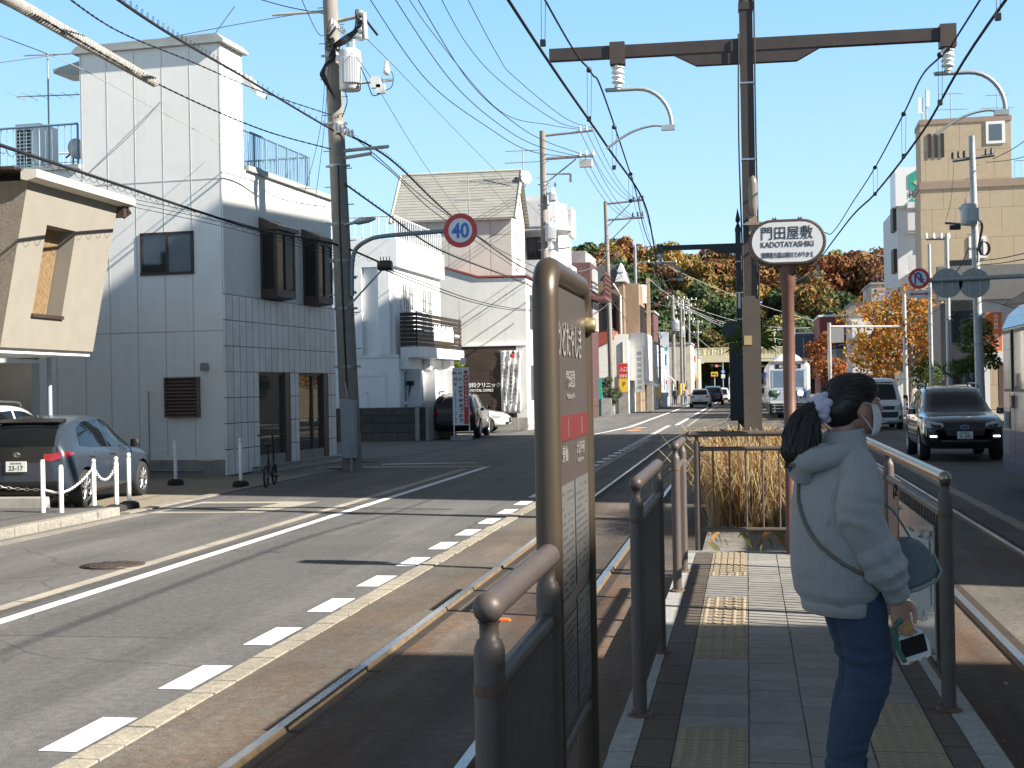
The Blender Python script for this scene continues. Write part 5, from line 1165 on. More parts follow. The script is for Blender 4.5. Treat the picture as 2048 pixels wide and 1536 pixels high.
# ---- dark grey hatchback, tail towards us
HB = [(-1.97, .42, .72, .80, .60, .52), (-1.93, .30, .90, 1.02, .74, .62), (-1.85, .24, .95, 1.12, .80, .64), (-1.62, .22, .97, 1.32, .835, .62), (-1.35, .21, .96, 1.43, .85, .60), (-.9, .2, .94, 1.49, .85, .60), (-.2, .2, .91, 1.50, .85, .60), (.25, .2, .89, 1.44, .85, .58), (.7, .2, .885, 1.16, .85, .56), (1.0, .2, .88, .97, .85, .66), (1.3, .2, .85, .91, .84, .70), (1.7, .22, .76, .82, .82, .68), (1.9, .26, .66, .72, .74, .60), (1.97, .34, .56, .60, .58, .48)]
def hatch(label, loc, rz, paint, plate, cat='car', group=None, lights=m_tail, simple=False, roof=None, rear_black=True):
    win = [('side_window', [(-1.36, 1.02), (-.98, .985), (-.25, .955)], [(-1.2, 1.30), (-.9, 1.395), (-.27, 1.425)], 'y2', 0, m_cglass), ('side_window', [(-.19, .953), (.82, .93)], [(-.19, 1.425), (.06, 1.41), (.3, 1.33), (.82, .97)], 'y2', 0, m_cglass),
           ('windscreen', [(-.62, 1.0), (.62, 1.0)], [(-.52, 1.42), (.52, 1.42)], 'x', 1, m_cglass), ('rear_window', [(-.60, 1.03), (0, 1.02), (.60, 1.03)], [(-.50, 1.40), (.50, 1.40)], 'x', -1, m_cglass)]
    if rear_black: win.append(('tailgate_panel', [(-.70, .80), (0, .78), (.70, .80)], [(-.64, 1.03), (.64, 1.03)], 'x', -1, m_trim))
    win += [('taillight', [(.44, .80), (.60, .80), (.70, .84)], [(.44, .91), (.60, .92), (.70, .94)], 'x2', -1, lights), ('taillight', [(-1.87, .85), (-1.62, .90)], [(-1.86, .94), (-1.62, .915)], 'y2', 0, lights), ('bumper_trim', [(-.62, .27), (.62, .27)], [(-.66, .48), (.66, .48)], 'x', -1, m_trim),
            ('headlight', [(.42, .60), (.66, .60)], [(.45, .72), (.70, .76)], 'x2', 1, m_head), ('grille', [(-.5, .36), (.5, .36)], [(-.4, .56), (.4, .56)], 'x', 1, m_trim)]
    t, bvh, patch = car('parked_car' if group is None else 'car', label, cat, loc, rz, HB, paint, (-1.24, 1.28), win, group, wr=.31, ww=.2, half=.82, plate=plate)
    if not simple:
        mirror(t, .72, .80, .90, m_trim)
        for s_ in (-1, 1):
            for x in (-.98, -.08):
                h, _, _, _ = bvh.ray_cast(Vector((x, s_*3, .83)), Vector((0, -s_, 0))); f = MB(); f.tube([(x-.09, h.y+s_*.012, .83), (x, h.y+s_*.03, .832), (x+.09, h.y+s_*.012, .83)], .014, 6); f.build('door_handle', paint, t)
            for lo in ([(-.235, .3), (-.235, .955)], [(.72, .3), (.80, .6), (.82, .93)], [(-1.0, .55), (-1.05, .75), (-.98, .98)]):
                P_ = []
                for a, c in zip(lo, lo[1:]):
                    for k in range(6):
                        q = k/5; x, z = lerp(a[0], c[0], q), lerp(a[1], c[1], q); h, _, _, _ = bvh.ray_cast(Vector((x, s_*3, z)), Vector((0, -s_, 0)))
                        if h: P_.append((h.x, h.y+s_*.0005, h.z))
                f = MB(); f.tube(P_, .005, 4); f.build('door_seam', m_trim, t)
            patch('sill_trim', [(-.9, .21), (.92, .21)], [(-.9, .27), (.92, .27)], 'y', m_trim, side=s_)
        f = MB(); f.tube([(-1.78, .0, 1.12), (-1.83, .0, 1.045)], .02, 6); f.tube([(-1.86, .02, 1.03), (-1.86, .35, 1.06)], .014, 6); f.build('wiper', m_trim, t)
        f = MB(); f.prism([(-1.30, 1.40), (-1.55, 1.385), (-1.58, 1.41), (-1.30, 1.465)], -.54, .54, 'xz'); f.build('spoiler', m_trim if roof else paint, t, bevel=.01)
        f = MB(); f.lathe([(.02, 0), (.012, .05), (0, .07)], (-1.2, 0, 1.47), 8); f.build('antenna', m_trim, t)
        h, _, _, _ = bvh.ray_cast(Vector((-5, 0, .905)), Vector((1, 0, 0))); f = MB()
        for rx, rz_ in ((.055, .036), (.022, .034)): f.tube([(h.x-.014, rx*math.cos(k*PI/8), .905+rz_*math.sin(k*PI/8)) for k in range(16)], .005, 5, closed=True)
        f.tube([(h.x-.014, .035*math.cos(k*PI/8), .922+.013*math.sin(k*PI/8)) for k in range(16)], .004, 5, closed=True); f.build('badge', M['steel'], t)
    return t
p_grey = mat('paint_slate', (.028, .040, .058), .3, .1, 0, coat=.35)
c0 = gp(165, 1020)+Vector((0, 0, 0))
CAR_RZ = R(90+4.6)
d_ = Vector((math.cos(CAR_RZ), math.sin(CAR_RZ), 0))
_rw = gp(163, 1015)
HCt = hatch('dark grey hatchback with red tail lights parked beside the white chained posts', _rw-(d_*-1.24+Vector((d_.y, -d_.x, 0))*.74), CAR_RZ, p_grey, (-1, .72, '23-17', m_plate_w), roof=True)
# white van roof behind it
VAN = [(-2.3, .35, 1.0, 1.80, .78, .66), (-2.24, .25, 1.05, 1.90, .84, .68), (-2.0, .22, 1.05, 1.95, .85, .70), (0, .2, 1.05, 1.97, .85, .71), (1.0, .2, 1.05, 1.95, .85, .70), (1.45, .2, 1.05, 1.86, .85, .68), (1.8, .2, 1.04, 1.42, .85, .68), (2.05, .22, 1.0, 1.14, .84, .70), (2.26, .26, .86, .95, .80, .66), (2.34, .36, .70, .78, .70, .58)]
p_white = carpaint('paint_white', (.70, .71, .72), .22, 0)
vwin = [('side_window', [(-2.0, 1.12), (.35, 1.12)], [(-1.9, 1.68), (.35, 1.70)], 'y2', 0, m_cglass), ('side_window', [(.45, 1.12), (1.72, 1.10)], [(.45, 1.70), (1.3, 1.66), (1.72, 1.22)], 'y2', 0, m_cglass),
        ('windscreen', [(-.74, 1.13), (.74, 1.13)], [(-.62, 1.80), (.62, 1.80)], 'x', 1, m_cglass), ('rear_window', [(-.66, 1.1), (.66, 1.1)], [(-.6, 1.7), (.6, 1.7)], 'x', -1, m_cglass),
        ('headlight', [(.46, .72), (.76, .74)], [(.50, .90), (.77, .98)], 'x2', 1, m_head), ('grille', [(-.50, .76), (.50, .76)], [(-.52, .90), (.52, .90)], 'x', 1, m_trim), ('bumper_grille', [(-.58, .46), (.58, .46)], [(-.62, .68), (.62, .68)], 'x', 1, m_trim), ('fog_lamp', [(.62, .40), (.72, .42)], [(.62, .54), (.74, .56)], 'x2', 1, m_trim), ('taillight', [(.66, .8), (.76, .8)], [(.66, 1.3), (.74, 1.3)], 'x2', -1, m_tail)]
def van(label, loc, rz, paint, plate, name='van', cat='van'):
    t, bvh, patch = car(name, label, cat, loc, rz, VAN, paint, (-1.35, 1.42), vwin, None, wr=.32, ww=.2, half=.82, plate=plate)
    mirror(t, 1.72, .84, 1.16, m_trim); f = MB(); h, _, _, _ = bvh.ray_cast(Vector((5, 0, .96)), Vector((-1, 0, 0))); f.tube([(h.x+.01, -.3, .94), (h.x+.015, 0, .95), (h.x+.01, .3, .94)], .012, 6); f.build('chrome_strip', M['steel'], t)
    return t
van('white van coming along the oncoming lane behind the black car', Vector((4.95, 54.6, 0)), R(-90), p_white, (1, .36, '70-51', m_plate_w))
SEDAN = [(-2.25, .42, .72, .80, .60, .5), (-2.2, .3, .9, 1.0, .76, .62), (-1.9, .24, .98, 1.06, .84, .66), (-1.5, .22, .98, 1.10, .88, .62), (-1.1, .22, .96, 1.32, .89, .58), (-.6, .2, .94, 1.41, .89, .58), (0, .2, .92, 1.42, .89, .58), (.5, .2, .91, 1.30, .89, .58), (1.0, .2, .91, 1.0, .89, .64), (1.4, .2, .88, .93, .88, .72), (1.9, .22, .8, .85, .86, .70), (2.2, .26, .68, .73, .78, .62), (2.32, .36, .56, .6, .58, .48)]
swin = [('side_window', [(-1.3, 1.0), (-.3, .97)], [(-1.0, 1.25), (-.6, 1.34), (-.3, 1.36)], 'y2', 0, m_cglass), ('side_window', [(-.24, .97), (.9, .95)], [(-.24, 1.36), (.2, 1.33), (.9, .99)], 'y2', 0, m_cglass), ('windscreen', [(-.64, 1.02), (.64, 1.02)], [(-.5, 1.37), (.5, 1.37)], 'x', 1, m_cglass), ('rear_window', [(-.6, 1.1), (.6, 1.1)], [(-.5, 1.35), (.5, 1.35)], 'x', -1, m_cglass),
        ('headlight', [(.46, .58), (.7, .6)], [(.5, .70), (.76, .76)], 'x2', 1, m_head), ('headlight', [(1.75, .62), (2.1, .62)], [(1.62, .74), (2.12, .68)], 'y2', 0, m_head), ('grille', [(-.42, .40), (.42, .40)], [(-.36, .62), (.36, .62)], 'x', 1, m_trim), ('air_intake', [(.5, .33), (.72, .36)], [(.5, .44), (.74, .46)], 'x2', 1, m_trim)]
car('parked_car', 'white low coupe parked against the dark timber clinic wall, nose to the right', 'car', Vector((-12.05, 55.2, 0)), R(3), SEDAN, p_white, (-1.4, 1.4), swin, None, wr=.33, ww=.22, half=.86, rim=m_alloy)
SUV = [(-2.25, .5, .85, .95, .62, .54), (-2.2, .34, 1.0, 1.2, .8, .66), (-2.05, .28, 1.04, 1.42, .86, .68), (-1.8, .26, 1.05, 1.58, .885, .67), (-1.2, .25, 1.04, 1.67, .90, .66), (-.5, .25, 1.02, 1.69, .90, .66), (.15, .25, 1.01, 1.66, .90, .655), (.5, .25, 1.01, 1.52, .90, .64), (.95, .25, 1.01, 1.20, .90, .66), (1.2, .25, 1.005, 1.07, .90, .74), (1.6, .26, .98, 1.03, .89, .76), (2.0, .28, .92, .97, .87, .76), (2.2, .32, .82, .88, .82, .70), (2.28, .42, .68, .74, .68, .58)]
def suv(label, loc, rz, paint, plate, front=True, group=None, name='car'):
    w_ = [('side_window', [(-2.0, 1.14), (-1.35, 1.10)], [(-1.85, 1.38), (-1.4, 1.52)], 'y2', 0, m_cglass), ('side_window', [(-1.28, 1.10), (-.32, 1.07)], [(-1.28, 1.53), (-.32, 1.57)], 'y2', 0, m_cglass), ('side_window', [(-.26, 1.07), (.86, 1.05)], [(-.26, 1.57), (.1, 1.55), (.35, 1.46), (.86, 1.09)], 'y2', 0, m_cglass),
          ('windscreen', [(-.72, 1.10), (0, 1.08), (.72, 1.10)], [(-.585, 1.60), (0, 1.63), (.585, 1.60)], 'x', 1, m_cglass), ('rear_window', [(-.64, 1.12), (.64, 1.12)], [(-.55, 1.54), (.55, 1.54)], 'x', -1, m_cglass),
          ('taillight', [(.48, .95), (.70, .86), (.84, .92)], [(.5, 1.04), (.7, 1.06), (.84, 1.0)], 'x2', -1, m_tail), ('rear_bumper_trim', [(-.7, .34), (.7, .34)], [(-.74, .56), (.74, .56)], 'x', -1, m_trim)]
    if front: w_ += [('headlight', [(.44, .80), (.70, .76), (.80, .78)], [(.46, .86), (.70, .92), (.80, .95)], 'x2', 1, m_head), ('headlight_lens', [(.50, .785), (.70, .765)], [(.50, .835), (.72, .85)], 'x2', 1, m_trim),
                     ('grille', [(-.40, .60), (0, .56), (.40, .60)], [(-.46, .87), (0, .88), (.46, .87)], 'x', 1, m_trim), ('air_intake', [(-.5, .36), (.5, .36)], [(-.55, .50), (.55, .50)], 'x', 1, m_trim), ('side_intake', [(.58, .40), (.72, .44)], [(.56, .66), (.76, .68)], 'x2', 1, m_trim)]
    t, bvh, patch = car(name, label, 'car', loc, rz, SUV, paint, (-1.33, 1.36), w_, group, wr=.36, ww=.23, half=.87, plate=plate)
    mirror(t, .82, .88, 1.04, paint)
    for s_ in (-1, 1):
        f = MB(); f.tube(interp([(-1.6, s_*.60, 1.62), (-1.5, s_*.60, 1.72), (-.7, s_*.60, 1.745), (.0, s_*.595, 1.72), (.12, s_*.59, 1.63)], 5), .02, 6); f.build('roof_rail', mat('roof_rail', (.12, .13, .14), .3, .5), t)
        if front:
            h, _, _, _ = bvh.ray_cast(Vector((5, s_*.68, .575)), Vector((-1, 0, 0))); f = MB(); f.box(h.x-.02, h.x+.022, min(s_*.6, s_*.74), max(s_*.6, s_*.74), .56, .59); f.build('daytime_lamp', m_drl, t)
        for x in (-1.02, -.02):
            h, _, _, _ = bvh.ray_cast(Vector((x, s_*3, .94)), Vector((0, -s_, 0))); f = MB(); f.tube([(x-.1, h.y+s_*.012, .94), (x, h.y+s_*.03, .942), (x+.1, h.y+s_*.012, .94)], .015, 6); f.build('door_handle', paint, t)
    if front:
        h, _, _, _ = bvh.ray_cast(Vector((5, 0, .775)), Vector((-1, 0, 0)))
        f = MB(); f.lathe([(.001, 0), (.001, .001)], (h.x, 0, .775), 8, 'x'); f.tube([(h.x+.012, .095*math.cos(k*PI/10), .775+.045*math.sin(k*PI/10)) for k in range(20)], .008, 6, closed=True); bd = f.build('badge', M['steel'], t)
        f = MB(); f.prism([(.085*math.cos(k*PI/10), .775+.038*math.sin(k*PI/10)) for k in range(20)], h.x+.004, h.x+.014, 'yz'); f.build('badge_field', mat('badge_blue', (.03, .07, .32), .3), bd)
        f = MB()
        for y_, z_, q in ((.045, .785, .018), (-.02, .768, .01), (-.045, .778, .009), (-.03, .755, .009), (-.055, .762, .008), (-.005, .758, .008)): f.box(h.x+.014, h.x+.018, y_-q*1.6, y_+q*1.6, z_-q*.35, z_+q*.35); f.box(h.x+.014, h.x+.018, y_-q*.35, y_+q*.35, z_-q, z_+q)
        f.build('badge_star', M['steel'], bd)
        f = MB()
        for z in (.66, .71, .76): f.box(h.x-.03, h.x+.003, -.4, .4, z, z+.012)
        f.build('grille_bar', mat('grille_bar', (.04, .04, .042), .25, .4), t)
        f = MB(); f.tube([(h.x-.02, -.56, .42), (h.x+.01, -.48, .47), (h.x+.01, .48, .47), (h.x-.02, .56, .42)], .012, 6); f.build('bumper_line', mat('bumper_line', (.10, .10, .105), .35, .4), t)
    return t
suv('white car mostly hidden behind the dark grey hatchback', Vector((-14.25, 23.7, 0)), R(86), p_white, None, front=False, name='parked_car')
p_black = carpaint('paint_black', (.010, .013, .018), .12, .2)
S1 = suv('black car with roof rails waiting in the oncoming lane, daytime lamps lit', Vector((4.78, 33.5, 0)), R(-91), p_black, (1, .60, '3 30', m_plate_w))
suv('dark glossy car with red tail lights parked behind the tall white signboard', Vector((-10.75, 50.4, 0)), R(94), p_black, None, front=False, name='parked_car')
hatch('white hatchback driving away on the left lane', Vector((-3.75, 111.2, 0)), R(90), p_white, (-1, .6, '58-10', m_plate_w), group='cars driving away down the street', rear_black=False)
suv('black car driving away just ahead of the white hatchback', Vector((-3.0, 123, 0)), R(90), p_black, None, front=False, group='cars driving away down the street')
hatch('white car with red lamps farthest ahead in the left lane', Vector((-2.55, 139, 0)), R(90), p_white, None, group='cars driving away down the street', simple=True, rear_black=True)
p_silver = carpaint('paint_silver', (.22, .225, .23), .25, .6)
suv('silver wagon with red tail lamps parked behind the pale square pole', Vector((-8.1, 106.5, 0)), R(84), p_silver, None, front=False, name='parked_car')
# ---------------------------------------------------------------- tram
TR = thing('tram', 'white tram with a rounded roof hump approaching on the right track', 'tram', (2.13, 72.2, 0), R(-90))
m_tram = mat('tram_white', (.66, .68, .70), .3, var=.03, coat=.4); m_tramp = mat('tram_blue', (.42, .47, .60), .3, var=.03)
def tramring(x, w, z0, z1): 
    h = [(w*.92, z0), (w, z0+.15), (w, z1-.32), (w*.95, z1-.16), (w*.82, z1-.04), (w*.5, z1+.02)]
    return [(x, a, z) for a, z in h]+[(x, -a, z) for a, z in h[::-1]]
f = MB(); f.loft([tramring(-12, 1.1, .75, 2.95), tramring(-.35, 1.14, .75, 2.98), tramring(-.08, 1.08, .75, 2.97), tramring(0, .98, .78, 2.92)]); f.build('body', m_tram, TR, fix=True)
f = MB(); f.loft([[(x, .78*math.cos(a), 2.94+h*math.sin(a)) for a in [k*PI/10 for k in range(11)]] for x, h in ((-11, .4), (-.9, .48), (-.45, .42), (-.2, .26))]); f.build('roof_hump', m_tram, TR, fix=True)
f = MB(); f.prism([(-1.02, 2.94), (1.02, 2.94), (.98, 2.99), (-.98, 2.99)], -.2, .06, 'yz'); f.build('roof_lip', mat('tram_lip', (.45, .22, .12), .5), TR)
f = MB(); f.box(-.02, .012, -.78, .78, 1.62, 2.46); f.build('windscreen', mat('tram_sky_glass', (.13, .19, .28), .1, var=.3, scale=2), TR); f = MB()  # windscreen: the sky's reflection is put into the pale blue-grey glass colour
for y in (-.84, .78): f.box(-.03, .02, y, y+.06, 1.58, 2.5)
f.box(-.03, .02, -.84, .84, 2.46, 2.54); f.box(-.03, .022, -.03, .03, 1.6, 2.5); f.build('window_frame', mat('tram_frame', (.5, .55, .62), .3, .3), TR)
f = MB()
for k in range(9):
    for s_ in (-1, 1): f.box(-11.2+k*1.2, -10.3+k*1.2, s_*1.1-.04, s_*1.1+.045, 1.6, 2.4)
f.build('side_window', m_cglass, TR)
f = MB(); f.box(-.02, .014, -.66, .66, 2.60, 2.82); db = f.build('destination_box', M['black'], TR); text('東山', M['white_ink'], db, (.0155, -.3, 2.71), (R(90), 0, R(90)), w=.34, h=.15, ext=.001); text('岡山', M['white_ink'], db, (.0155, .3, 2.71), (R(90), 0, R(90)), w=.34, h=.15, ext=.001)
f = MB(); f.box(-.02, .008, -.95, .95, .95, 1.56); f.build('front_panel', m_tramp, TR)
for s_ in (-1, 1):
    f = MB(); f.lathe([(.13, -.02), (.13, .03), (.10, .045), (0, .05)], (.01, s_*.62, 1.30), 16, 'x'); f.build('headlight', mat('tram_lamp_on', (1, .85, .6), .2, var=0, emit=4) if s_ > 0 else M['steel'], TR); f = MB(); f.lathe([(.05, 0), (.05, .03)], (.01, s_*.62, 1.08), 10, 'x'); f.build('small_lamp', M['black'], TR)
f = MB(); f.ball((.006, -.72, 1.28), (.006, .34, .2), 12, 8); f.build('leaf_decal', mat('decal_green', (.06, .2, .03), .5), TR); f = MB(); f.box(.008, .014, -1.0, -.86, 1.12, 1.46); f.build('decal_block', M['black'], TR); f = MB(); f.box(.008, .012, .74, .9, 1.05, 1.5); f.build('decal_blue', M['blue_paint'], TR)
f = MB(); f.tube([(.012, .42, 1.0), (.012, .42, 1.45)], .012, 4)
for k in range(4): f.tube([(.012, .52-.02*k, 1.12+.09*k), (.012, .42, 1.06+.09*k), (.012, .32+.02*k, 1.12+.09*k)], .008, 4)
f.build('tree_decal', M['black'], TR)
text('7201', M['ink'], TR, (.012, .42, .98-.08+.02), (R(90), 0, R(90)), w=.26, h=.07, ext=.001)
f = MB()
for z in (.32, .48, .64): f.box(-.1, .05, -.85, .85, z, z+.05)
for y in (-.75, -.3, .3, .7): f.box(-.08, .04, y, y+.06, .25, .75)
f.build('fender', M['steel_dull'], TR)
f = MB(); f.box(-11.8, -.2, -.98, .98, .2, .76); f.build('underframe', M['black'], TR)
for x in (-1.5, -3.2, -8.8, -10.5):
    for s_ in (-1, 1): f = MB(); f.lathe([(.33, -.05), (.33, .05)], (x, s_*.52, .35), 16, 'y'); f.build('wheel', M['steel_dull'], TR)
f = MB(); f.box(-.25, -.12, -1.32, -1.16, 2.1, 2.4); f.tube([(-.2, -1.14, 2.4), (-.2, -1.24, 2.42)], .015, 6); f.build('mirror', M['blue_paint'], TR)
f = MB(); f.tube([(-6, -.5, 3.1), (-5.2, -.5, 3.9), (-6, -.6, 4.9), (-6, .6, 4.9), (-5.2, .5, 3.9), (-6, .5, 3.1)], .03, 6); f.build('pantograph', M['steel_dull'], TR)
# far tram, seen beside the black pole
TF = thing('tram', 'distant pale tram far down the left track beyond the footbridge', 'tram', (-1.6, 205, 0), R(90)); f = MB(); f.loft([tramring(x, w, .6, 3.1) for x, w in ((-.0, 1.05), (.1, 1.15), (11, 1.15))]); f.build('body', m_tram, TF, fix=True)
f = MB(); f.box(-.03, .0, -.8, .8, 1.6, 2.5); f.build('windscreen', m_cglass, TF); f = MB(); f.box(-.02, .3, -1, 1, .15, .6); f.build('underframe', mat('tram_red', (.25, .06, .05), .6), TF); f = MB(); f.box(-.03, 0, -.6, .6, 2.65, 2.9); f.build('destination_box', M['black'], TF)
# ---------------------------------------------------------------- bus at the right edge
BU = thing('bus', 'silver and blue bus at the right edge, ahead of the black car', 'bus', (4.2, 23.6, 0), R(-90.5))
m_bus = mat('bus_silver', (.42, .41, .42), .3, .25, var=.1, scale=2, coat=.4); m_busb = mat('bus_blue', (.035, .065, .17), .35, var=.08, coat=.3); bx_ = 10.5
prof = [(0, .35), (.02, 2.65), (.10, 2.88), (.28, 3.04), (1.2, 3.1), (2.1, 3.04), (2.3, 2.8), (2.36, .35)]
f = MB(); f.prism([(y, z) for y, z in prof], 0, bx_, 'yz'); f.build('body', m_bus, BU, bevel=.03)
f = MB(); f.box(-.001, bx_+.01, -.012, .0, .32, 1.0); f.box(-.012, 0, .02, 2.3, .32, 1.0); f.build('lower_band', m_busb, BU)
f = MB(); f.prism([(.0, 2.66), (.105, 2.885), (.285, 3.045), (.275, 3.03), (.115, 2.87), (.015, 2.66)], .02, bx_, 'yz'); f.build('roof_shoulder', mat('bus_sky', (.10, .28, .55), .3, coat=.5), BU)
for x0, x1 in ((.22, .92), (1.15, 2.6), (2.7, 4.2), (4.3, 5.8), (5.9, 7.4), (7.5, 9.0)):
    f = MB(); f.box(x0, x1, -.016, .01, 1.62, 2.62); f.build('window_frame', M['black'], BU); g = MB(); g.box(x0+.04, x1-.04, -.02, .005, 1.67, 2.56); g.build('window', mat('bus_glass_pale', (.46, .45, .36), .12, var=.25, scale=2.5, spec=.8) if x0 < .5 else m_cglass, BU)
f = MB(); f.box(.26, .9, -.022, -.015, 2.3, 2.31); f.box(.26, .9, -.022, -.015, 1.95, 1.96); f.build('defroster_line', M['black'], BU)
for z0, z1 in ((1.02, 1.30), (.62, .97)):
    f = MB()
    for k in range(12): z = z0+(z1-z0)*k/12; f.prism([(-.02, z), (-.008, z+.018), (-.004, z+.018), (-.004, z)], .16, .62, 'yz')
    f.build('engine_vent', M['black'], BU)
f = MB(); f.box(.02, 1.1, -.014, -.004, 1.345, 1.35); f.box(.70, .705, -.014, -.004, 1.0, 1.6); f.box(1.1, 1.105, -.014, -.004, .4, 1.6); f.build('panel_seam', M['black'], BU)
f = MB(); f.box(.98, 1.04, -.05, 0, 1.36, 1.56); f.build('side_lamp', m_tail, BU)
for x in (2.6, 8.2): wheel_parts(BU, x, .13, .48, .26, -1)
f = MB(); f.box(-.015, .0, .25, 2.1, 1.7, 2.6); f.build('rear_window', m_cglass, BU)
# ================================================================ people
def remesh(o, vox, smooth=2, dec=None):
    m_ = o.modifiers.new('r', 'REMESH'); m_.mode = 'VOXEL'; m_.voxel_size = vox; m_.use_smooth_shade = True
    if smooth: s_ = o.modifiers.new('s', 'SMOOTH'); s_.iterations = smooth; s_.factor = .5
    me = eval_mesh(o); o.modifiers.clear(); mats = list(o.data.materials); o.data = me
    me.materials.clear()
    for q in mats: me.materials.append(q)
    for p in me.polygons: p.use_smooth = True; p.material_index = 0
    return o
def normals(o): return [(v, v.normal.copy()) for v in o.data.vertices]
def ring(c, rx, ry, n=20, tilt=(0, 0), rot=0, sq=0):
    out = []
    for k in range(n):
        a = 2*PI*k/n; x, y = math.cos(a), math.sin(a)
        if sq: x = math.copysign(abs(x)**(1-sq), x); y = math.copysign(abs(y)**(1-sq), y)
        x, y = x*rx, y*ry; x, y = x*math.cos(rot)-y*math.sin(rot), x*math.sin(rot)+y*math.cos(rot)
        out.append((c[0]+x, c[1]+y, c[2]+x*tilt[0]+y*tilt[1]))
    return out
def chainloft(b, pts, radii, n=14):
    b.tube(pts, radii, n); b.ball(pts[0], radii[0], n, 8); b.ball(pts[-1], radii[-1], n, 8)
# --- waiting woman; local axes: +x the way she faces, +y her left, z up
m_skin = mat('skin', (.42, .235, .165), .5, var=.06, scale=20); m_skin.node_tree.nodes['Principled BSDF'].inputs['Subsurface Weight'].default_value = .08
def fabric(name, col, noise_s, fold=.0, rough=.9, weave=.25, sheen=.0):
    m, t, b = _nodes(name); N, L = t.nodes, t.links; tc = N.new('ShaderNodeTexCoord')
    n1 = N.new('ShaderNodeTexNoise'); n1.inputs['Scale'].default_value = noise_s; n1.inputs['Detail'].default_value = 3; L.new(tc.outputs['Object'], n1.inputs[0])
    rp = N.new('ShaderNodeValToRGB'); rp.color_ramp.elements[0].position = .3; rp.color_ramp.elements[1].position = .7
    rp.color_ramp.elements[0].color = (*[c*(1-weave) for c in col], 1); rp.color_ramp.elements[1].color = (*[c*(1+weave) for c in col], 1); L.new(n1.outputs['Fac'], rp.inputs[0]); L.new(rp.outputs[0], b.inputs['Base Color'])
    b.inputs['Roughness'].default_value = rough; b.inputs['Specular IOR Level'].default_value = .2; b.inputs['Sheen Weight'].default_value = sheen
    n2 = N.new('ShaderNodeTexNoise'); n2.inputs['Scale'].default_value = noise_s*1.5; L.new(tc.outputs['Object'], n2.inputs[0])
    bp = N.new('ShaderNodeBump'); bp.inputs['Strength'].default_value = .25; bp.inputs['Distance'].default_value = .003; L.new(n2.outputs['Fac'], bp.inputs['Height']); L.new(bp.outputs[0], b.inputs['Normal']); return m
m_hood = fabric('grey_sweat_cloth', (.34, .35, .36), 260, weave=.18, sheen=.2); m_jean = fabric('denim', (.05, .078, .13), 300, weave=.3); m_hair = mat('hair_black', (.012, .010, .010), .42, var=.3, scale=40, spec=.5)
m_mask = mat('mask_white', (.62, .63, .66), .8, var=.03); m_bag = fabric('bag_canvas', (.15, .185, .19), 120, weave=.08); m_scr = mat('scrunchie_cloth', (.55, .52, .66), .8, var=.06)
WX, WY, WRZ = .345, 5.15, 20
WO = thing('person', 'woman in a grey hooded sweatshirt, jeans and white mask waiting on the platform', 'person', (WX, WY, PZ), R(WRZ))
HT = 1.60
# body: one skin surface of head, neck, trunk, arms, hands and legs
b = MB()
hc = Vector((.045, 0, 1.485))                                  # head centre
b.ball(hc, (.092, .073, .108), 24, 16); b.ball(hc+Vector((-.018, 0, .012)), (.088, .074, .094), 22, 14)
b.ball(hc+Vector((.045, 0, -.055)), (.05, .052, .055), 16, 10); b.ball(hc+Vector((.062, 0, -.085)), (.028, .03, .026), 12, 8)      # jaw, chin
b.tube([hc+Vector((.088, 0, .02)), hc+Vector((.108, 0, -.018)), hc+Vector((.098, 0, -.028))], [.009, .014, .011], 8); b.ball(hc+Vector((.098, 0, -.05)), (.012, .024, .007), 10, 6)
for s_ in (-1, 1): b.ball(hc+Vector((-.0, s_*.074, -.012)), (.02, .008, .03), 10, 8); b.ball(hc+Vector((.008, s_*.077, -.034)), (.009, .007, .012), 8, 6); b.ball(hc+Vector((.075, s_*.032, .018)), (.014, .016, .012), 10, 6)
b.tube([(-.012, 0, 1.30), (.0, 0, 1.37), (.02, 0, 1.43)], [.058, .05, .05], 16)
b.loft([ring((-.02, 0, .80), .10, .15), ring((-.01, 0, .88), .115, .165), ring((-.01, 0, 1.02), .095, .135), ring((0, 0, 1.18), .10, .14), ring((-.01, 0, 1.26), .07, .14), ring((-.01, 0, 1.33), .05, .07)])
ARM = {-1: [(-.01, -.155, 1.235), (-.035, -.205, 1.08), (.07, -.215, .88), (.105, -.212, .80)], 1: [(-.01, .155, 1.235), (-.03, .20, 1.08), (.13, .17, .95), (.20, .12, .93)]}
for s_ in (-1, 1): chainloft(b, [Vector(p) for p in ARM[s_]], [.042, .04, .032, .026])
def hand(b, w, d, side, curl=.9, pinch=False):
    """w wrist, d direction of the palm; five curled fingers and a thumb"""
    w, d = Vector(w), Vector(d).normalized(); lat = Vector((1, 0, 0)); lat = (lat-d*lat.dot(d)).normalized(); nrm = d.cross(lat).normalized()*side
    pc = w+d*.045
    b.loft([[tuple(w+d*q+lat*(math.cos(a)*wx)+nrm*(math.sin(a)*.014)) for a in [k*PI/6 for k in range(12)]] for q, wx in ((-.01, .024), (.02, .034), (.055, .039), (.08, .038))])
    for i, (o_, l) in enumerate(((-.029, .058), (-.010, .07), (.010, .074), (.029, .066))):
        p = w+d*.075+lat*o_; a1, a2, a3 = .35*curl, 1.1*curl, 1.75*curl; P = [p]
        for a_, q in ((a1, .42), (a2, .32), (a3, .26)): P.append(P[-1]+(d*math.cos(a_)+nrm*math.sin(a_))*l*q*1.15)
        b.tube(P, [.0088, .0085, .008, .0065], 8); b.ball(P[-1], .0068, 8, 6)
    p = w+d*.025+lat*.034; P = [p, p+lat*.018+d*.026+nrm*.008, p+lat*.012+d*.05+nrm*.024, p+lat*.002+d*.066+nrm*.034]; b.tube(P, [.012, .011, .0095, .0075], 8); b.ball(P[-1], .0078, 8, 6)
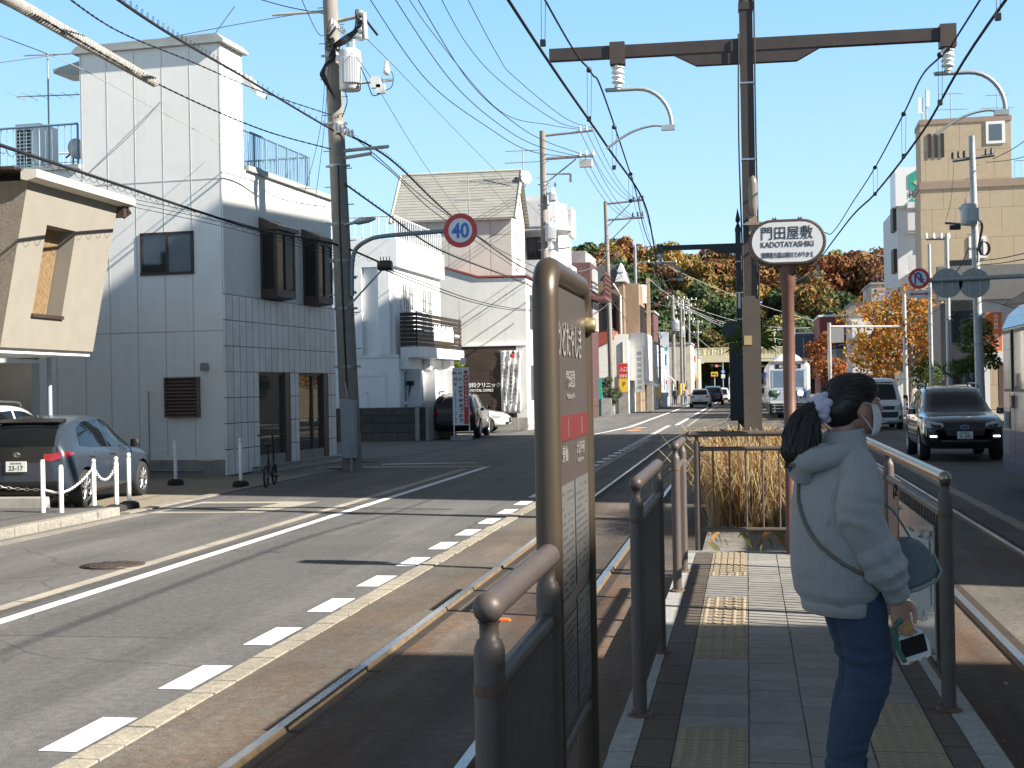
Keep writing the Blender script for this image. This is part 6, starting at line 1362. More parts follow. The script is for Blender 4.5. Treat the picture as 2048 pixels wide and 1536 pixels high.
hand(b, ARM[-1][-1], (.12, 0, -1), 1, .8); hand(b, ARM[1][-1], (.9, -.3, -.25), -1, .7)
LEG = {-1: [(-.01, -.085, .86), (.045, -.09, .50), (-.055, -.085, .12), (-.06, -.085, .07)], 1: [(.0, .085, .86), (.10, .10, .50), (.05, .10, .12), (.05, .10, .07)]}
for s_ in (-1, 1):
    chainloft(b, [Vector(p) for p in LEG[s_]], [.088, .058, .04, .036]); x, y, z = LEG[s_][-1]; b.loft([ring((x-.05, y, .05), .035, .03), ring((x+.03, y, .045), .045, .035), ring((x+.12, y, .03), .035, .042), ring((x+.17, y, .022), .02, .03)])
bd = b.build('body', m_skin, WO, fix=True); remesh(bd, .0045, 2)
# jeans
b = MB()
b.loft([ring((-.015, 0, .93), .118, .168), ring((-.02, 0, .86), .13, .178), ring((-.015, 0, .79), .12, .172)])
for s_ in (-1, 1):
    P = [Vector(p) for p in LEG[s_]]; Q = interp([P[0]+Vector((0, 0, .02)), P[0].lerp(P[1], .45)+Vector((.01, 0, 0)), P[1], P[1].lerp(P[2], .5)+Vector((-.02, 0, 0)), P[2]+Vector((0, 0, .06)), P[2]-Vector((0, 0, .02))], 6); n = len(Q)
    rr = [.108-.026*min(1, i/12)-(.012*max(0, (i-12))/12) for i in range(n)]
    for i in range(n):
        if i > n-9: rr[i] += .006*math.sin(i*2.4)
        if 9 < i < 15: rr[i] += .004*math.sin(i*2.1)
    b.tube(Q, rr, 18)
jn = b.build('jeans', m_jean, WO, fix=True); remesh(jn, .007, 3)
for v, vn in normals(jn):
    p = v.co; v.co += vn*(.0045*noise.noise(Vector((p.x*9, p.y*9, p.z*34)))*(1.6 if (p.z < .28 or .42 < p.z < .6) else .7))
# hooded sweatshirt
b = MB()
b.loft([ring((-.028, 0, .735), .112, .175), ring((-.028, 0, .76), .125, .182), ring((-.03, 0, .80), .150, .205), ring((-.03, 0, .90), .160, .212), ring((-.028, 0, 1.02), .158, .205), ring((-.018, 0, 1.14), .152, .20), ring((-.01, 0, 1.22), .138, .198), ring((-.008, 0, 1.29), .108, .165), ring((-.01, 0, 1.335), .082, .095)])
# hood lying on the back and collar standing round the neck
b.loft([ring((-.012, 0, 1.30), .10, .115), ring((.0, 0, 1.345), .086, .092, tilt=(.1, 0)), ring((.008, 0, 1.395), .074, .074, tilt=(.12, 0)), ring((.01, 0, 1.402), .066, .066, tilt=(.12, 0)), ring((.01, 0, 1.36), .055, .055)])
hd = b.build('hoodie', m_hood, WO, fix=True); remesh(hd, .0075, 4)
for v, vn in normals(hd):
    p = v.co; k = 1.0 if .78 < p.z < 1.25 else .3
    fold = noise.noise(Vector((p.x*7+3, p.y*7, p.z*2.2)))*.010*k
    arm = abs(p.y) > .15
    if arm: fold += math.sin(p.z*62+p.x*40+2.5*noise.noise(p*8))*.0042*max(0, noise.noise(p*5)+.45)
    if .86 < p.z < 1.1 and not arm: fold += noise.noise(Vector((p.x*14, p.y*10, p.z*5)))*.006
    v.co += vn*fold
for s_ in (-1, 1):
    b = MB()
    P = [Vector(p)+Vector((0, s_*.012, 0)) for p in ARM[s_]]; Q = interp([P[0]+Vector((.0, -s_*.03, .035)), P[0].lerp(P[1], .35)+Vector((-.008, s_*.014, 0)), P[0].lerp(P[1], .7)+Vector((-.008, s_*.01, 0)), P[1], P[1].lerp(P[2], .5), P[2], P[3]+(P[2]-P[3])*.3], 5); n = len(Q)
    rr = []
    for i in range(n):
        t_ = i/(n-1); r0 = lerp(.066, .080, min(1, t_*4)) if t_ < .25 else (.080 if t_ < .8 else .080-.036*((t_-.8)/.2)**.7)
        rr.append(r0+(.0045*math.sin(i*1.9) if t_ > .62 else .002*math.sin(i*1.3)))
    b.tube(Q, rr, 20); b.ball(Q[0], rr[0], 16, 10); e = Q[-1]; d = (Q[-1]-Q[-2]).normalized(); b.tube([e-d*.02, e+d*.035], [.042, .040], 14)
    so2 = b.build('sleeve', m_hood, WO, fix=True); remesh(so2, .006, 3)
    for v, vn in normals(so2):
        p = v.co; k = .0035 if p.z > 1.08 else .0065
        v.co += vn*(k*math.sin(p.z*70+p.x*55+p.y*20+5*noise.noise(p*7))*(.35+max(0, noise.noise(p*6)))+.006*noise.noise(Vector((p.x*9, p.y*9+4, p.z*4))))
b = MB()
b.tube([Vector((.055*1, 0, 1.335))+Vector((0, 0, 0))]+[Vector((.06-.20*(1-math.cos(a))*.5-.03, .118*math.sin(a), 1.335-.055*(1-math.cos(a))*.5)) for a in [k*PI/9 for k in range(1, 9)]]+[Vector((-.172, 0, 1.27))], [.03+.022*k/9 for k in range(10)], 12)
b.tube([Vector((.055*1, 0, 1.335))]+[Vector((.06-.20*(1-math.cos(a))*.5-.03, -.118*math.sin(a), 1.335-.055*(1-math.cos(a))*.5)) for a in [k*PI/9 for k in range(1, 9)]]+[Vector((-.172, 0, 1.27))], [.03+.022*k/9 for k in range(10)], 12)
b.loft([ring((-.10, 0, 1.345), .05, .07, rot=0), ring((-.15, 0, 1.30), .055, .085), ring((-.168, 0, 1.25), .05, .08), ring((-.16, 0, 1.20), .028, .05)])
ho = b.build('hood', m_hood, WO, fix=True); remesh(ho, .006, 4)
for v, vn in normals(ho):
    p = v.co; v.co += vn*(.006*noise.noise(Vector((p.x*9, p.y*9, p.z*9)))+.003*noise.noise(p*24))
b = MB()
for k in range(44): 
    a = 2*PI*k/44
for i_, s_ in enumerate((1,)):
    b.loft([ring((-.028, 0, .722), .116, .178), ring((-.028, 0, .728), .122, .186), ring((-.028, 0, .772), .130, .190), ring((-.028, 0, .778), .122, .184)], caps=False)
b.build('hem_band', m_hood, WO)
b = MB(); e = Vector(ARM[-1][-1])+(Vector(ARM[-1][2])-Vector(ARM[-1][3]))*.3; dd = (Vector(ARM[-1][3])-Vector(ARM[-1][2])).normalized(); b.tube([e-dd*.028, e-dd*.02, e+dd*.03, e+dd*.036], [.043, .048, .046, .041], 16); b.build('cuff', m_hood, WO)
text('2', M['ink'], WO, (.172, -.075, 1.17), (R(90), 0, R(40)), h=.045, bold=.02); text('0', M['ink'], WO, (.183, -.035, 1.155), (R(90), 0, R(62)), h=.045, bold=.02)
# hair: cap, fringe, tail
b = MB(); b.ball(hc+Vector((-.020, 0, .018)), (.101, .084, .101), 28, 18); b.ball(hc+Vector((-.05, 0, -.012)), (.080, .076, .078), 20, 12); b.ball(hc+Vector((.012, 0, .040)), (.087, .078, .078), 22, 12)
hr = b.build('hair', m_hair, WO, fix=True)
remesh(hr, .0045, 10)
bm = bmesh.new(); bm.from_mesh(hr.data); kill = []
for v in bm.verts:          # hairline: open the face, the ears and the nape
    p = v.co-hc
    if ((p.x-.115)/.093)**2+(p.y/.16)**2+((p.z+.045)/.095)**2 < 1 or p.z < -.085 or any(((p.x-.022)/.034)**2+((p.y-s_*.10)/.05)**2+((p.z+.022)/.044)**2 < 1 for s_ in (-1, 1)): kill.append(v)
bmesh.ops.delete(bm, geom=kill, context='VERTS'); bm.to_mesh(hr.data); bm.free()
for v, vn in normals(hr):
    p = v.co-hc; v.co += vn*(.0035*noise.noise(Vector((p.x*14, p.y*60, p.z*30)))); 
for p in hr.data.polygons: p.use_smooth = True
sc = hc+Vector((-.125, -.012, -.012))
b = MB()
pt = interp([sc+Vector((.03, 0, .015)), sc+Vector((-.03, 0, .0)), sc+Vector((-.068, 0, -.05)), sc+Vector((-.082, 0, -.115)), sc+Vector((-.095, 0, -.17)), sc+Vector((-.10, 0, -.215))], 5)
rp_ = [(.034, .034), (.032, .034), (.055, .054), (.066, .064), (.06, .06), (.022, .035)]
rg = []
for i, p in enumerate(pt):
    u = i/(len(pt)-1)*5; k = min(4, int(u)); q = u-k; ra, rb = lerp(rp_[k][0], rp_[k+1][0], q), lerp(rp_[k][1], rp_[k+1][1], q)
    d = (pt[min(i+1, len(pt)-1)]-pt[max(i-1, 0)]).normalized(); n1 = Vector((0, 1, 0)); n2 = d.cross(n1).normalized()
    rg.append([tuple(p+n2*ra*math.cos(a)*(1+.10*math.sin(9*a+i*.12)+.06*math.sin(23*a))+n1*rb*math.sin(a)*(1+.10*math.sin(7*a+1)+.06*math.sin(19*a))) for a in [2*PI*j/72 for j in range(72)]])
b.loft(rg); r_ = random.Random(2)
for k in range(170):
    a = r_.uniform(0, 6.28); i0 = r_.randrange(8, 17); q = r_.randrange(72); P = [Vector(rg[i][(q+(i-i0)//4) % 72]) for i in range(i0, len(rg)-1, 2)]
    if len(P) < 3: continue
    e_ = P[-1]+Vector((r_.uniform(-.02, .01), r_.uniform(-.012, .012), -r_.uniform(.0, .03))); P.append(e_); b.tube(P, [.0035]*(len(P)-1)+[.001], 4)
b.build('ponytail', m_hair, hr)
hv = BVHTree.FromPolygons([v.co for v in hr.data.vertices], [tuple(p.vertices) for p in hr.data.polygons]); b = MB()
for k in range(420):
    th = r_.uniform(-1.75, 1.75); st_ = hc+Vector((.085-.05*abs(th)*.6+r_.uniform(-.03, .02), .085*math.sin(th), .085*math.cos(th)*.9+.01)); e_ = sc+Vector((.028, .02*math.sin(th), .02*math.cos(th)))
    P = []
    for i in range(11):
        q = i/10; p = st_.lerp(e_, q)+Vector((0, 0, .03*math.sin(q*PI)))+Vector((-.02, 0, 0))*math.sin(q*PI); l, nn, _, dd_ = hv.find_nearest(p)
        if l is None or dd_ > .06: continue
        P.append(l+nn*(.0012+.0012*math.sin(k)))
    if len(P) > 4: b.tube(P, .0011, 4, caps=False)
b.build('hair_strands', mat('hair_strand', (.022, .017, .015), .38, var=.5, scale=30), hr)
b = MB()
for k in range(26):
    a = 2*PI*k/26; w = .008*math.sin(k*2.9)
    b.ball(sc+Vector((-.012+w*1.5+.012*math.cos(k*1.7), (.036+w)*math.cos(a), (.036+w)*math.sin(a)+.004)), (.021, .017, .017), 10, 8)
scr = b.build('scrunchie', m_scr, WO, fix=True); remesh(scr, .004, 1)
b = MB()        # eyes, brows
for s_ in (-1, 1): b.ball(hc+Vector((.081, s_*.033, .019)), (.009, .013, .007), 10, 8)
b.build('eye', M['white_plastic'], WO); b = MB()
for s_ in (-1, 1): b.ball(hc+Vector((.0885, s_*.033, .019)), (.0035, .006, .006), 8, 6); b.tube([hc+Vector((.088, s_*.018, .042)), hc+Vector((.086, s_*.034, .046)), hc+Vector((.073, s_*.052, .040))], .0035, 5)
b.build('iris', M['ink'], WO)
# mask
b = MB(); n, mm = 14, 9; vs = []
for j in range(mm+1):
    v = j/mm; z = hc.z-.006-.098*v
    for i in range(n+1):
        u = -1+2*i/n; ang = u*1.08; rx = .108-.020*abs(2*v-1)**2; x = hc.x-.005+rx*math.cos(ang)*1.02; y = .072*math.sin(ang)*1.08; vs.append((x, y, z+.012*abs(u)*(.5-v)*1.5))
b.add(vs, [(j*(n+1)+i, j*(n+1)+i+1, (j+1)*(n+1)+i+1, (j+1)*(n+1)+i) for j in range(mm) for i in range(n)], True)
mk = b.build('face_mask', m_mask, WO); so_ = mk.modifiers.new('s', 'SOLIDIFY'); so_.thickness = .003
b = MB()
for s_ in (-1, 1):
    for (u, e) in (((.052, .066, -.004), (-.006, .080, .016)), ((.048, .066, -.10), (-.006, .080, -.034))): b.tube(interp([hc+Vector((u[0], s_*u[1], u[2])), hc+Vector(((u[0]+e[0])/2, s_*.079, (u[2]+e[2])/2)), hc+Vector((e[0], s_*e[1], e[2]))], 5), .0022, 5)
b.build('ear_loop', m_mask, mk)
b = MB(); b.lathe([(.052, -.004), (.055, 0), (.052, .004)], (0, 0, 0), 10)
b = MB()
for s_ in (-1, 1):
    x, y, z = LEG[s_][-1]; b.loft([ring((x-.065, y, .035), .03, .035), ring((x-.02, y, .05), .06, .042), ring((x+.08, y, .045), .06, .048), ring((x+.16, y, .03), .05, .048), ring((x+.205, y, .02), .02, .03)]); 
sh = b.build('shoe', M['black'], WO, fix=True)
def wp_(v): 
    c, s_ = math.cos(R(WRZ)), math.sin(R(WRZ)); v = Vector(v); return Vector((WX+c*v.x-s_*v.y, WY+s_*v.x+c*v.y, PZ+v.z))
# shoulder bag (worn: a thing of its own)
BG = thing('shoulder_bag', 'grey-green canvas shoulder bag hanging at the front of the waiting woman', 'bag', wp_((.21, -.09, .79)), R(WRZ-4))
b = MB(); prof = [(-.085, .02), (-.07, .0), (.02, .02), (.085, .05), (.105, .085), (.075, .15), (.035, .205), (-.03, .215), (-.075, .17)]
def bagring(k, d): return [(x*k+.0, d, z*k+.13*(1-k)) for x, z in prof]
b.loft([bagring(.80, -.06), bagring(.97, -.045), bagring(1, 0), bagring(.97, .045), bagring(.80, .06)]); o = b.build('pouch', m_bag, BG, fix=True); s2 = o.modifiers.new('s', 'SUBSURF'); s2.levels = 2; s2.render_levels = 2
b = MB(); b.tube([(x*.99, -.047, z*.99+.001) for x, z in prof[0:6]], .006, 6); b.build('piping', mat('bag_piping', (.26, .31, .31), .7), BG)
b = MB(); b.tube(interp([BGp for BGp in [Vector((.0, -.02, .205)), Vector((-.045, -.04, .27)), Vector((-.07, -.03, .31)), Vector((-.09, .0, .33))]], 5), .004, 5); b.build('cord', m_bag, BG)
st = MB(); pts = [(-.20, .04, 1.22), (-.20, -.02, 1.12), (-.18, -.09, 1.03), (-.13, -.16, .96), (-.05, -.20, .90), (.03, -.19, .87), (.12, -.12, .86)]
bvh = BVHTree.FromPolygons([v.co for v in hd.data.vertices], [tuple(p.vertices) for p in hd.data.polygons]); Q = []
for p in interp(pts, 6):
    l, nn, _, _ = bvh.find_nearest(p); Q.append(l+nn*.004)
sd_ = [Vector((0, 0, .0))]*len(Q)
for i in range(len(Q)): pass
cz, szn = math.cos(R(4)), math.sin(R(4)); q0 = BG.location
loc_ = []
for p in Q:
    w = wp_(p)-q0; a = -R(WRZ-4); loc_.append(Vector((w.x*math.cos(a)-w.y*math.sin(a), w.x*math.sin(a)+w.y*math.cos(a), w.z)))
st.tube(loc_, .0075, 6); st.build('strap', mat('bag_strap', (.17, .15, .12), .8, var=.1), BG)
# pouch held in the right hand
hw = wp_(Vector(ARM[-1][-1])+Vector((.02, .0, -.10)))
PO = thing('card_pouch', 'small black and white pouch with a green strap held in the woman\'s right hand', 'pouch', hw+Vector((.015, -.012, -.01)), R(10)); PO.rotation_euler = (R(4), R(-14), R(WRZ))
b = MB(); b.loft([[(x, y, z) for x, z in ((-.055, -.12), (-.03, -.128), (.0, -.12), (.03, -.128), (.06, -.12), (.066, -.07), (.045, -.02), (.02, .0), (-.025, .0), (-.045, -.03), (-.062, -.07))] for y in (-.006, .006)]); b.build('pouch', M['white_plastic'], PO, fix=True)
b = MB(); b.box(-.046, .05, -.009, .009, -.098, -.032); b.build('window', M['black'], PO); b = MB(); b.ball((-.005, 0, -.005), (.03, .011, .018), 12, 8); b.build('top', mat('pouch_amber', (.5, .26, .04), .6), PO); b = MB(); b.ball((-.02, 0, -.122), (.014, .009, .006), 8, 6); b.ball((.03, 0, -.122), (.014, .009, .006), 8, 6); b.build('foot', mat('pouch_amber', (.5, .26, .04), .6), PO)
b = MB(); b.tube(interp([(-.02, -.01, .04), (-.055, -.012, .02), (-.06, -.012, -.05), (-.045, -.012, -.11)], 5), .009, 6); b.build('strap', mat('strap_green', (.05, .16, .11), .7, var=.5, scale=60), PO)
# far pedestrians
def pedestrian(label, x, y, top, bottom, rz, stride=.16):
    t = thing('person', label, 'person', (x, y, 0), rz); b = MB(); b.ball((0, 0, 1.55), (.095, .08, .12), 12, 10); b.tube([(0, 0, 1.35), (0, 0, 1.48)], .05, 10); b.loft([ring((0, 0, .85), .11, .16), ring((0, 0, 1.1), .11, .15), ring((0, 0, 1.32), .1, .19), ring((0, 0, 1.38), .06, .08)])
    for s_ in (-1, 1): chainloft(b, [Vector((0, s_*.18, 1.33)), Vector((-.03*s_, s_*.23, 1.08)), Vector((.1*s_, s_*.24, .85))], [.05, .042, .032], 8); chainloft(b, [Vector((0, s_*.09, .88)), Vector((s_*stride*.5+.03, s_*.09, .48)), Vector((s_*stride, s_*.09, .06))], [.085, .06, .045], 8); b.ball((s_*stride+.06, s_*.09, .04), (.12, .045, .04), 8, 6)
    o = b.build('body', m_skin, t, fix=True); remesh(o, .02, 2)
    b = MB(); b.loft([ring((0, 0, .80), .135, .185), ring((0, 0, 1.1), .13, .175), ring((0, 0, 1.32), .12, .2), ring((0, 0, 1.40), .07, .09)])
    for s_ in (-1, 1): b.tube([Vector((0, s_*.18, 1.34)), Vector((-.03*s_, s_*.235, 1.08)), Vector((.1*s_, s_*.245, .88))], [.065, .06, .05], 8)
    o = b.build('jacket', top, t, fix=True); remesh(o, .02, 2); b = MB(); b.loft([ring((0, 0, .78), .12, .165), ring((0, 0, .9), .125, .165)])
    for s_ in (-1, 1): b.tube([Vector((0, s_*.09, .86)), Vector((s_*stride*.5+.03, s_*.09, .48)), Vector((s_*stride, s_*.09, .1))], [.1, .075, .065], 8)
    o = b.build('trousers', bottom, t, fix=True); remesh(o, .02, 2); b = MB(); b.ball((-.015, 0, 1.58), (.105, .09, .11), 10, 8); b.build('hair', m_hair, t); return t
c_dark = mat('cloth_dark', (.03, .034, .045), .9, var=.1); c_navy = mat('cloth_navy', (.04, .05, .08), .9, var=.1); c_pale = mat('cloth_pale', (.28, .24, .24), .9, var=.1)
pedestrian('pedestrian in dark jacket and trousers walking on the far left pavement', -6.15, 118, c_dark, c_dark, R(90)); pedestrian('pedestrian in pale patterned top and blue trousers right of the dark one', -5.35, 120, c_pale, mat('cloth_blue', (.16, .24, .34), .9), R(100)); pedestrian('distant pedestrian in black near the yellow-banded poles', -6.0, 142, c_dark, c_navy, R(80))
# ================================================================ farther buildings, left side
def house_window(t, x0, x1, y, z0, z1, fm, gm, face='front', mull=1, d=.06, name='window'):
    f = MB(); B = (lambda a0, a1, d0, d1, c0, c1: f.box(a0, a1, y+d0, y+d1, c0, c1)) if face == 'front' else (lambda a0, a1, d0, d1, c0, c1: f.box(y-d1, y-d0, a0, a1, c0, c1))
    B(x0, x1, -d, .02, z0, z0+.06); B(x0, x1, -d, .02, z1-.06, z1); B(x0, x0+.06, -d, .02, z0, z1); B(x1-.06, x1, -d, .02, z0, z1)
    for k in range(1, mull+1): c = x0+(x1-x0)*k/(mull+1); B(c-.03, c+.03, -d, .02, z0, z1)
    o = f.build(name, fm, t); f = MB(); B = (lambda a0, a1, d0, d1, c0, c1: f.box(a0, a1, y+d0, y+d1, c0, c1)) if face == 'front' else (lambda a0, a1, d0, d1, c0, c1: f.box(y-d1, y-d0, a0, a1, c0, c1))
    B(x0+.05, x1-.05, -d*.4, .03, z0+.05, z1-.05); f.build('pane', gm, o); return o
m_ghw = brickmat('grey_house_panel', (.50, .50, .455), (.49, .49, .45), (.25, .25, .23), 1.0, 9, .02, 0, bump=.4, grain=.06)
m_ghroof = brickmat('grey_slate', (.30, .30, .275), (.27, .27, .25), (.12, .12, .115), 60, .15, .016, 0, bump=.5, grain=.08)
GHY = 62.0
gl_, gr_ = at(792, 432, GHY), at(1022, 430, GHY); rl, rr_ = at(820, 352, GHY+1.9), at(1046, 346, GHY+1.9)
GH = thing('grey_house', 'tall grey house with a steep grey slate roof behind the dental clinic', 'house', (gr_.x, GHY, 0), 0)
w_, ez, rz_ = gr_.x-gl_.x, gr_.z, rr_.z; D_ = 3.8
b = MB(); b.box(-w_, 0, 0, .2, 0, ez); b.build('front_wall', m_ghw, GH)
b = MB(); b.prism([(.2, 0), (D_, 0), (D_, ez), (D_/2, rz_-.05), (.2, ez+.3)], -.25, 0, 'yz'); b.prism([(.2, 0), (D_, 0), (D_, ez), (D_/2, rz_-.05), (.2, ez+.3)], -w_, -w_+.2, 'yz'); b.build('gable_wall', mat('gable_white', (.66, .65, .62), .75, var=.05, grime=.1), GH)
b = MB(); 
for sgn in (1, -1):
    y0, y1 = (-.25, D_/2) if sgn > 0 else (D_+.25, D_/2); vs = [(-w_-.2, y0, ez-.2), (.25, y0, ez-.2), (.25, y1, rz_+.05), (-w_-.2, y1, rz_+.05)]
    b.add(vs+[(x, y, z+.1) for x, y, z in vs], [(0, 1, 2, 3), (4, 5, 6, 7), (0, 1, 5, 4), (1, 2, 6, 5), (3, 0, 4, 7)])
b.build('roof', m_ghroof, GH, fix=True)
b = MB()
for x in (-w_-.22, .24): b.tube([(x, -.28, ez-.2), (x, D_/2, rz_+.12)], .09, 4)
b.tube([(-w_-.2, D_/2, rz_+.14), (.25, D_/2, rz_+.14)], .08, 6); b.build('barge_board', mat('barge', (.42, .41, .34), .6, var=.1), GH)
house_window(GH, 1.0, 2.2, 0, ez-2.5, ez-.9, M['white_paint'], M['glass_grey'], 'side', 2); house_window(GH, 1.5, 2.2, 0, ez+.7, ez+2.0, M['dark_brown'], M['white_plastic'], 'side', 0)
mast_antenna('television antenna standing before the grey slate roof', at(938, 445, 59.5), 2.0, [(1.85, .9, .1, 7, .18), (1.0, 1.3, 3.2, 7, .4)], s=1.3)
mast_antenna('television antenna on the ridge end of the grey slate roof', at(1046, 348, 63), 1.2, [(1.1, 1.6, .05, 9, .14), (.55, 1.7, .0, 6, .4)], s=1.3)
t = thing('satellite_dish', 'white satellite dish at the gable of the grey slate roof', 'satellite dish', at(1050, 356, 63.5), R(-40)); f = MB(); f.lathe([(0, 0), (.2, .02), (.33, .07), (.33, .08), (0, .06)], (0, 0, 0), 16, 'x'); f.build('dish', M['white_plastic'], t); f = MB(); f.tube([(0, 0, -.5), (0, 0, 0)], .03, 6); f.build('mount', M['steel_dull'], t)
# white flats with balconies
def AX(px, py, Y): return at(px, py, Y)
a0 = at(1150, 560, 72); FL = thing('white_flats', 'white concrete block of flats with jutting corner balconies', 'flats', (a0.x-.3, 72, 0), 0)
m_fl = mat('flats_white', (.62, .62, .63), .75, var=.05, grime=.15); zt_ = at(1100, 405, 72).z
b = MB(); b.box(-9, -.9, 0, 8, 0, zt_+.4); b.box(-2.9, -2.45, -.9, 0, 0, zt_+.1); b.box(-1.25, -.9, -.5, 0, 0, zt_+.1); b.build('wall', m_fl, FL)
for k, z in enumerate((zt_-1.55, zt_-4.7, zt_-7.8)):
    f = MB(); f.prism([(-2.45, -.9), (-.55, -.9), (0.1, -.1), (.1, 2.2), (-2.45, 2.2)], z, z+.18, 'xy'); f.prism([(-2.45, -.95), (-.95, -.95), (-.95, -.8), (-2.45, -.8)], z+.18, z+1.55, 'xy'); f.prism([(-.1, .3), (.12, .3), (.12, 2.2), (-.1, 2.2)], z-.25, z+1.3, 'xy'); f.prism([(-.95, -.95), (-.55, -.9), (-.1, -.05), (-.2, 0), (-.7, -.8), (-.95, -.8)], z+.18, z+1.4, 'xy'); f.build('balcony', m_fl, FL)
    house_window(FL, -2.3, -1.3, 0, z-1.7, z-.3, M['dark_brown'], M['glass'])
house_window(FL, -3.6, -3.1, 0, zt_-4.3, zt_-2.4, M['dark_brown'], M['glass']); house_window(FL, -3.6, -3.1, 0, zt_-7.6, zt_-6.2, M['dark_brown'], M['glass'])
# red-brown building
a0 = at(1198, 600, 80); RB = thing('red_building', 'dark red building with steel balcony beyond the white flats', 'building', (a0.x, 80, 0), 0); z = at(1160, 525, 80).z
b = MB(); b.box(-8, -.5, 0, 4, 0, z); b.build('wall', brickmat('red_metal', (.085, .04, .04), (.08, .036, .036), (.05, .025, .025), .3, 9, .02, 0, bump=.3), RB)
f = MB(); f.box(-.5, .35, .2, 4, z-2.2, z-2.0)
for i in range(6): f.box(.28, .34, .2+i*.7, .26+i*.7, z-2.0, z-.6)
for k in range(5): f.box(.28, .34, .2, 4, z-.65-k*.28, z-.55-k*.28)
f.build('balcony', mat('red_steel', (.12, .045, .045), .5), RB)
house_window(RB, 1, 3.6, -.5, z-4, z-2.3, M['white_paint'], M['glass_grey'], 'side', 3); house_window(RB, 1, 3.6, -.5, z-1.7, z-.3, M['white_paint'], M['glass_grey'], 'side', 3)
b = MB(); b.box(-7, -1, 2, 8, z, z+.9); b.build('upper_storey', mat('lilac_wall', (.34, .32, .33), .8, var=.05), RB)
# brick house with white dormer gable
a0 = at(1247, 600, 94); BH = thing('brick_house', 'tan brick house with a white pointed gable and grey roof', 'house', (a0.x, 94, 0), 0); z = at(1230, 562, 94).z
m_tb = brickmat('tan_brick', (.24, .165, .10), (.2, .135, .08), (.18, .14, .11), .3, .1, .015, .5, grain=.15)
b = MB(); b.box(-6, 0, 0, 7, 0, z); b.build('wall', m_tb, BH)
b = MB(); b.box(0, .95, 1.5, 7, 0, z-.1); b.build('side_bay', mat('tan_render', (.26, .19, .13), .8, var=.08), BH)
b = MB(); b.prism([(-6.3, z), (.0, z), (-.3, z+1.15), (-5.2, z+1.15)], .1, 7, 'xz'); b.build('roof', mat('slate_dark', (.12, .125, .125), .7, var=.15), BH)
b = MB(); b.prism([(-.55, z-.05), (.25, z-.05), (-.08, z+.95), (-.2, z+.95)], -.2, 1.6, 'xz'); b.prism([(-.4, z+.6), (.1, z+.6), (-.14, z+1.25)], -.25, 1.6, 'xz'); b.build('gable', M['white_paint'], BH)
house_window(BH, -1.6, -.5, 0, z-3.4, z-1.5, M['dark_brown'], M['glass']); 
for k in range(4): house_window(BH, 1.8+k*1.2, 2.7+k*1.2, .95, z-3.8, z-1.6, M['dark_brown'], M['glass_grey'], 'side', 0)
b = MB(); b.tube([(-.2, -.1, 1), (-.2, -.1, z-1), (-.7, -.2, z-.2)], .07, 6); b.build('drain_pipe', M['white_paint'], BH)
tk = thing('water_tank', 'white round water tank on the roof beyond the brick house', 'water tank', at(1282, 607, 100), 0); f = MB(); f.lathe([(.5, 0), (.55, .2), (.55, 1.1), (.4, 1.35)], (0, 0, 0), 16); f.build('tank', M['white_plastic'], tk)
# white garage gable
a0 = at(1258, 820, 90); WG = thing('white_garage', 'white gabled garage with a small dark window and red roof edge', 'garage', (a0.x, 90, 0), 0); z = at(1258, 668, 90).z
b = MB(); b.prism([(-4.2, 0), (0, 0), (0, z), (-.8, z), (-1.0, z-.35), (-4.2, z-1.9)], 0, .3, 'xz'); b.box(-.3, 0, .3, 9, 0, z-.4); b.box(0, 1.05, 1.0, 8, 2.2, z+.1); b.build('wall', mat('garage_white', (.78, .765, .74), .85, var=.08, grime=.3), WG)
b = MB(); b.prism([(-4.3, z-1.85), (-1.0, z-.3), (-1.0, z+.3), (-4.3, z-.4)], .35, 9, 'xz'); b.prism([(-4.3, z-1.9), (-.9, z-.3), (-.9, z-.2), (-4.3, z-1.8)], -.1, .35, 'xz'); b.build('roof', mat('red_roof', (.33, .09, .06), .6, var=.15), WG)
house_window(WG, -2.75, -2.0, 0, z-3.3, z-2.55, M['dark_brown'], M['glass']); b = MB(); b.tube([(-.35, -.05, 0), (-.35, -.05, z-.5)], .06, 6); b.build('drain_pipe', M['steel_dull'], WG)
b = MB(); b.box(-.65, 0, -.25, .05, 0, 2.6); b.build('corner_pier', M['concrete'], WG); b = MB(); b.prism([(1.0, 1.9), (1.8, 1.75), (1.8, 1.85), (1.0, 2.2)], 1.2, 4, 'xz'); b.build('awning', M['white_paint'], WG)
f = MB(); f.box(.35, .95, .9, .98, z-3.9, z-.9); sg = f.build('blade_sign', M['white_plastic'], WG)
f = MB()
for k in range(7): f.box(.5, .8, .88, .905, z-3.7+k*.38, z-3.45+k*.38)
f.build('print', mat('faded_ink', (.35, .38, .45), .6), sg)
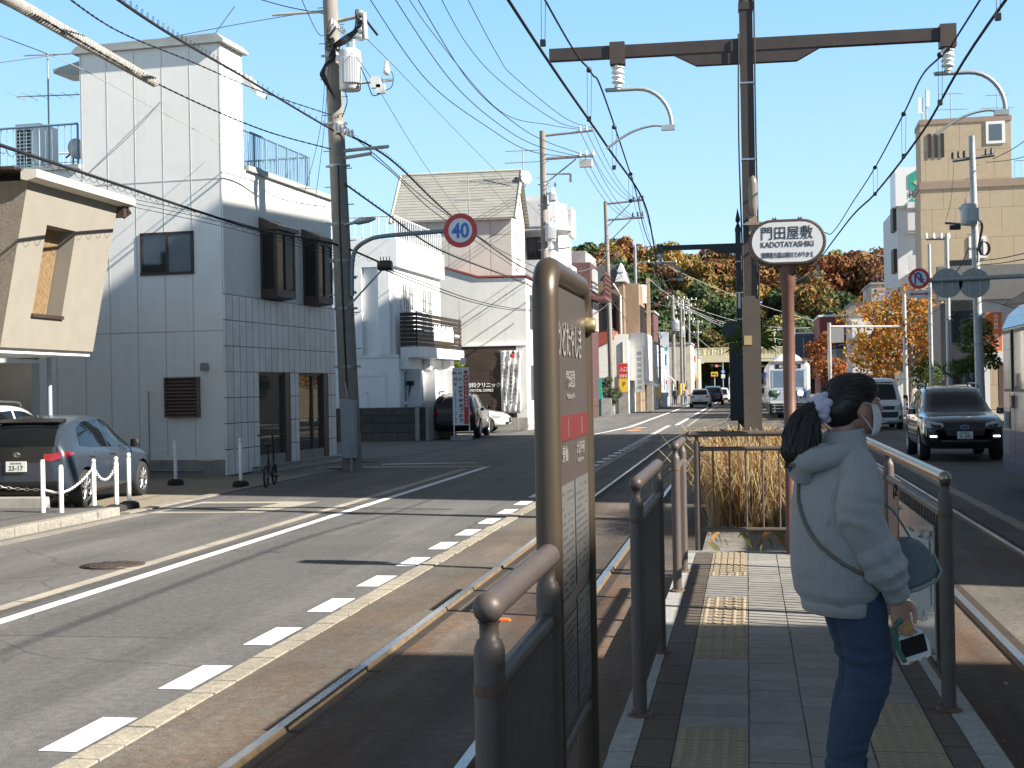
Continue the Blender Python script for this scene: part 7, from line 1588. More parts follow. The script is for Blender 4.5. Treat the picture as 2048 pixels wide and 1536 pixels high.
# roadside things along the far left pavement
def lbl_panel(name, label, cat, c, w, h, z0, m, parts=(), leg=None, rz=0):
    t = thing(name, label, cat, (c.x, c.y, 0), rz); f = MB(); f.box(-w/2, w/2, -.05, .05, z0, z0+h); f.build('panel', m, t)
    for (nm, x0, x1, za, zb, mm) in parts: f = MB(); f.box(x0, x1, -.058, -.045, za, zb); f.build(nm, mm, t)
    if leg: f = MB(); f.tube([(0, .08, 0), (0, .08, z0+.1)], leg, 8); f.build('leg', M['galv'], t)
    return t
lbl_panel('green_sign_stand', 'teal bus stop stand with a white notice plate by the pavement', 'bus stop', at(1190, 800, 84), .42, 1.9, .35, M['white_plastic'], (('notice', -.16, .16, 1.0, 1.4, M['orange']), ('plate', -.14, .14, 1.75, 2.15, M['ink'])), .05)
t = thing('vending_stand', 'slanting teal frame beside the white bus stop plate', 'frame', at(1200, 834, 83.5)*1, 0); t.location.z = 0; f = MB(); f.prism([(-.3, 0), (.25, 0), (.1, 2.35), (-.1, 2.35)], 0, .12, 'xz'); f.build('post', M['teal'], t); f = MB(); f.box(.1, .75, -.05, .1, 0, 1.1); f.build('basket', M['galv'], t)
t = thing('traffic_mirror', 'round traffic mirror on a bent orange pole at the pavement', 'traffic mirror', (at(1233, 826, 91).x, 91, 0), 0); f = MB(); f.tube(interp([(0, 0, 0), (0, 0, 1.7), (.12, 0, 2.1), (.35, 0, 2.6)], 6), .05, 8); f.build('pole', M['orange'], t); f = MB(); f.lathe([(.36, 0), (.36, .06), (.3, .1)], (.3, -.1, 2.75), 24, 'y'); o = f.build('hood', mat('mirror_back', (.25, .22, .22), .4), t); f = MB(); f.lathe([(.33, 0), (.33, .01)], (.3, -.12, 2.75), 24, 'y'); f.build('mirror_glass', mat('mirror_glass', (.35, .36, .38), .08, .9, var=0), o)
t = lbl_panel('parking_sign', 'red and yellow parking notice board on the concrete pier', 'notice board', at(1247, 770, 89.6), .62, 1.9, .95+.5, M['yellow'], (('red_field', -.31, .31, 2.35, 3.33, M['red']),)); text('入口', M['white_ink'], t, (0, -.062, 2.95), FRONT, w=.5, h=.3); text('駐車場', M['white_ink'], t, (0, -.062, 2.5), FRONT, w=.5, h=.22); text('P', M['ink'], t, (.05, -.055, 1.95), FRONT, h=.3)
# blue-white block, shops and narrow buildings farther on
def block(name, label, px0, px1, ytop, Y, depth, m, cat='building', win=2, trim=None, x0=None):
    p0, p1 = at(px0, 700, Y), at(px1, 700, Y); z = at(px1, ytop, Y).z; t = thing(name, label, cat, (p1.x, Y, 0), 0, None); w = p1.x-p0.x
    b = MB(); b.box(-w, 0, 0, depth, 0, z); b.build('wall', m, t); b = MB(); b.box(-w-.1, .1, -.1, depth+.1, z, z+.18); b.build('parapet', trim or M['concrete'], t)
    for k in range(int(z//3)):
        for q in range(win): house_window(t, -w+.4+q*(w-.5)/win, -w+.3+(q+.75)*(w-.5)/win, 0, k*3+1, k*3+2.3, M['dark_brown'], M['glass'])
        for q in range(2): house_window(t, .8+q*depth/2.4, 2.2+q*depth/2.4, 0, k*3+1, k*3+2.4, M['white_paint'], M['glass_grey'], 'side')
    return t
m_b1 = mat('pale_blue_wall', (.42, .47, .58), .7, var=.06); m_b2 = mat('cream_wall', (.52, .47, .39), .8, var=.08, grime=.15); m_b3 = mat('white_wall_far', (.66, .66, .66), .8, var=.05, grime=.15); m_b4 = mat('tan_wall_far', (.40, .31, .22), .8, var=.1)
block('white_shop', 'narrow bright white shop with a red upper sign beyond the garage', 1278, 1309, 686, 104, 7, m_b3, win=1); block('red_shop', 'tall narrow red-fronted shop behind the white one', 1283, 1308, 625, 112, 6, mat('far_red', (.11, .045, .042), .6, var=.1), win=1)
block('blue_block', 'pale blue block behind the slender pole', 1296, 1322, 692, 116, 9, m_b1, win=1)
t = block('cream_house', 'cream two-storey house with an outside stair by the far poles', 1338, 1381, 688, 138, 9, m_b2, win=2); block('tan_shop', 'small tan shop before the footbridge', 1380, 1396, 715, 165, 10, m_b4, win=1)
t = lbl_panel('shop_sign', 'tall white shop sign with teal marks by the far pavement', 'shop sign', at(1326, 760, 121), 1.15, 6.6, .0, mat('sign_pale', (.58, .60, .66), .5, var=.05), (('teal_mark', -.2, .45, 4.9, 5.3, M['teal']), ('teal_mark', -.3, .35, 3.6, 4.6, mat('teal_dark', (.05, .16, .2), .5)), ('red_mark', -.5, .35, 1.95, 2.25, M['red']))); f = MB(); f.add([(.35*math.cos(a)*r_-.3, -.06, 6.0+r_*.7*math.sin(a)) for r_ in (.6, .8) for a in [k*PI/12 for k in range(7)]], [(k, k+1, 8+k, 7+k) for k in range(6)]); f.build('arc_mark', M['teal'], t)
t = thing('awning', 'small arched shop awning on thin posts at the far pavement', 'awning', (at(1328, 800, 119).x, 119, 0), 0); f = MB(); f.loft([[(.9*math.cos(a), y, 2.0+.7*math.sin(a)) for a in [k*PI/8 for k in range(9)]] for y in (0, 1.2)], caps=False, closed=False); o = f.build('canopy', mat('canopy_pale', (.5, .47, .48), .6), t); so_ = o.modifiers.new('s', 'SOLIDIFY'); so_.thickness = .04
for x in (-.85, .85): f = MB(); f.tube([(x, .1, 0), (x, .1, 2.05)], .04, 6); f.build('post', M['white_paint'], t)
t = thing('white_cart', 'white box stand on the far pavement below the shop sign', 'box', (at(1325, 810, 112).x, 112, 0), 0); f = MB(); f.loft([[(-.4, -.3, z), (.4, -.3, z), (.4, .3, z), (-.4, .3, z)] if z < .9 else [(-.5, -.35, z), (.5, -.35, z), (.5, .35, z), (-.5, .35, z)] for z in (.05, .85, .95, 1.25)]); f.build('body', M['white_plastic'], t, bevel=.03)
# traffic lights
def signal(label, px, py, Y, on, n=3, flip=False):
    c = at(px, py, Y); t = thing('traffic_light', label, 'traffic light', (c.x, Y, 0), 0, 'traffic lights down the street'); z = c.z; xx = -1.3 if not flip else 1.3
    f = MB(); f.tube([(xx, .2, 0), (xx, .2, z+.1)], .09, 8); f.tube([(xx, .2, z), (0, .2, z)], .05, 6); f.build('pole', M['galv'], t); f = MB(); f.box(-.62, .62, -.1, .12, -.2+z, .2+z); f.build('housing', mat('signal_grey', (.10, .12, .12), .5), t, bevel=.03)
    for k, (nm, col) in enumerate((('green', (.05, .9, .65)), ('yellow', (.25, .16, .03)), ('red', (.95, .06, .03)))):
        f = MB(); f.lathe([(.15, 0), (.15, .02)], (-.4+.4*k, -.13, z), 16, 'y'); f.build('lens', mat('lens_%s_%s' % (nm, on == nm), col if on == nm else tuple(a*.15 for a in col), .3, var=0, emit=2.5 if on == nm else 0), t)
        f = MB(); f.add([(-.4+.4*k+.17*math.cos(a), y_, z+.17*math.sin(a)) for y_ in (-.32, -.1) for a in [q*PI/8 for q in range(9)]], [(q, q+1, 10+q, 9+q) for q in range(8)]); f.build('visor', M['black'], t)
    return t
signal('traffic light showing green before the footbridge', 1385, 690, 148, 'green'); signal('traffic light showing red under the footbridge', 1428, 732, 215, 'red', flip=True)
t = lbl_panel('street_name_plate', 'white street name plate left of the green traffic light', 'name plate', at(1345, 694, 146), 1.25, .35, at(1345, 697, 146).z-.2, M['white_plastic'], leg=.05); t2 = lbl_panel('street_name_plate', 'pale blue plate hanging below the green traffic light', 'name plate', at(1383, 700, 147), 1.1, .32, at(1383, 703, 147).z-.15, mat('plate_blue', (.35, .45, .62), .5), leg=.05)
f = MB()
for k in range(5): f.box(-.5+k*.2, -.36+k*.2, -.062, -.05, at(1345, 697, 146).z-.1, at(1345, 697, 146).z+.06)
f.build('print', M['ink'], t)
lbl_panel('shop_sign', 'stacked red and white shop signs under the left end of the footbridge', 'shop sign', at(1386, 735, 158), 1.0, 3.0, 2.6, M['white_plastic'], (('red_mark', -.4, .3, 4.5, 5.2, M['red']), ('red_mark', -.45, .1, 3.1, 3.7, M['red']), ('yellow_mark', -.45, .45, 2.7, 2.95, M['yellow'])), .06)
t = lbl_panel('arrow_sign', 'yellow sign with a black bent arrow under the footbridge', 'road sign', at(1429, 748, 190), .95, .62, at(1429, 752, 190).z-.05, mat('sign_amber', (.75, .46, .04), .4), leg=.06); z = at(1429, 752, 190).z+.25; f = MB(); f.prism([(.35, z-.2), (.35, z+.02), (.2, z+.1), (-.1, z+.1), (-.1, z+.2), (-.38, z+.02), (-.1, z-.14), (-.1, z-.03), (.18, z-.03), (.25, z-.08), (.25, z-.2)], -.07, -.055, 'xz'); f.build('arrow', M['ink'], t)
t = thing('blue_road_sign', 'round blue road sign with a white plate below on a thin pole', 'road sign', (at(1446, 742, 205).x, 205, 0), 0); z = at(1446, 743, 205).z; f = MB(); f.tube([(0, .05, 0), (0, .05, at(1446, 722, 205).z)], .06, 8); f.build('pole', M['galv'], t); f = MB(); f.lathe([(.32, 0), (.32, .03)], (0, -.03, z), 20, 'y'); f.build('disc', M['blue_paint'], t); f = MB(); f.box(-.28, .28, -.03, 0, z-1.0, z-.42); f.build('plate', M['white_plastic'], t); f = MB(); f.prism([(-.1, z-.2), (.1, z-.2), (.05, z), (.15, z), (0, z+.2), (-.15, z), (-.05, z)], -.045, -.035, 'xz'); f.build('arrow', M['white_ink'], t)
# footbridge
FBY = 190; zb_ = at(1450, 724, FBY).z; zr = at(1450, 696, FBY).z; xl, xr = at(1390, 710, FBY).x, at(1640, 710, FBY).x
FB = thing('footbridge', 'cream steel footbridge with railings crossing the far street', 'footbridge', (0, FBY, 0), 0); m_fb = mat('bridge_cream', (.56, .50, .33), .6, var=.06, grime=.15)
f = MB(); f.box(xl, xr, 0, 2.2, zb_, zb_+.95); f.prism([(xl, zb_-.15), (xl+1.2, zb_-.15), (xl+1.2, zb_), (xl, zb_)], 0, 2.2, 'xz'); f.build('deck', m_fb, FB); railing('railing', [(xl, .05, zb_+.95), (xr, .05, zb_+.95)], zr-zb_-.95, .2, m_fb, FB, post=.06, bar=.03, top=.06); railing('railing', [(xl, 2.1, zb_+.95), (xr, 2.1, zb_+.95)], zr-zb_-.95, .2, m_fb, FB, post=.06, bar=.03, top=.06)
f = MB(); f.box(xl-1.2, xl+.2, .3, 1.8, 0, zb_+.9); f.build('pier', m_fb, FB); f = MB(); f.prism([(0, zb_+.9), (0, zb_+.2), (-9, 0), (-9.6, 0)], xl-1.4, xl-.2, 'yz'); f.build('stair', mat('stair_tan', (.42, .36, .28), .7), FB); f = MB(); f.box(xr, xr+1, .3, 1.8, 0, zb_+.9); f.build('pier', m_fb, FB)
f = MB(); f.box(xr-8.5, xr-6, -.02, 0, zb_+.35, zb_+.42); f.box(-1.5, 1.2, -.02, 0, zb_+.6, zb_+.65); f.build('lettering', M['steel_dull'], FB)
# underpass-like dark row of roofs at the end of the street
b = MB(); b.box(-7, 6, 300, 306, 0, 3.0); b.prism([(-8, 3), (7, 3), (5, 7.5), (-6, 7.5)], 298, 308, 'xz'); tag(b.build('temple_hall', mat('hall_dark', (.045, .045, .05), .8, var=.3), world=True), 'low dark roofed hall closing the far end of the street', 'hall')

# ================================================================ right side of the street
TBY = 86; t0 = at(1845, 238, TBY); t1 = at(2007, 235, TBY); tm = at(1840, 365, TBY)
TB = thing('tan_building', 'tall tan panelled building with a stair tower on the right', 'building', (tm.x, TBY, 0), R(-1.5)); m_tan = brickmat('tan_panel', (.43, .34, .23), (.415, .33, .22), (.28, .21, .14), 1.35, 1.8, .02, .5, bump=.3, grain=.05, rowoff=(0, .3))
ztw, zm = t0.z, tm.z
b = MB(); b.box(0, 10.3, 0, 3.6, 0, zm-.45); b.box(.1, 5.4, .3, 3.3, zm, ztw-.3); b.build('wall', m_tan, TB)
b = MB(); b.box(-.05, 10.4, -.08, 3.7, zm-.45, zm); b.box(.05, 5.45, .25, 3.35, ztw-.3, ztw); b.build('coping', mat('tan_coping', (.30, .215, .16), .7, var=.08), TB)
for k in range(3): house_window(TB, -.0+.55+k*.38, .73+k*.38, .3, zm+1.55, zm+3.0, M['dark_brown'], M['glass'], mull=0)
def framed(x, z, w, h, y=0):
    f = MB(); f.box(x-w/2-.18, x+w/2+.18, y-.06, y+.05, z-h/2-.18, z+h/2+.18); o = f.build('window_surround', M['white_paint'], TB); f = MB(); f.box(x-w/2, x+w/2, y-.07, y+.02, z-h/2, z+h/2); f.build('pane', M['glass_grey'], o)
framed(4.5, ztw-1.0, .75, 1.0, .3); framed(3.3, at(1945, 495, TBY).z, .65, .95)
railing('roof_railing', [(5.6, .3, zm), (10, .3, zm)], 1.1, .35, M['steel_dull'], TB)
b = MB(); b.box(1.6, 11, -.5, .0, at(1950, 548, TBY).z-2.6, at(1950, 548, TBY).z-.2); b.build('lower_band', mat('grey_band', (.20, .19, .185), .8, var=.06), TB)
for z in (6.2, 3.6, 1.2): b = MB(); b.box(1.7, 3.4, -.52 if z > 6 else -.06, -.02, z-.0, z+1.4); b.build('dark_opening', M['glass'], TB)
b = MB(); b.box(.7, 2.0, -.06, 0, 0, 8.2); b.build('base_wall', mat('base_pale', (.45, .43, .42), .8, var=.06), TB)
mast_antenna('antenna mast on the tan stair tower, left one', at(1902, 238, TBY+3), 1.7, [(1.6, 1.5, .1, 8, .15), (.6, 2.0, .1, 7, .4)], s=1.6); mast_antenna('antenna mast on the tan stair tower, right one', at(1995, 238, TBY+3), 1.6, [(1.5, 1.4, .1, 8, .15), (.7, 1.9, .1, 7, .4)], s=1.6)
t = thing('cell_antenna', 'white panel antennas on a short mast on the tan tower', 'antenna', at(1853, 240, TBY+1), 0); f = MB(); f.tube([(0, 0, 0), (0, 0, 1.9)], .05, 8); f.tube([(-.25, 0, 0), (-.25, 0, 1.4)], .04, 8); f.build('mast', M['steel_dull'], t)
for x, z in ((.08, .8), (-.4, .4)): f = MB(); f.box(x-.1, x+.12, -.15, -.05, z, z+1.0); f.build('panel', M['white_plastic'], t)
APY = 100; a0, a1 = at(1784, 420, APY), at(1826, 420, APY)
AP = thing('apartment_block', 'white apartment block with stacked balconies left of the tan building', 'flats', (a0.x, APY, 0), 0); za = at(1800, 412, APY).z
b = MB(); b.box(.35, 6, 0, 10, 0, za); b.build('wall', m_fl, AP)
for k in range(5):
    z = za-1.9-k*3.0
    if z < 1: break
    f = MB(); f.box(.95, 3, -1.1, 0, z-.15, z); f.box(.95, 3, -1.15, -1.0, z, z+1.25); f.build('balcony', mat('balcony_pale', (.58, .57, .57), .7, var=.05), AP); f = MB(); f.box(1.6, 3, -.06, 0, z+.05, z+2.0); f.build('balcony_door', M['glass'], AP); f = MB(); f.box(.1, .36, .5, 2.2, z+.2, z+1.9); f.build('bay_window', M['dark_brown'], AP)
f = MB(); f.box(.95, 3.2, -1.2, 0, za-.3, za+.1); f.build('parapet', m_fl, AP)
SGY = 99; s0, s1 = at(1790, 335, SGY), at(1840, 410, SGY)
SG = thing('rooftop_sign', 'white rooftop billboard with a green hexagon on the apartment block', 'billboard', (s0.x, SGY, s1.z), 0); hh = s0.z-s1.z; f = MB(); f.box(0, 4, 0, 3.5, 0, hh); f.build('panel', M['white_plastic'], SG); f = MB(); hx, hz = 1.75, hh*.62; f.prism([(hx+1.0*math.cos(a), hz+.95*math.sin(a)) for a in [PI/6+k*PI/3 for k in range(6)]], -.04, -.02, 'xz'); f.build('hexagon', mat('hex_green', (.03, .30, .24), .5), SG); f = MB(); f.prism([(1.2, hz-.1), (1.7, hz-.5), (2.2, hz), (1.7, hz+.4)], -.06, -.045, 'xz'); f.build('emblem', mat('emblem_lime', (.45, .5, .2), .5), SG); text('HA', M['ink'], SG, (1.25, -.03, .75), FRONT, w=.7, h=.5, bold=.03); f = MB(); f.box(.95, 2.2, -.04, -.02, .1, .42); f.build('green_bar', mat('hex_green', (.03, .30, .24), .5), SG)
b = block('grey_annex', 'low grey annex roof between the hill and the apartment block', 1745, 1790, 568, 112, 8, mat('annex', (.38, .37, .37), .8, var=.06), win=2)
block('red_roof_shop', 'white building with a dark red upper front behind the plane tree', 1640, 1722, 632, 120, 10, mat('shop_red', (.26, .05, .055), .6, var=.1), win=3, trim=M['white_paint']); block('grey_shop_row', 'row of grey shopfronts behind the plane tree trunk', 1672, 1780, 700, 110, 14, mat('row_grey', (.30, .29, .29), .8, var=.1), win=4); block('pale_house', 'pale house seen through the plane tree crown', 1705, 1800, 608, 100, 6, m_b3, win=3)
# clinic with orange banner
CLY = 66; c0, c1, c2 = at(1912, 700, CLY), at(2034, 700, CLY), at(1960, 600, CLY)
CL = thing('clinic_building', 'white clinic corner with dark openings behind the black car', 'building', (c0.x, CLY, 0), 0); b = MB(); b.box(1.1, 4.2, 0, 5, 2.6, c2.z); b.box(1.1, 1.5, 0, 5, 0, 2.6); b.build('wall', m_b3, CL); b = MB(); b.box(-.6, 1.09, .6, 5, 0, c2.z-.1); b.build('side_wall', mat('clinic_brown', (.22, .20, .19), .8, var=.1), CL)
for z in (3.6, 1.2, 6): b = MB(); b.box(-.2, 1.0, .5, .62, z, z+1.5); b.build('dark_opening', M['glass'], CL)
b = MB(); b.box(1.9, 3.9, -.02, .3, .2, 2.6); b.build('entrance', mat('entr_brown', (.10, .055, .05), .7), CL); b = MB(); b.box(-.8, 6, -.4, .3, c2.z+.0, c2.z+1.6); b.build('roof_band', mat('roof_band', (.17, .165, .16), .8), CL); b = MB(); b.prism([(2.0, c2.z-.3), (4.4, c2.z-.1), (3.8, c2.z+.8)], -1.2, -.3, 'xz'); b.build('canopy', mat('dark_canopy', (.07, .07, .08), .6), CL)
b = MB(); b.box(-.9, 0, -.25, -.1, .4, 1.5); b.box(-.2, .6, -.35, -.26, .9, 1.6); b.build('white_box', M['white_plastic'], CL)
ob = at(1984, 690, CLY-.25); BN = thing('orange_banner', 'tall orange banner with white lettering on the white clinic corner', 'banner', (ob.x, CLY-.2, 0), 0); z0_, z1_ = at(1984, 702, CLY).z, at(1984, 625, CLY).z
f = MB(); f.prism([(-.42, z0_), (.45, z0_), (.45, z1_), (-.2, z1_), (-.42, z1_-1.0)], -.04, 0, 'xz'); f.build('cloth', mat('banner_orange', (.72, .15, .03), .6, var=.05), BN); vtext('石井歯科・矯正歯科', M['white_ink'], BN, .2, -.045, z1_-.1, z0_+.08, .2); vtext('クリニック', M['white_ink'], BN, -.16, -.045, z1_-.75, z0_+.08, .18)
# U-turn sign gantry and direction signs seen from behind
GT = thing('sign_gantry', 'grey gantry arm with two direction boards seen from behind, over the right lane', 'sign gantry', (7.9, 45, 0), 0); ga = at(1855, 570, 45); gz = ga.z
f = MB(); f.tube([(ga.x-7.9, 0, gz+.15), (4, 0, gz+.25)], .075, 8); f.tube([(4, 0, 0), (4, 0, gz+.6)], .12, 10); f.build('arm', M['galv'], GT)
m_sb = mat('sign_back', (.36, .35, .34), .5, .3, var=.06)
for x in (1895, 1950):
    p = at(x, 572, 45); f = MB(); f.lathe([(.48, 0), (.48, .03)], (p.x-7.9, .1, p.z+.1), 24, 'y'); o = f.build('sign_board', m_sb, GT); f = MB(); f.box(p.x-7.9-.2, p.x-7.9-.13, .05, .1, p.z-.3, p.z+.45); f.box(p.x-7.9+.13, p.x-7.9+.2, .05, .1, p.z-.3, p.z+.45); f.build('sign_bracket', M['galv'], o)
uc = at(1838, 557, 44.8); UT = thing('no_u_turn_sign', 'round red-rimmed no U-turn sign with a blue arrow hanging at the gantry end', 'road sign', (uc.x, 44.8, uc.z-.9), 0); rsign(UT, uc, .33, m_sign_w, m_sign_r)
f = MB(); P_ = [(-.12, -.17), (-.12, .08)]+[(-.03+.09*math.cos(a), .08+.09*math.sin(a)) for a in [PI-k*PI/8 for k in range(1, 8)]]+[(.06, .08), (.06, -.02)]; f.tube([(uc.x+a, uc.y-.03, uc.z+c) for a, c in P_], .033, 4); f.prism([(uc.x-.04, uc.z-.02), (uc.x+.17, uc.z-.02), (uc.x+.065, uc.z-.16)], uc.y-.035, uc.y-.025, 'xz'); f.build('arrow', m_sign_b, UT, world=True); f = MB(); f.tube([(uc.x-.2, uc.y-.045, uc.z+.2), (uc.x+.2, uc.y-.045, uc.z-.2)], .022, 4); f.build('slash', m_sign_r, UT, world=True)
ap = at(1838, 588, 44.8); f = MB(); f.box(ap.x-.36, ap.x+.36, ap.y-.02, ap.y, ap.z-.12, ap.z+.12); pl = f.build('arrow_plate', m_sign_w, UT, world=True); f = MB(); f.prism([(-.3, 0), (-.2, .07), (-.2, .025), (.2, .025), (.2, .07), (.3, 0), (.2, -.07), (.2, -.025), (-.2, -.025), (-.2, -.07)], -.012, -.006, 'xz'); f.M = Matrix(); o = f.build('double_arrow', m_sign_r, UT); o.location = ap+Vector((0, -.012, 0))-UT.location
# far gantry of the right lane and board on the hill side
g0 = at(1660, 653, 74); g1 = at(1808, 653, 74); G2T = thing('sign_gantry', 'thin white gantry arm reaching left from the steel pole by the plane tree', 'sign gantry', (g1.x, 74, 0), 0); f = MB(); f.tube([(g0.x-g1.x, 0, g0.z), (0, 0, g1.z)], .05, 8); f.build('arm', M['white_paint'], G2T); p = at(1678, 672, 74); f = MB(); f.box(p.x-g1.x-.45, p.x-g1.x+.25, -.05, 0, p.z-.35, p.z+.45); f.build('sign_board', m_sb, G2T); p = at(1660, 740, 74); f = MB(); f.tube([(p.x-g1.x, 0, 0), (p.x-g1.x, 0, g0.z+.2)], .1, 8); f.build('pole', m_sb, G2T)
s0 = at(1590, 668, 130); HB_ = thing('overhead_sign', 'blue-grey overhead direction board seen from behind beyond the tram', 'road sign', (s0.x, 130, 0), 0); s1 = at(1648, 715, 130); f = MB(); f.box(0, s1.x-s0.x, 0, .1, s1.z, s0.z); f.build('panel', mat('board_back', (.07, .10, .14), .6, var=.25, scale=2), HB_); f = MB(); f.tube([(-.5, .1, s1.z-.1), (s1.x-s0.x+1, .1, s1.z-.1)], .12, 8); f.tube([(-.5, .1, s0.z+.05), (s1.x-s0.x+.5, .1, s0.z+.05)], .1, 8); f.tube([(s1.x-s0.x+.7, .1, 0), (s1.x-s0.x+.7, .1, s0.z)], .2, 8); f.build('truss', M['white_paint'], HB_)
f = MB()
for x in (.8, 2.0): f.tube([(x, -.05, s1.z), (x, -.05, s0.z-.4)], .05, 6)
f.build('rib', M['galv'], HB_)
# small guard rail and red-white post at the tree
t = thing('marker_post', 'short red and white marker post at the foot of the steel pole', 'marker post', (at(1814, 815, 72).x, 72, 0), 0)
f = MB(); f.lathe([(.06, 0), (.06, 1.0), (.04, 1.03)], (0, 0, 0), 10); f.build('post', M['white_paint'], t)
for k in range(4): f = MB(); f.lathe([(.066, .1+k*.24), (.066, .21+k*.24)], (0, 0, 0), 10); f.build('stripe', M['red'], t)
# ================================================================ trees and plants
def leafmat(name, col, var=.35, hue=.03, trans=.25):
    if name in MATS: return MATS[name]
    m, t, b = _nodes(name); N, L = t.nodes, t.links
    oi = N.new('ShaderNodeObjectInfo'); hs = N.new('ShaderNodeHueSaturation'); hs.inputs['Color'].default_value = (*col, 1)
    def mr(src, c, d):
        r_ = N.new('ShaderNodeMapRange'); L.new(src, r_.inputs[0]); r_.inputs[3].default_value = c; r_.inputs[4].default_value = d; return r_.outputs[0]
    tc = N.new('ShaderNodeTexCoord'); nz = N.new('ShaderNodeTexNoise'); nz.inputs['Scale'].default_value = 3.1; nz.inputs['Detail'].default_value = 4; L.new(tc.outputs['Object'], nz.inputs['Vector'])
    L.new(mr(oi.outputs['Random'], .5-hue, .5+hue), hs.inputs['Hue'])
    ml = N.new('ShaderNodeMath'); ml.operation = 'MULTIPLY'; L.new(mr(oi.outputs['Random'], 1-var*.5, 1+var*.5), ml.inputs[0])
    r2 = N.new('ShaderNodeMapRange'); L.new(nz.outputs['Fac'], r2.inputs[0])
    for i, v in enumerate((.3, .7, 1-var, 1+var)): r2.inputs[i+1].default_value = v
    L.new(r2.outputs[0], ml.inputs[1]); L.new(ml.outputs[0], hs.inputs['Value']); L.new(hs.outputs[0], b.inputs['Base Color'])
    b.inputs['Roughness'].default_value = .65; b.inputs['Specular IOR Level'].default_value = .25
    if trans:
        tr = N.new('ShaderNodeBsdfTranslucent'); L.new(hs.outputs[0], tr.inputs[0]); mx = N.new('ShaderNodeMixShader'); mx.inputs[0].default_value = trans
        L.new(b.outputs[0], mx.inputs[1]); L.new(tr.outputs[0], mx.inputs[2]); L.new(mx.outputs[0], N['Material Output'].inputs[0])
    MATS[name] = m; return m
bark = mat('bark', (.075, .06, .05), .9, var=.3, scale=6, bump=.4, bscale=12); bark_p = mat('plane_bark', (.23, .20, .16), .8, var=.35, scale=5)
def crown_mb(b, clumps, n, size, r_, mats=1, flat=.5):
    for k in range(n):
        c, rad = clumps[r_.randrange(len(clumps))]
        while True:
            d = Vector((r_.uniform(-1, 1), r_.uniform(-1, 1), r_.uniform(-1, 1)))
            if .05 < d.length < 1: break
        d = d.normalized()*(d.length**.35)
        p = c+Vector((d.x*rad, d.y*rad, d.z*rad*.8)); nrm = (d+Vector((r_.uniform(-1, 1), r_.uniform(-1, 1), r_.uniform(-.6, 1)))*.8).normalized()
        u = nrm.orthogonal().normalized(); u.rotate(Quaternion(nrm, r_.uniform(0, 6.28))); w = nrm.cross(u); s_ = size*r_.uniform(.6, 1.35)
        b.m = r_.randrange(mats)
        b.add([p-u*s_, p-w*s_*flat+nrm*s_*.15, p+u*s_, p+w*s_*flat+nrm*s_*.15], [(0, 1, 2, 3)])
    b.m = 0
def make_tree(name, label, cat, loc, h, rad, leafms, n, size, seed, group=None, trunk=.12, tm=None, zc=.62, branches=6, lumps=12, spread=1.0, crown_base=.35):
    r_ = random.Random(seed); t = thing(name, label, cat, loc, r_.uniform(0, 6.28), group)
    f = MB(); f.tube(interp([(0, 0, -.3), (r_.uniform(-.1, .1)*trunk*4, 0, h*.25), (r_.uniform(-.15, .15)*h*.2, r_.uniform(-.1, .1)*h*.2, h*.5), (0, 0, h*.8)], 4), [trunk*(1-.75*i/12) for i in range(13)], 8)
    cl = []
    for k in range(lumps):
        a = r_.uniform(0, 6.28); q = r_.random()**.5*rad*.68*spread; z = h*r_.uniform(crown_base+.12, .93); q *= max(.3, 1-abs(z/h-zc)*1.2); cl.append((Vector((q*math.cos(a), q*math.sin(a), z)), rad*r_.uniform(.28, .46)))
    cl.append((Vector((0, 0, h*.9)), rad*.3))
    for k in range(branches):
        c = cl[k % len(cl)][0]; z0 = h*r_.uniform(.25, .45); f.tube(interp([(0, 0, z0), (c.x*.5, c.y*.5, lerp(z0, c.z, .55)), c], 3), [trunk*.5*(1-.8*i/6) for i in range(7)], 5)
    f.build('trunk', tm or bark, t)
    b = MB(); crown_mb(b, cl, n, size, r_, len(leafms)); b.build('crown', leafms, t); return t
L_or, L_rus, L_gold, L_ol, L_gr, L_dk, L_br = (leafmat('leaf_orange', (.27, .135, .045)), leafmat('leaf_russet', (.17, .085, .05)), leafmat('leaf_gold', (.30, .21, .06)), leafmat('leaf_olive', (.16, .16, .055)), leafmat('leaf_green', (.085, .12, .045)), leafmat('leaf_dark', (.045, .07, .032)), leafmat('leaf_brown', (.20, .125, .09)))
# the wooded hill
def hz(x, y):
    base = 21*sm((y-205)/75)*(1-.12*math.sin(x*.05+1))*sm((90-x)/60 if x > 30 else 1)
    return base
b = MB(); nx, ny = 50, 16; vs = [(-150+x*5.2, 200+y*12, hz(-150+x*5.2, 200+y*12)-.3+(0 if y else -.5)) for y in range(ny) for x in range(nx)]
b.add(vs, [(j*nx+i, j*nx+i+1, (j+1)*nx+i+1, (j+1)*nx+i) for j in range(ny-1) for i in range(nx-1)], True); struct(b.build('hill', mat('hill_soil', (.05, .045, .025), .95, var=.3)))
protos = {}
kinds = {'orange': ([L_or, L_or, L_gold], 'orange autumn tree on the wooded hill at the end of the street'), 'russet': ([L_rus, L_rus, L_or], 'rust red autumn tree on the wooded hill at the end of the street'), 'gold': ([L_gold, L_or, L_ol], 'golden yellow autumn tree on the wooded hill at the end of the street'), 'olive': ([L_ol, L_gr, L_gold], 'olive green tree on the wooded hill at the end of the street'), 'green': ([L_gr, L_dk, L_gr], 'mid green tree on the wooded hill at the end of the street'), 'dark': ([L_dk, L_dk, L_gr], 'dark evergreen tree on the wooded hill at the end of the street'), 'brown': ([L_br, L_rus, L_br], 'brown half-bare tree on the wooded hill at the end of the street')}
r_ = random.Random(77); first = {}
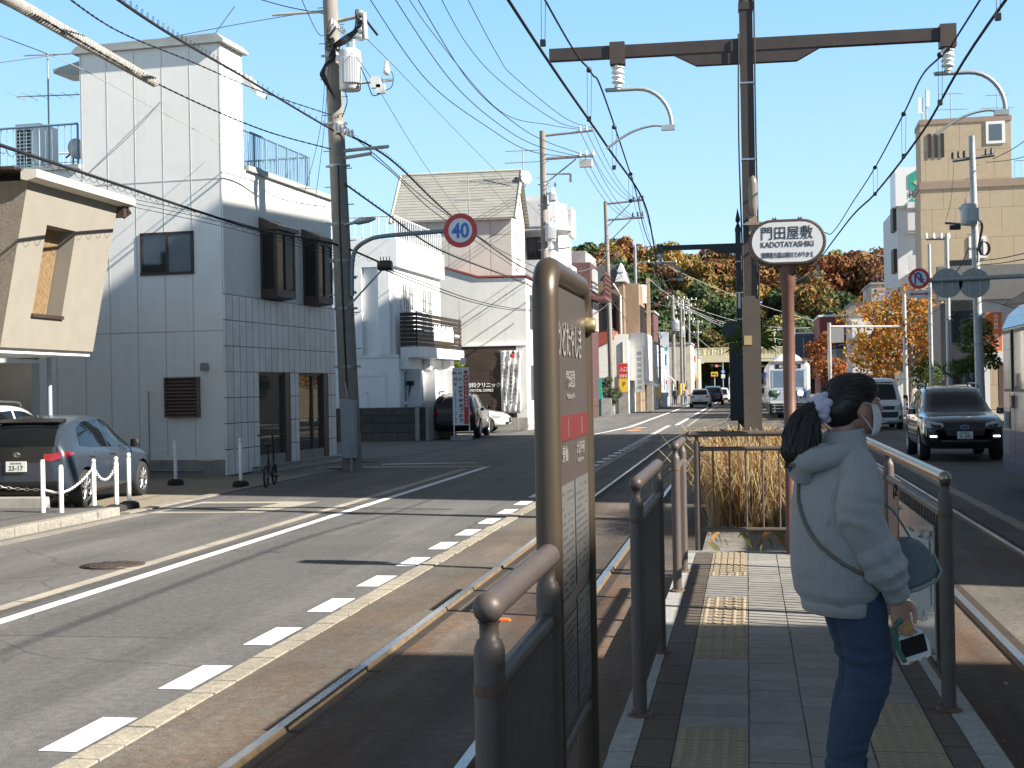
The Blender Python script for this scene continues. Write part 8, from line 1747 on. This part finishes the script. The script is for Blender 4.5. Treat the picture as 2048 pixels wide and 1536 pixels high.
def hill_kind(px, py):
    if py > 660: return r_.choices(['green', 'olive', 'dark'], [3, 2, 2])[0]
    if px < 1330 and py > 570: return r_.choices(['dark', 'green', 'olive', 'russet', 'brown'], [5, 4, 1, .6, 1])[0]
    if py > 610: return r_.choices(['dark', 'green', 'olive', 'brown', 'gold'], [3, 4, 2, 1.5, .5])[0]
    if 1370 < px < 1470 and py > 520: return r_.choices(['gold', 'olive', 'orange'], [4, 2, 2])[0]
    if px > 1520: return r_.choices(['orange', 'russet', 'gold', 'olive', 'green', 'brown'], [3, 2.5, 2.5, 2, 1.5, 1.5])[0]
    return r_.choices(['orange', 'russet', 'gold', 'brown', 'olive', 'green'], [4, 3, 2, 1.5, 1, .7])[0]
cnt = 0
HC = {'orange': 'orange', 'russet': 'rust red', 'gold': 'golden yellow', 'olive': 'olive green', 'green': 'mid green', 'dark': 'dark evergreen', 'brown': 'brown half-bare'}
def hill_label(k, px, py, n):
    z_ = 'on the crest of' if py < 560 else ('high on' if py < 620 else ('halfway up' if py < 690 else 'at the foot of'))
    zones = ((1200, 'above the red building'), (1260, 'above the brick house'), (1330, 'above the white garage'), (1390, 'behind the far utility poles'), (1450, 'above the left end of the footbridge'), (1500, 'behind the black tram pole'), (1560, 'between brown tram pole and stop sign'), (1650, 'right behind the stop sign'), (1730, 'above the plane trees'), (9999, 'behind the apartment block'))
    return HC[k]+' tree '+z_+' the hill, '+next(w for lim, w in zones if px < lim)
for row in range(13):
    y = 206+row*6.6; x = -36.0+(row%2)*2.4
    while x < 34:
        X = x+r_.uniform(-2, 2); Y = y+r_.uniform(-3, 3); z = hz(X, Y); px = 1490+2700*X/Y; py = 768-2700*(z+4)/Y
        if not (row < 2 and -7 < X < 7):
            k = hill_kind(px, py); key = (k, r_.randrange(2)); rad = r_.uniform(.95, 1.5)
            if key not in first:
                o = make_tree('hill_tree', kinds[k][1], 'tree', (X, Y, z), 7.0, 3.4, kinds[k][0], 1500 if k != 'brown' else 800, .34, len(first)*7+3, 'trees on the wooded hill', .2); first[key] = o
            else:
                o = copy_tree(first[key]); o.location = (X, Y, z); o.rotation_euler = (0, 0, r_.uniform(0, 6.28))
            o.scale = (rad, rad, rad*r_.uniform(.9, 1.15)); cnt += 1
        o['label'] = hill_label(k, px, py, cnt)
        x += 4.9
for k_ in range(16):          # the same hill showing over the roofs at the left
    X = -92+k_*3.0+r_.uniform(-1, 1); Y = 268+r_.uniform(-8, 8); k = r_.choices(['russet', 'orange', 'brown', 'olive'], [4, 2, 2, 1])[0]; key = (k, 0)
    o = copy_tree(first.get(key) or first[(k, 1)]); o.location = (X, Y, hz(X, Y)+3); o.rotation_euler = (0, 0, r_.uniform(0, 6.28)); s_ = r_.uniform(.8, 1.2); o.scale = (s_, s_, s_)
    o['label'] = {'russet': 'rust red', 'orange': 'orange', 'brown': 'brown half-bare', 'olive': 'olive green'}[k]+' tree on the hill seen over the white shop roof'; o['group'] = 'hill trees over the white shop roof'
# pale grass slope behind the footbridge
b = MB(); rr2 = random.Random(5)
for k in range(2600):
    X, Y = rr2.uniform(-9, 0), rr2.uniform(226, 233); z = hz(X, Y)+rr2.uniform(-.2, 1.2); a = rr2.uniform(0, 6.28); s_ = rr2.uniform(.2, .5); b.add([(X-s_*math.cos(a), Y-s_*math.sin(a), z), (X, Y, z+.2), (X+s_*math.cos(a), Y+s_*math.sin(a), z+.1), (X, Y-.1, z-s_*.5)], [(0, 1, 2, 3)])
stuff(b.build('bamboo_grass', leafmat('leaf_lime', (.20, .20, .03))), 'yellow green grassy slope on the hill above the footbridge', 'grass')
# plane trees
Lp1, Lp2, Lp3, Lp4 = leafmat('plane_gold', (.52, .30, .04), .4, .02, .3), leafmat('plane_orange', (.42, .17, .035), .4, .02, .3), leafmat('plane_brown', (.20, .085, .035), .4, .02, .2), leafmat('plane_green', (.16, .19, .035), .4, .02, .3)
p = at(1826, 826, 76)
make_tree('plane_tree', 'golden plane tree with pale blotched trunk beside the steel gantry pole', 'tree', (p.x-.1, 76, 0), 7.0, 3.35, [Lp1, Lp1, Lp2, Lp4, Lp2], 5200, .125, 41, trunk=.2, tm=bark_p, branches=10, lumps=16, crown_base=.26, spread=1.1)
p = at(1752, 826, 82); make_tree('plane_tree', 'darker brown plane tree left of the golden one, with twisted black branches', 'tree', (p.x, 82, 0), 6.6, 2.7, [Lp2, Lp1, Lp3, Lp2], 2300, .12, 47, trunk=.22, branches=12, lumps=13, crown_base=.3, spread=1.15)
p = at(1655, 826, 98); make_tree('plane_tree', 'small orange plane tree beyond the tram', 'tree', (p.x, 98, 0), 5.5, 2.0, [Lp2, Lp3, Lp2], 1300, .14, 53, trunk=.14, branches=8, lumps=9, crown_base=.25)
Lc1, Lc2 = leafmat('camphor', (.055, .10, .02), .4, .02), leafmat('camphor_pale', (.13, .16, .03), .4, .02)
p = at(1855, 780, 66); make_tree('street_tree', 'small dark green round street tree above the black car', 'tree', (p.x, 66, 0), 3.0, 1.05, [Lc1, Lc1, Lc2], 1500, .075, 61, trunk=.06, crown_base=.45, lumps=9)
p = at(1948, 780, 53); make_tree('street_tree', 'broad green street tree in front of the clinic with the orange banner', 'tree', (p.x, 53, 0), 4.1, 1.15, [Lc1, Lc2, Lc1], 1900, .08, 67, trunk=.07, crown_base=.42, lumps=10)
p = at(899, 700, 56.2); make_tree('garden_tree', 'bright yellow green little tree behind the white corner shop', 'tree', (p.x, 56.2, 0), 4.2, .8, [leafmat('leaf_bright', (.24, .32, .03), .3, .02, .4)], 1100, .09, 71, trunk=.05, crown_base=.5, lumps=8)
p = at(1218, 800, 87); make_tree('garden_shrub', 'round dark grey-green shrub before the white gabled garage', 'shrub', (p.x, 87, 0), 2.5, 1.0, [leafmat('shrub_grey', (.07, .085, .05)), Lc1], 1500, .07, 73, trunk=.05, crown_base=.1, lumps=10)
p = at(1291, 800, 99); make_tree('vine_shrub', 'tall rust brown vine-clad shrub beside the pale square pole', 'shrub', (p.x, 99.5, 0), 4.6, .7, [L_rus, L_br], 1100, .1, 79, trunk=.06, crown_base=.2, lumps=9)
for k, (x, s_) in enumerate(((1.2, .3), (2.1, .26), (3.4, .35))):
    p = Vector((-11.6+.0*k, 48.4+x*1.4, .75)); make_tree('potted_plant', ['low', 'middle', 'taller'][k]+' leafy plant behind the stone wall of the white shop', 'plant', (p.x, p.y, .6), .55+.2*k, s_, [Lc1, L_gr], 260, .05, 83+k, trunk=.02, crown_base=.2, lumps=5)
# yucca beside the tram pole
yp = at(1500, 720, 27); t = thing('yucca', 'spiky green yucca behind the brown tram pole', 'plant', (yp.x+.05, 27, 0), 0); f = MB(); f.tube([(0, 0, 0), (.05, 0, 1.4), (0, 0, 2.75)], [.09, .08, .07], 8); f.build('stem', bark, t)
f = MB(); r_ = random.Random(8)
for k in range(120):
    a = r_.uniform(0, 6.28); e = r_.uniform(-.5, 1.45); L_ = r_.uniform(.45, .72); d = Vector((math.cos(a)*math.cos(e), math.sin(a)*math.cos(e), math.sin(e))); s_ = d.cross(Vector((0, 0, 1))).normalized()*.022; c = Vector((0, 0, 2.7)); q = c+d*L_*.55; g_ = c+d*L_-Vector((0, 0, .12*(1-abs(math.sin(e)))))
    f.add([c-s_*.6, c+s_*.6, q+s_, g_, q-s_], [(0, 1, 2, 3, 4)])
f.build('leaves', leafmat('yucca_green', (.10, .21, .03), .35, .02, .3), t)
# dry grass in the planting bed
r_ = random.Random(19); f = MB()
TU = [(r_.gauss(.14, .27), 16.3+3.4*r_.random()**1.1, r_.uniform(.55, 1.08), r_.choice([0, 0, 1, 2])) for _ in range(64)]
for k in range(6800):
    tx, ty, tl, tk = TU[r_.randrange(len(TU))]
    ox, oy = r_.gauss(0, .07), r_.gauss(0, .07); x, y = tx+ox, ty+oy
    if not -.5 < x < 1.0: continue
    a = math.atan2(oy, ox)+r_.gauss(0, .7); L_ = tl*r_.uniform(.55, 1.35); lean = r_.uniform(.2, 1.3); w_ = r_.uniform(.003, .007); z0 = .06
    dx, dy = math.cos(a), math.sin(a); lean = min(lean, 1.15); P = [Vector((x, y, z0)), Vector((x+dx*lean*L_*.2, y+dy*lean*L_*.2, z0+L_*.5)), Vector((x+dx*lean*L_*.55, y+dy*lean*L_*.55, z0+L_*.86)), Vector((x+dx*lean*L_*1.0, y+dy*lean*L_*1.0, z0+L_*(1.0-lean*.45)))]
    s_ = Vector((-dy, dx, 0))*w_; f.m = tk if r_.random() < .55 else r_.choices([0, 1, 2, 3], [4, 2, 3, .5])[0]
    f.add([P[0]-s_, P[0]+s_, P[1]+s_, P[1]-s_, P[2]+s_*.8, P[2]-s_*.8, P[3]], [(0, 1, 2, 3), (3, 2, 4, 5), (5, 4, 6)])
stuff(f.build('dry_grass', [leafmat('straw', (.50, .36, .17), .3, .01, .35), leafmat('straw_pale', (.60, .48, .27), .25, .01, .35), leafmat('straw_brown', (.28, .16, .07), .3, .01, .3), leafmat('straw_green', (.13, .15, .04), .3, .01, .3)]), 'tall dry straw-coloured grass in the bed behind the end railing', 'grass')
f = MB()
for k in range(1500):
    x, y = r_.uniform(-.5, .9), r_.uniform(13.2, 42); a = r_.uniform(0, 6.28); L_ = r_.uniform(.08, .5 if y > 24 else .25); w_ = .006
    if y < 22 and r_.random() < .8: continue
    dx, dy = math.cos(a), math.sin(a); f.m = r_.randrange(2); f.add([(x, y-w_, .05), (x, y+w_, .05), (x+dx*L_*.4, y+dy*L_*.4, .05+L_*.8), (x+dx*L_, y+dy*L_, .05+L_)], [(0, 1, 2), (1, 3, 2)])
stuff(f.build('weeds', [L_ol, leafmat('straw_brown', (.28, .16, .07))]), 'low weeds growing between the tram tracks', 'weeds')
# each loose bar of these parts becomes a part of its own
def split_parts(names):
    for o in [x for x in S.objects if x.type == 'MESH' and x.parent is not None and x.name.split('.')[0] in names]:
        bm = bmesh.new(); bm.from_mesh(o.data); bmesh.ops.remove_doubles(bm, verts=bm.verts, dist=2e-5); bm.verts.ensure_lookup_table()
        comp = [-1]*len(bm.verts); n = 0
        for v in bm.verts:
            if comp[v.index] >= 0: continue
            st = [v]; comp[v.index] = n
            while st:
                q = st.pop()
                for ed in q.link_edges:
                    w = ed.other_vert(q)
                    if comp[w.index] < 0: comp[w.index] = n; st.append(w)
            n += 1
        if n < 2 or n > 40: bm.free(); continue
        mb = [MB() for _ in range(n)]
        for c in mb: c.ix = {}
        for fc in bm.faces:
            c = mb[comp[fc.verts[0].index]]; ids = []
            for v in fc.verts:
                if v.index not in c.ix: c.ix[v.index] = len(c.v); c.v.append(v.co.copy())
                ids.append(c.ix[v.index])
            c.f.append(ids); c.mi.append(fc.material_index); c.sm.append(fc.smooth)
        bm.free(); ms = list(o.data.materials); par = o.parent; nm = o.name.split('.')[0]; lc = o.location.copy(); bev = [m_.width for m_ in o.modifiers if m_.type == 'BEVEL']
        bpy.data.objects.remove(o)
        for c in mb:
            q = c.build(nm, ms, par, bevel=bev[0] if bev else 0); q.location = lc
            if any(c.sm): q.data.set_sharp_from_angle(angle=R(50))
split_parts({'rail_bar', 'pilaster', 'crossarm', 'foot', 'brace', 'bushing', 'step_bolt', 'band'})
bpy.data.scenes.remove(TMP)
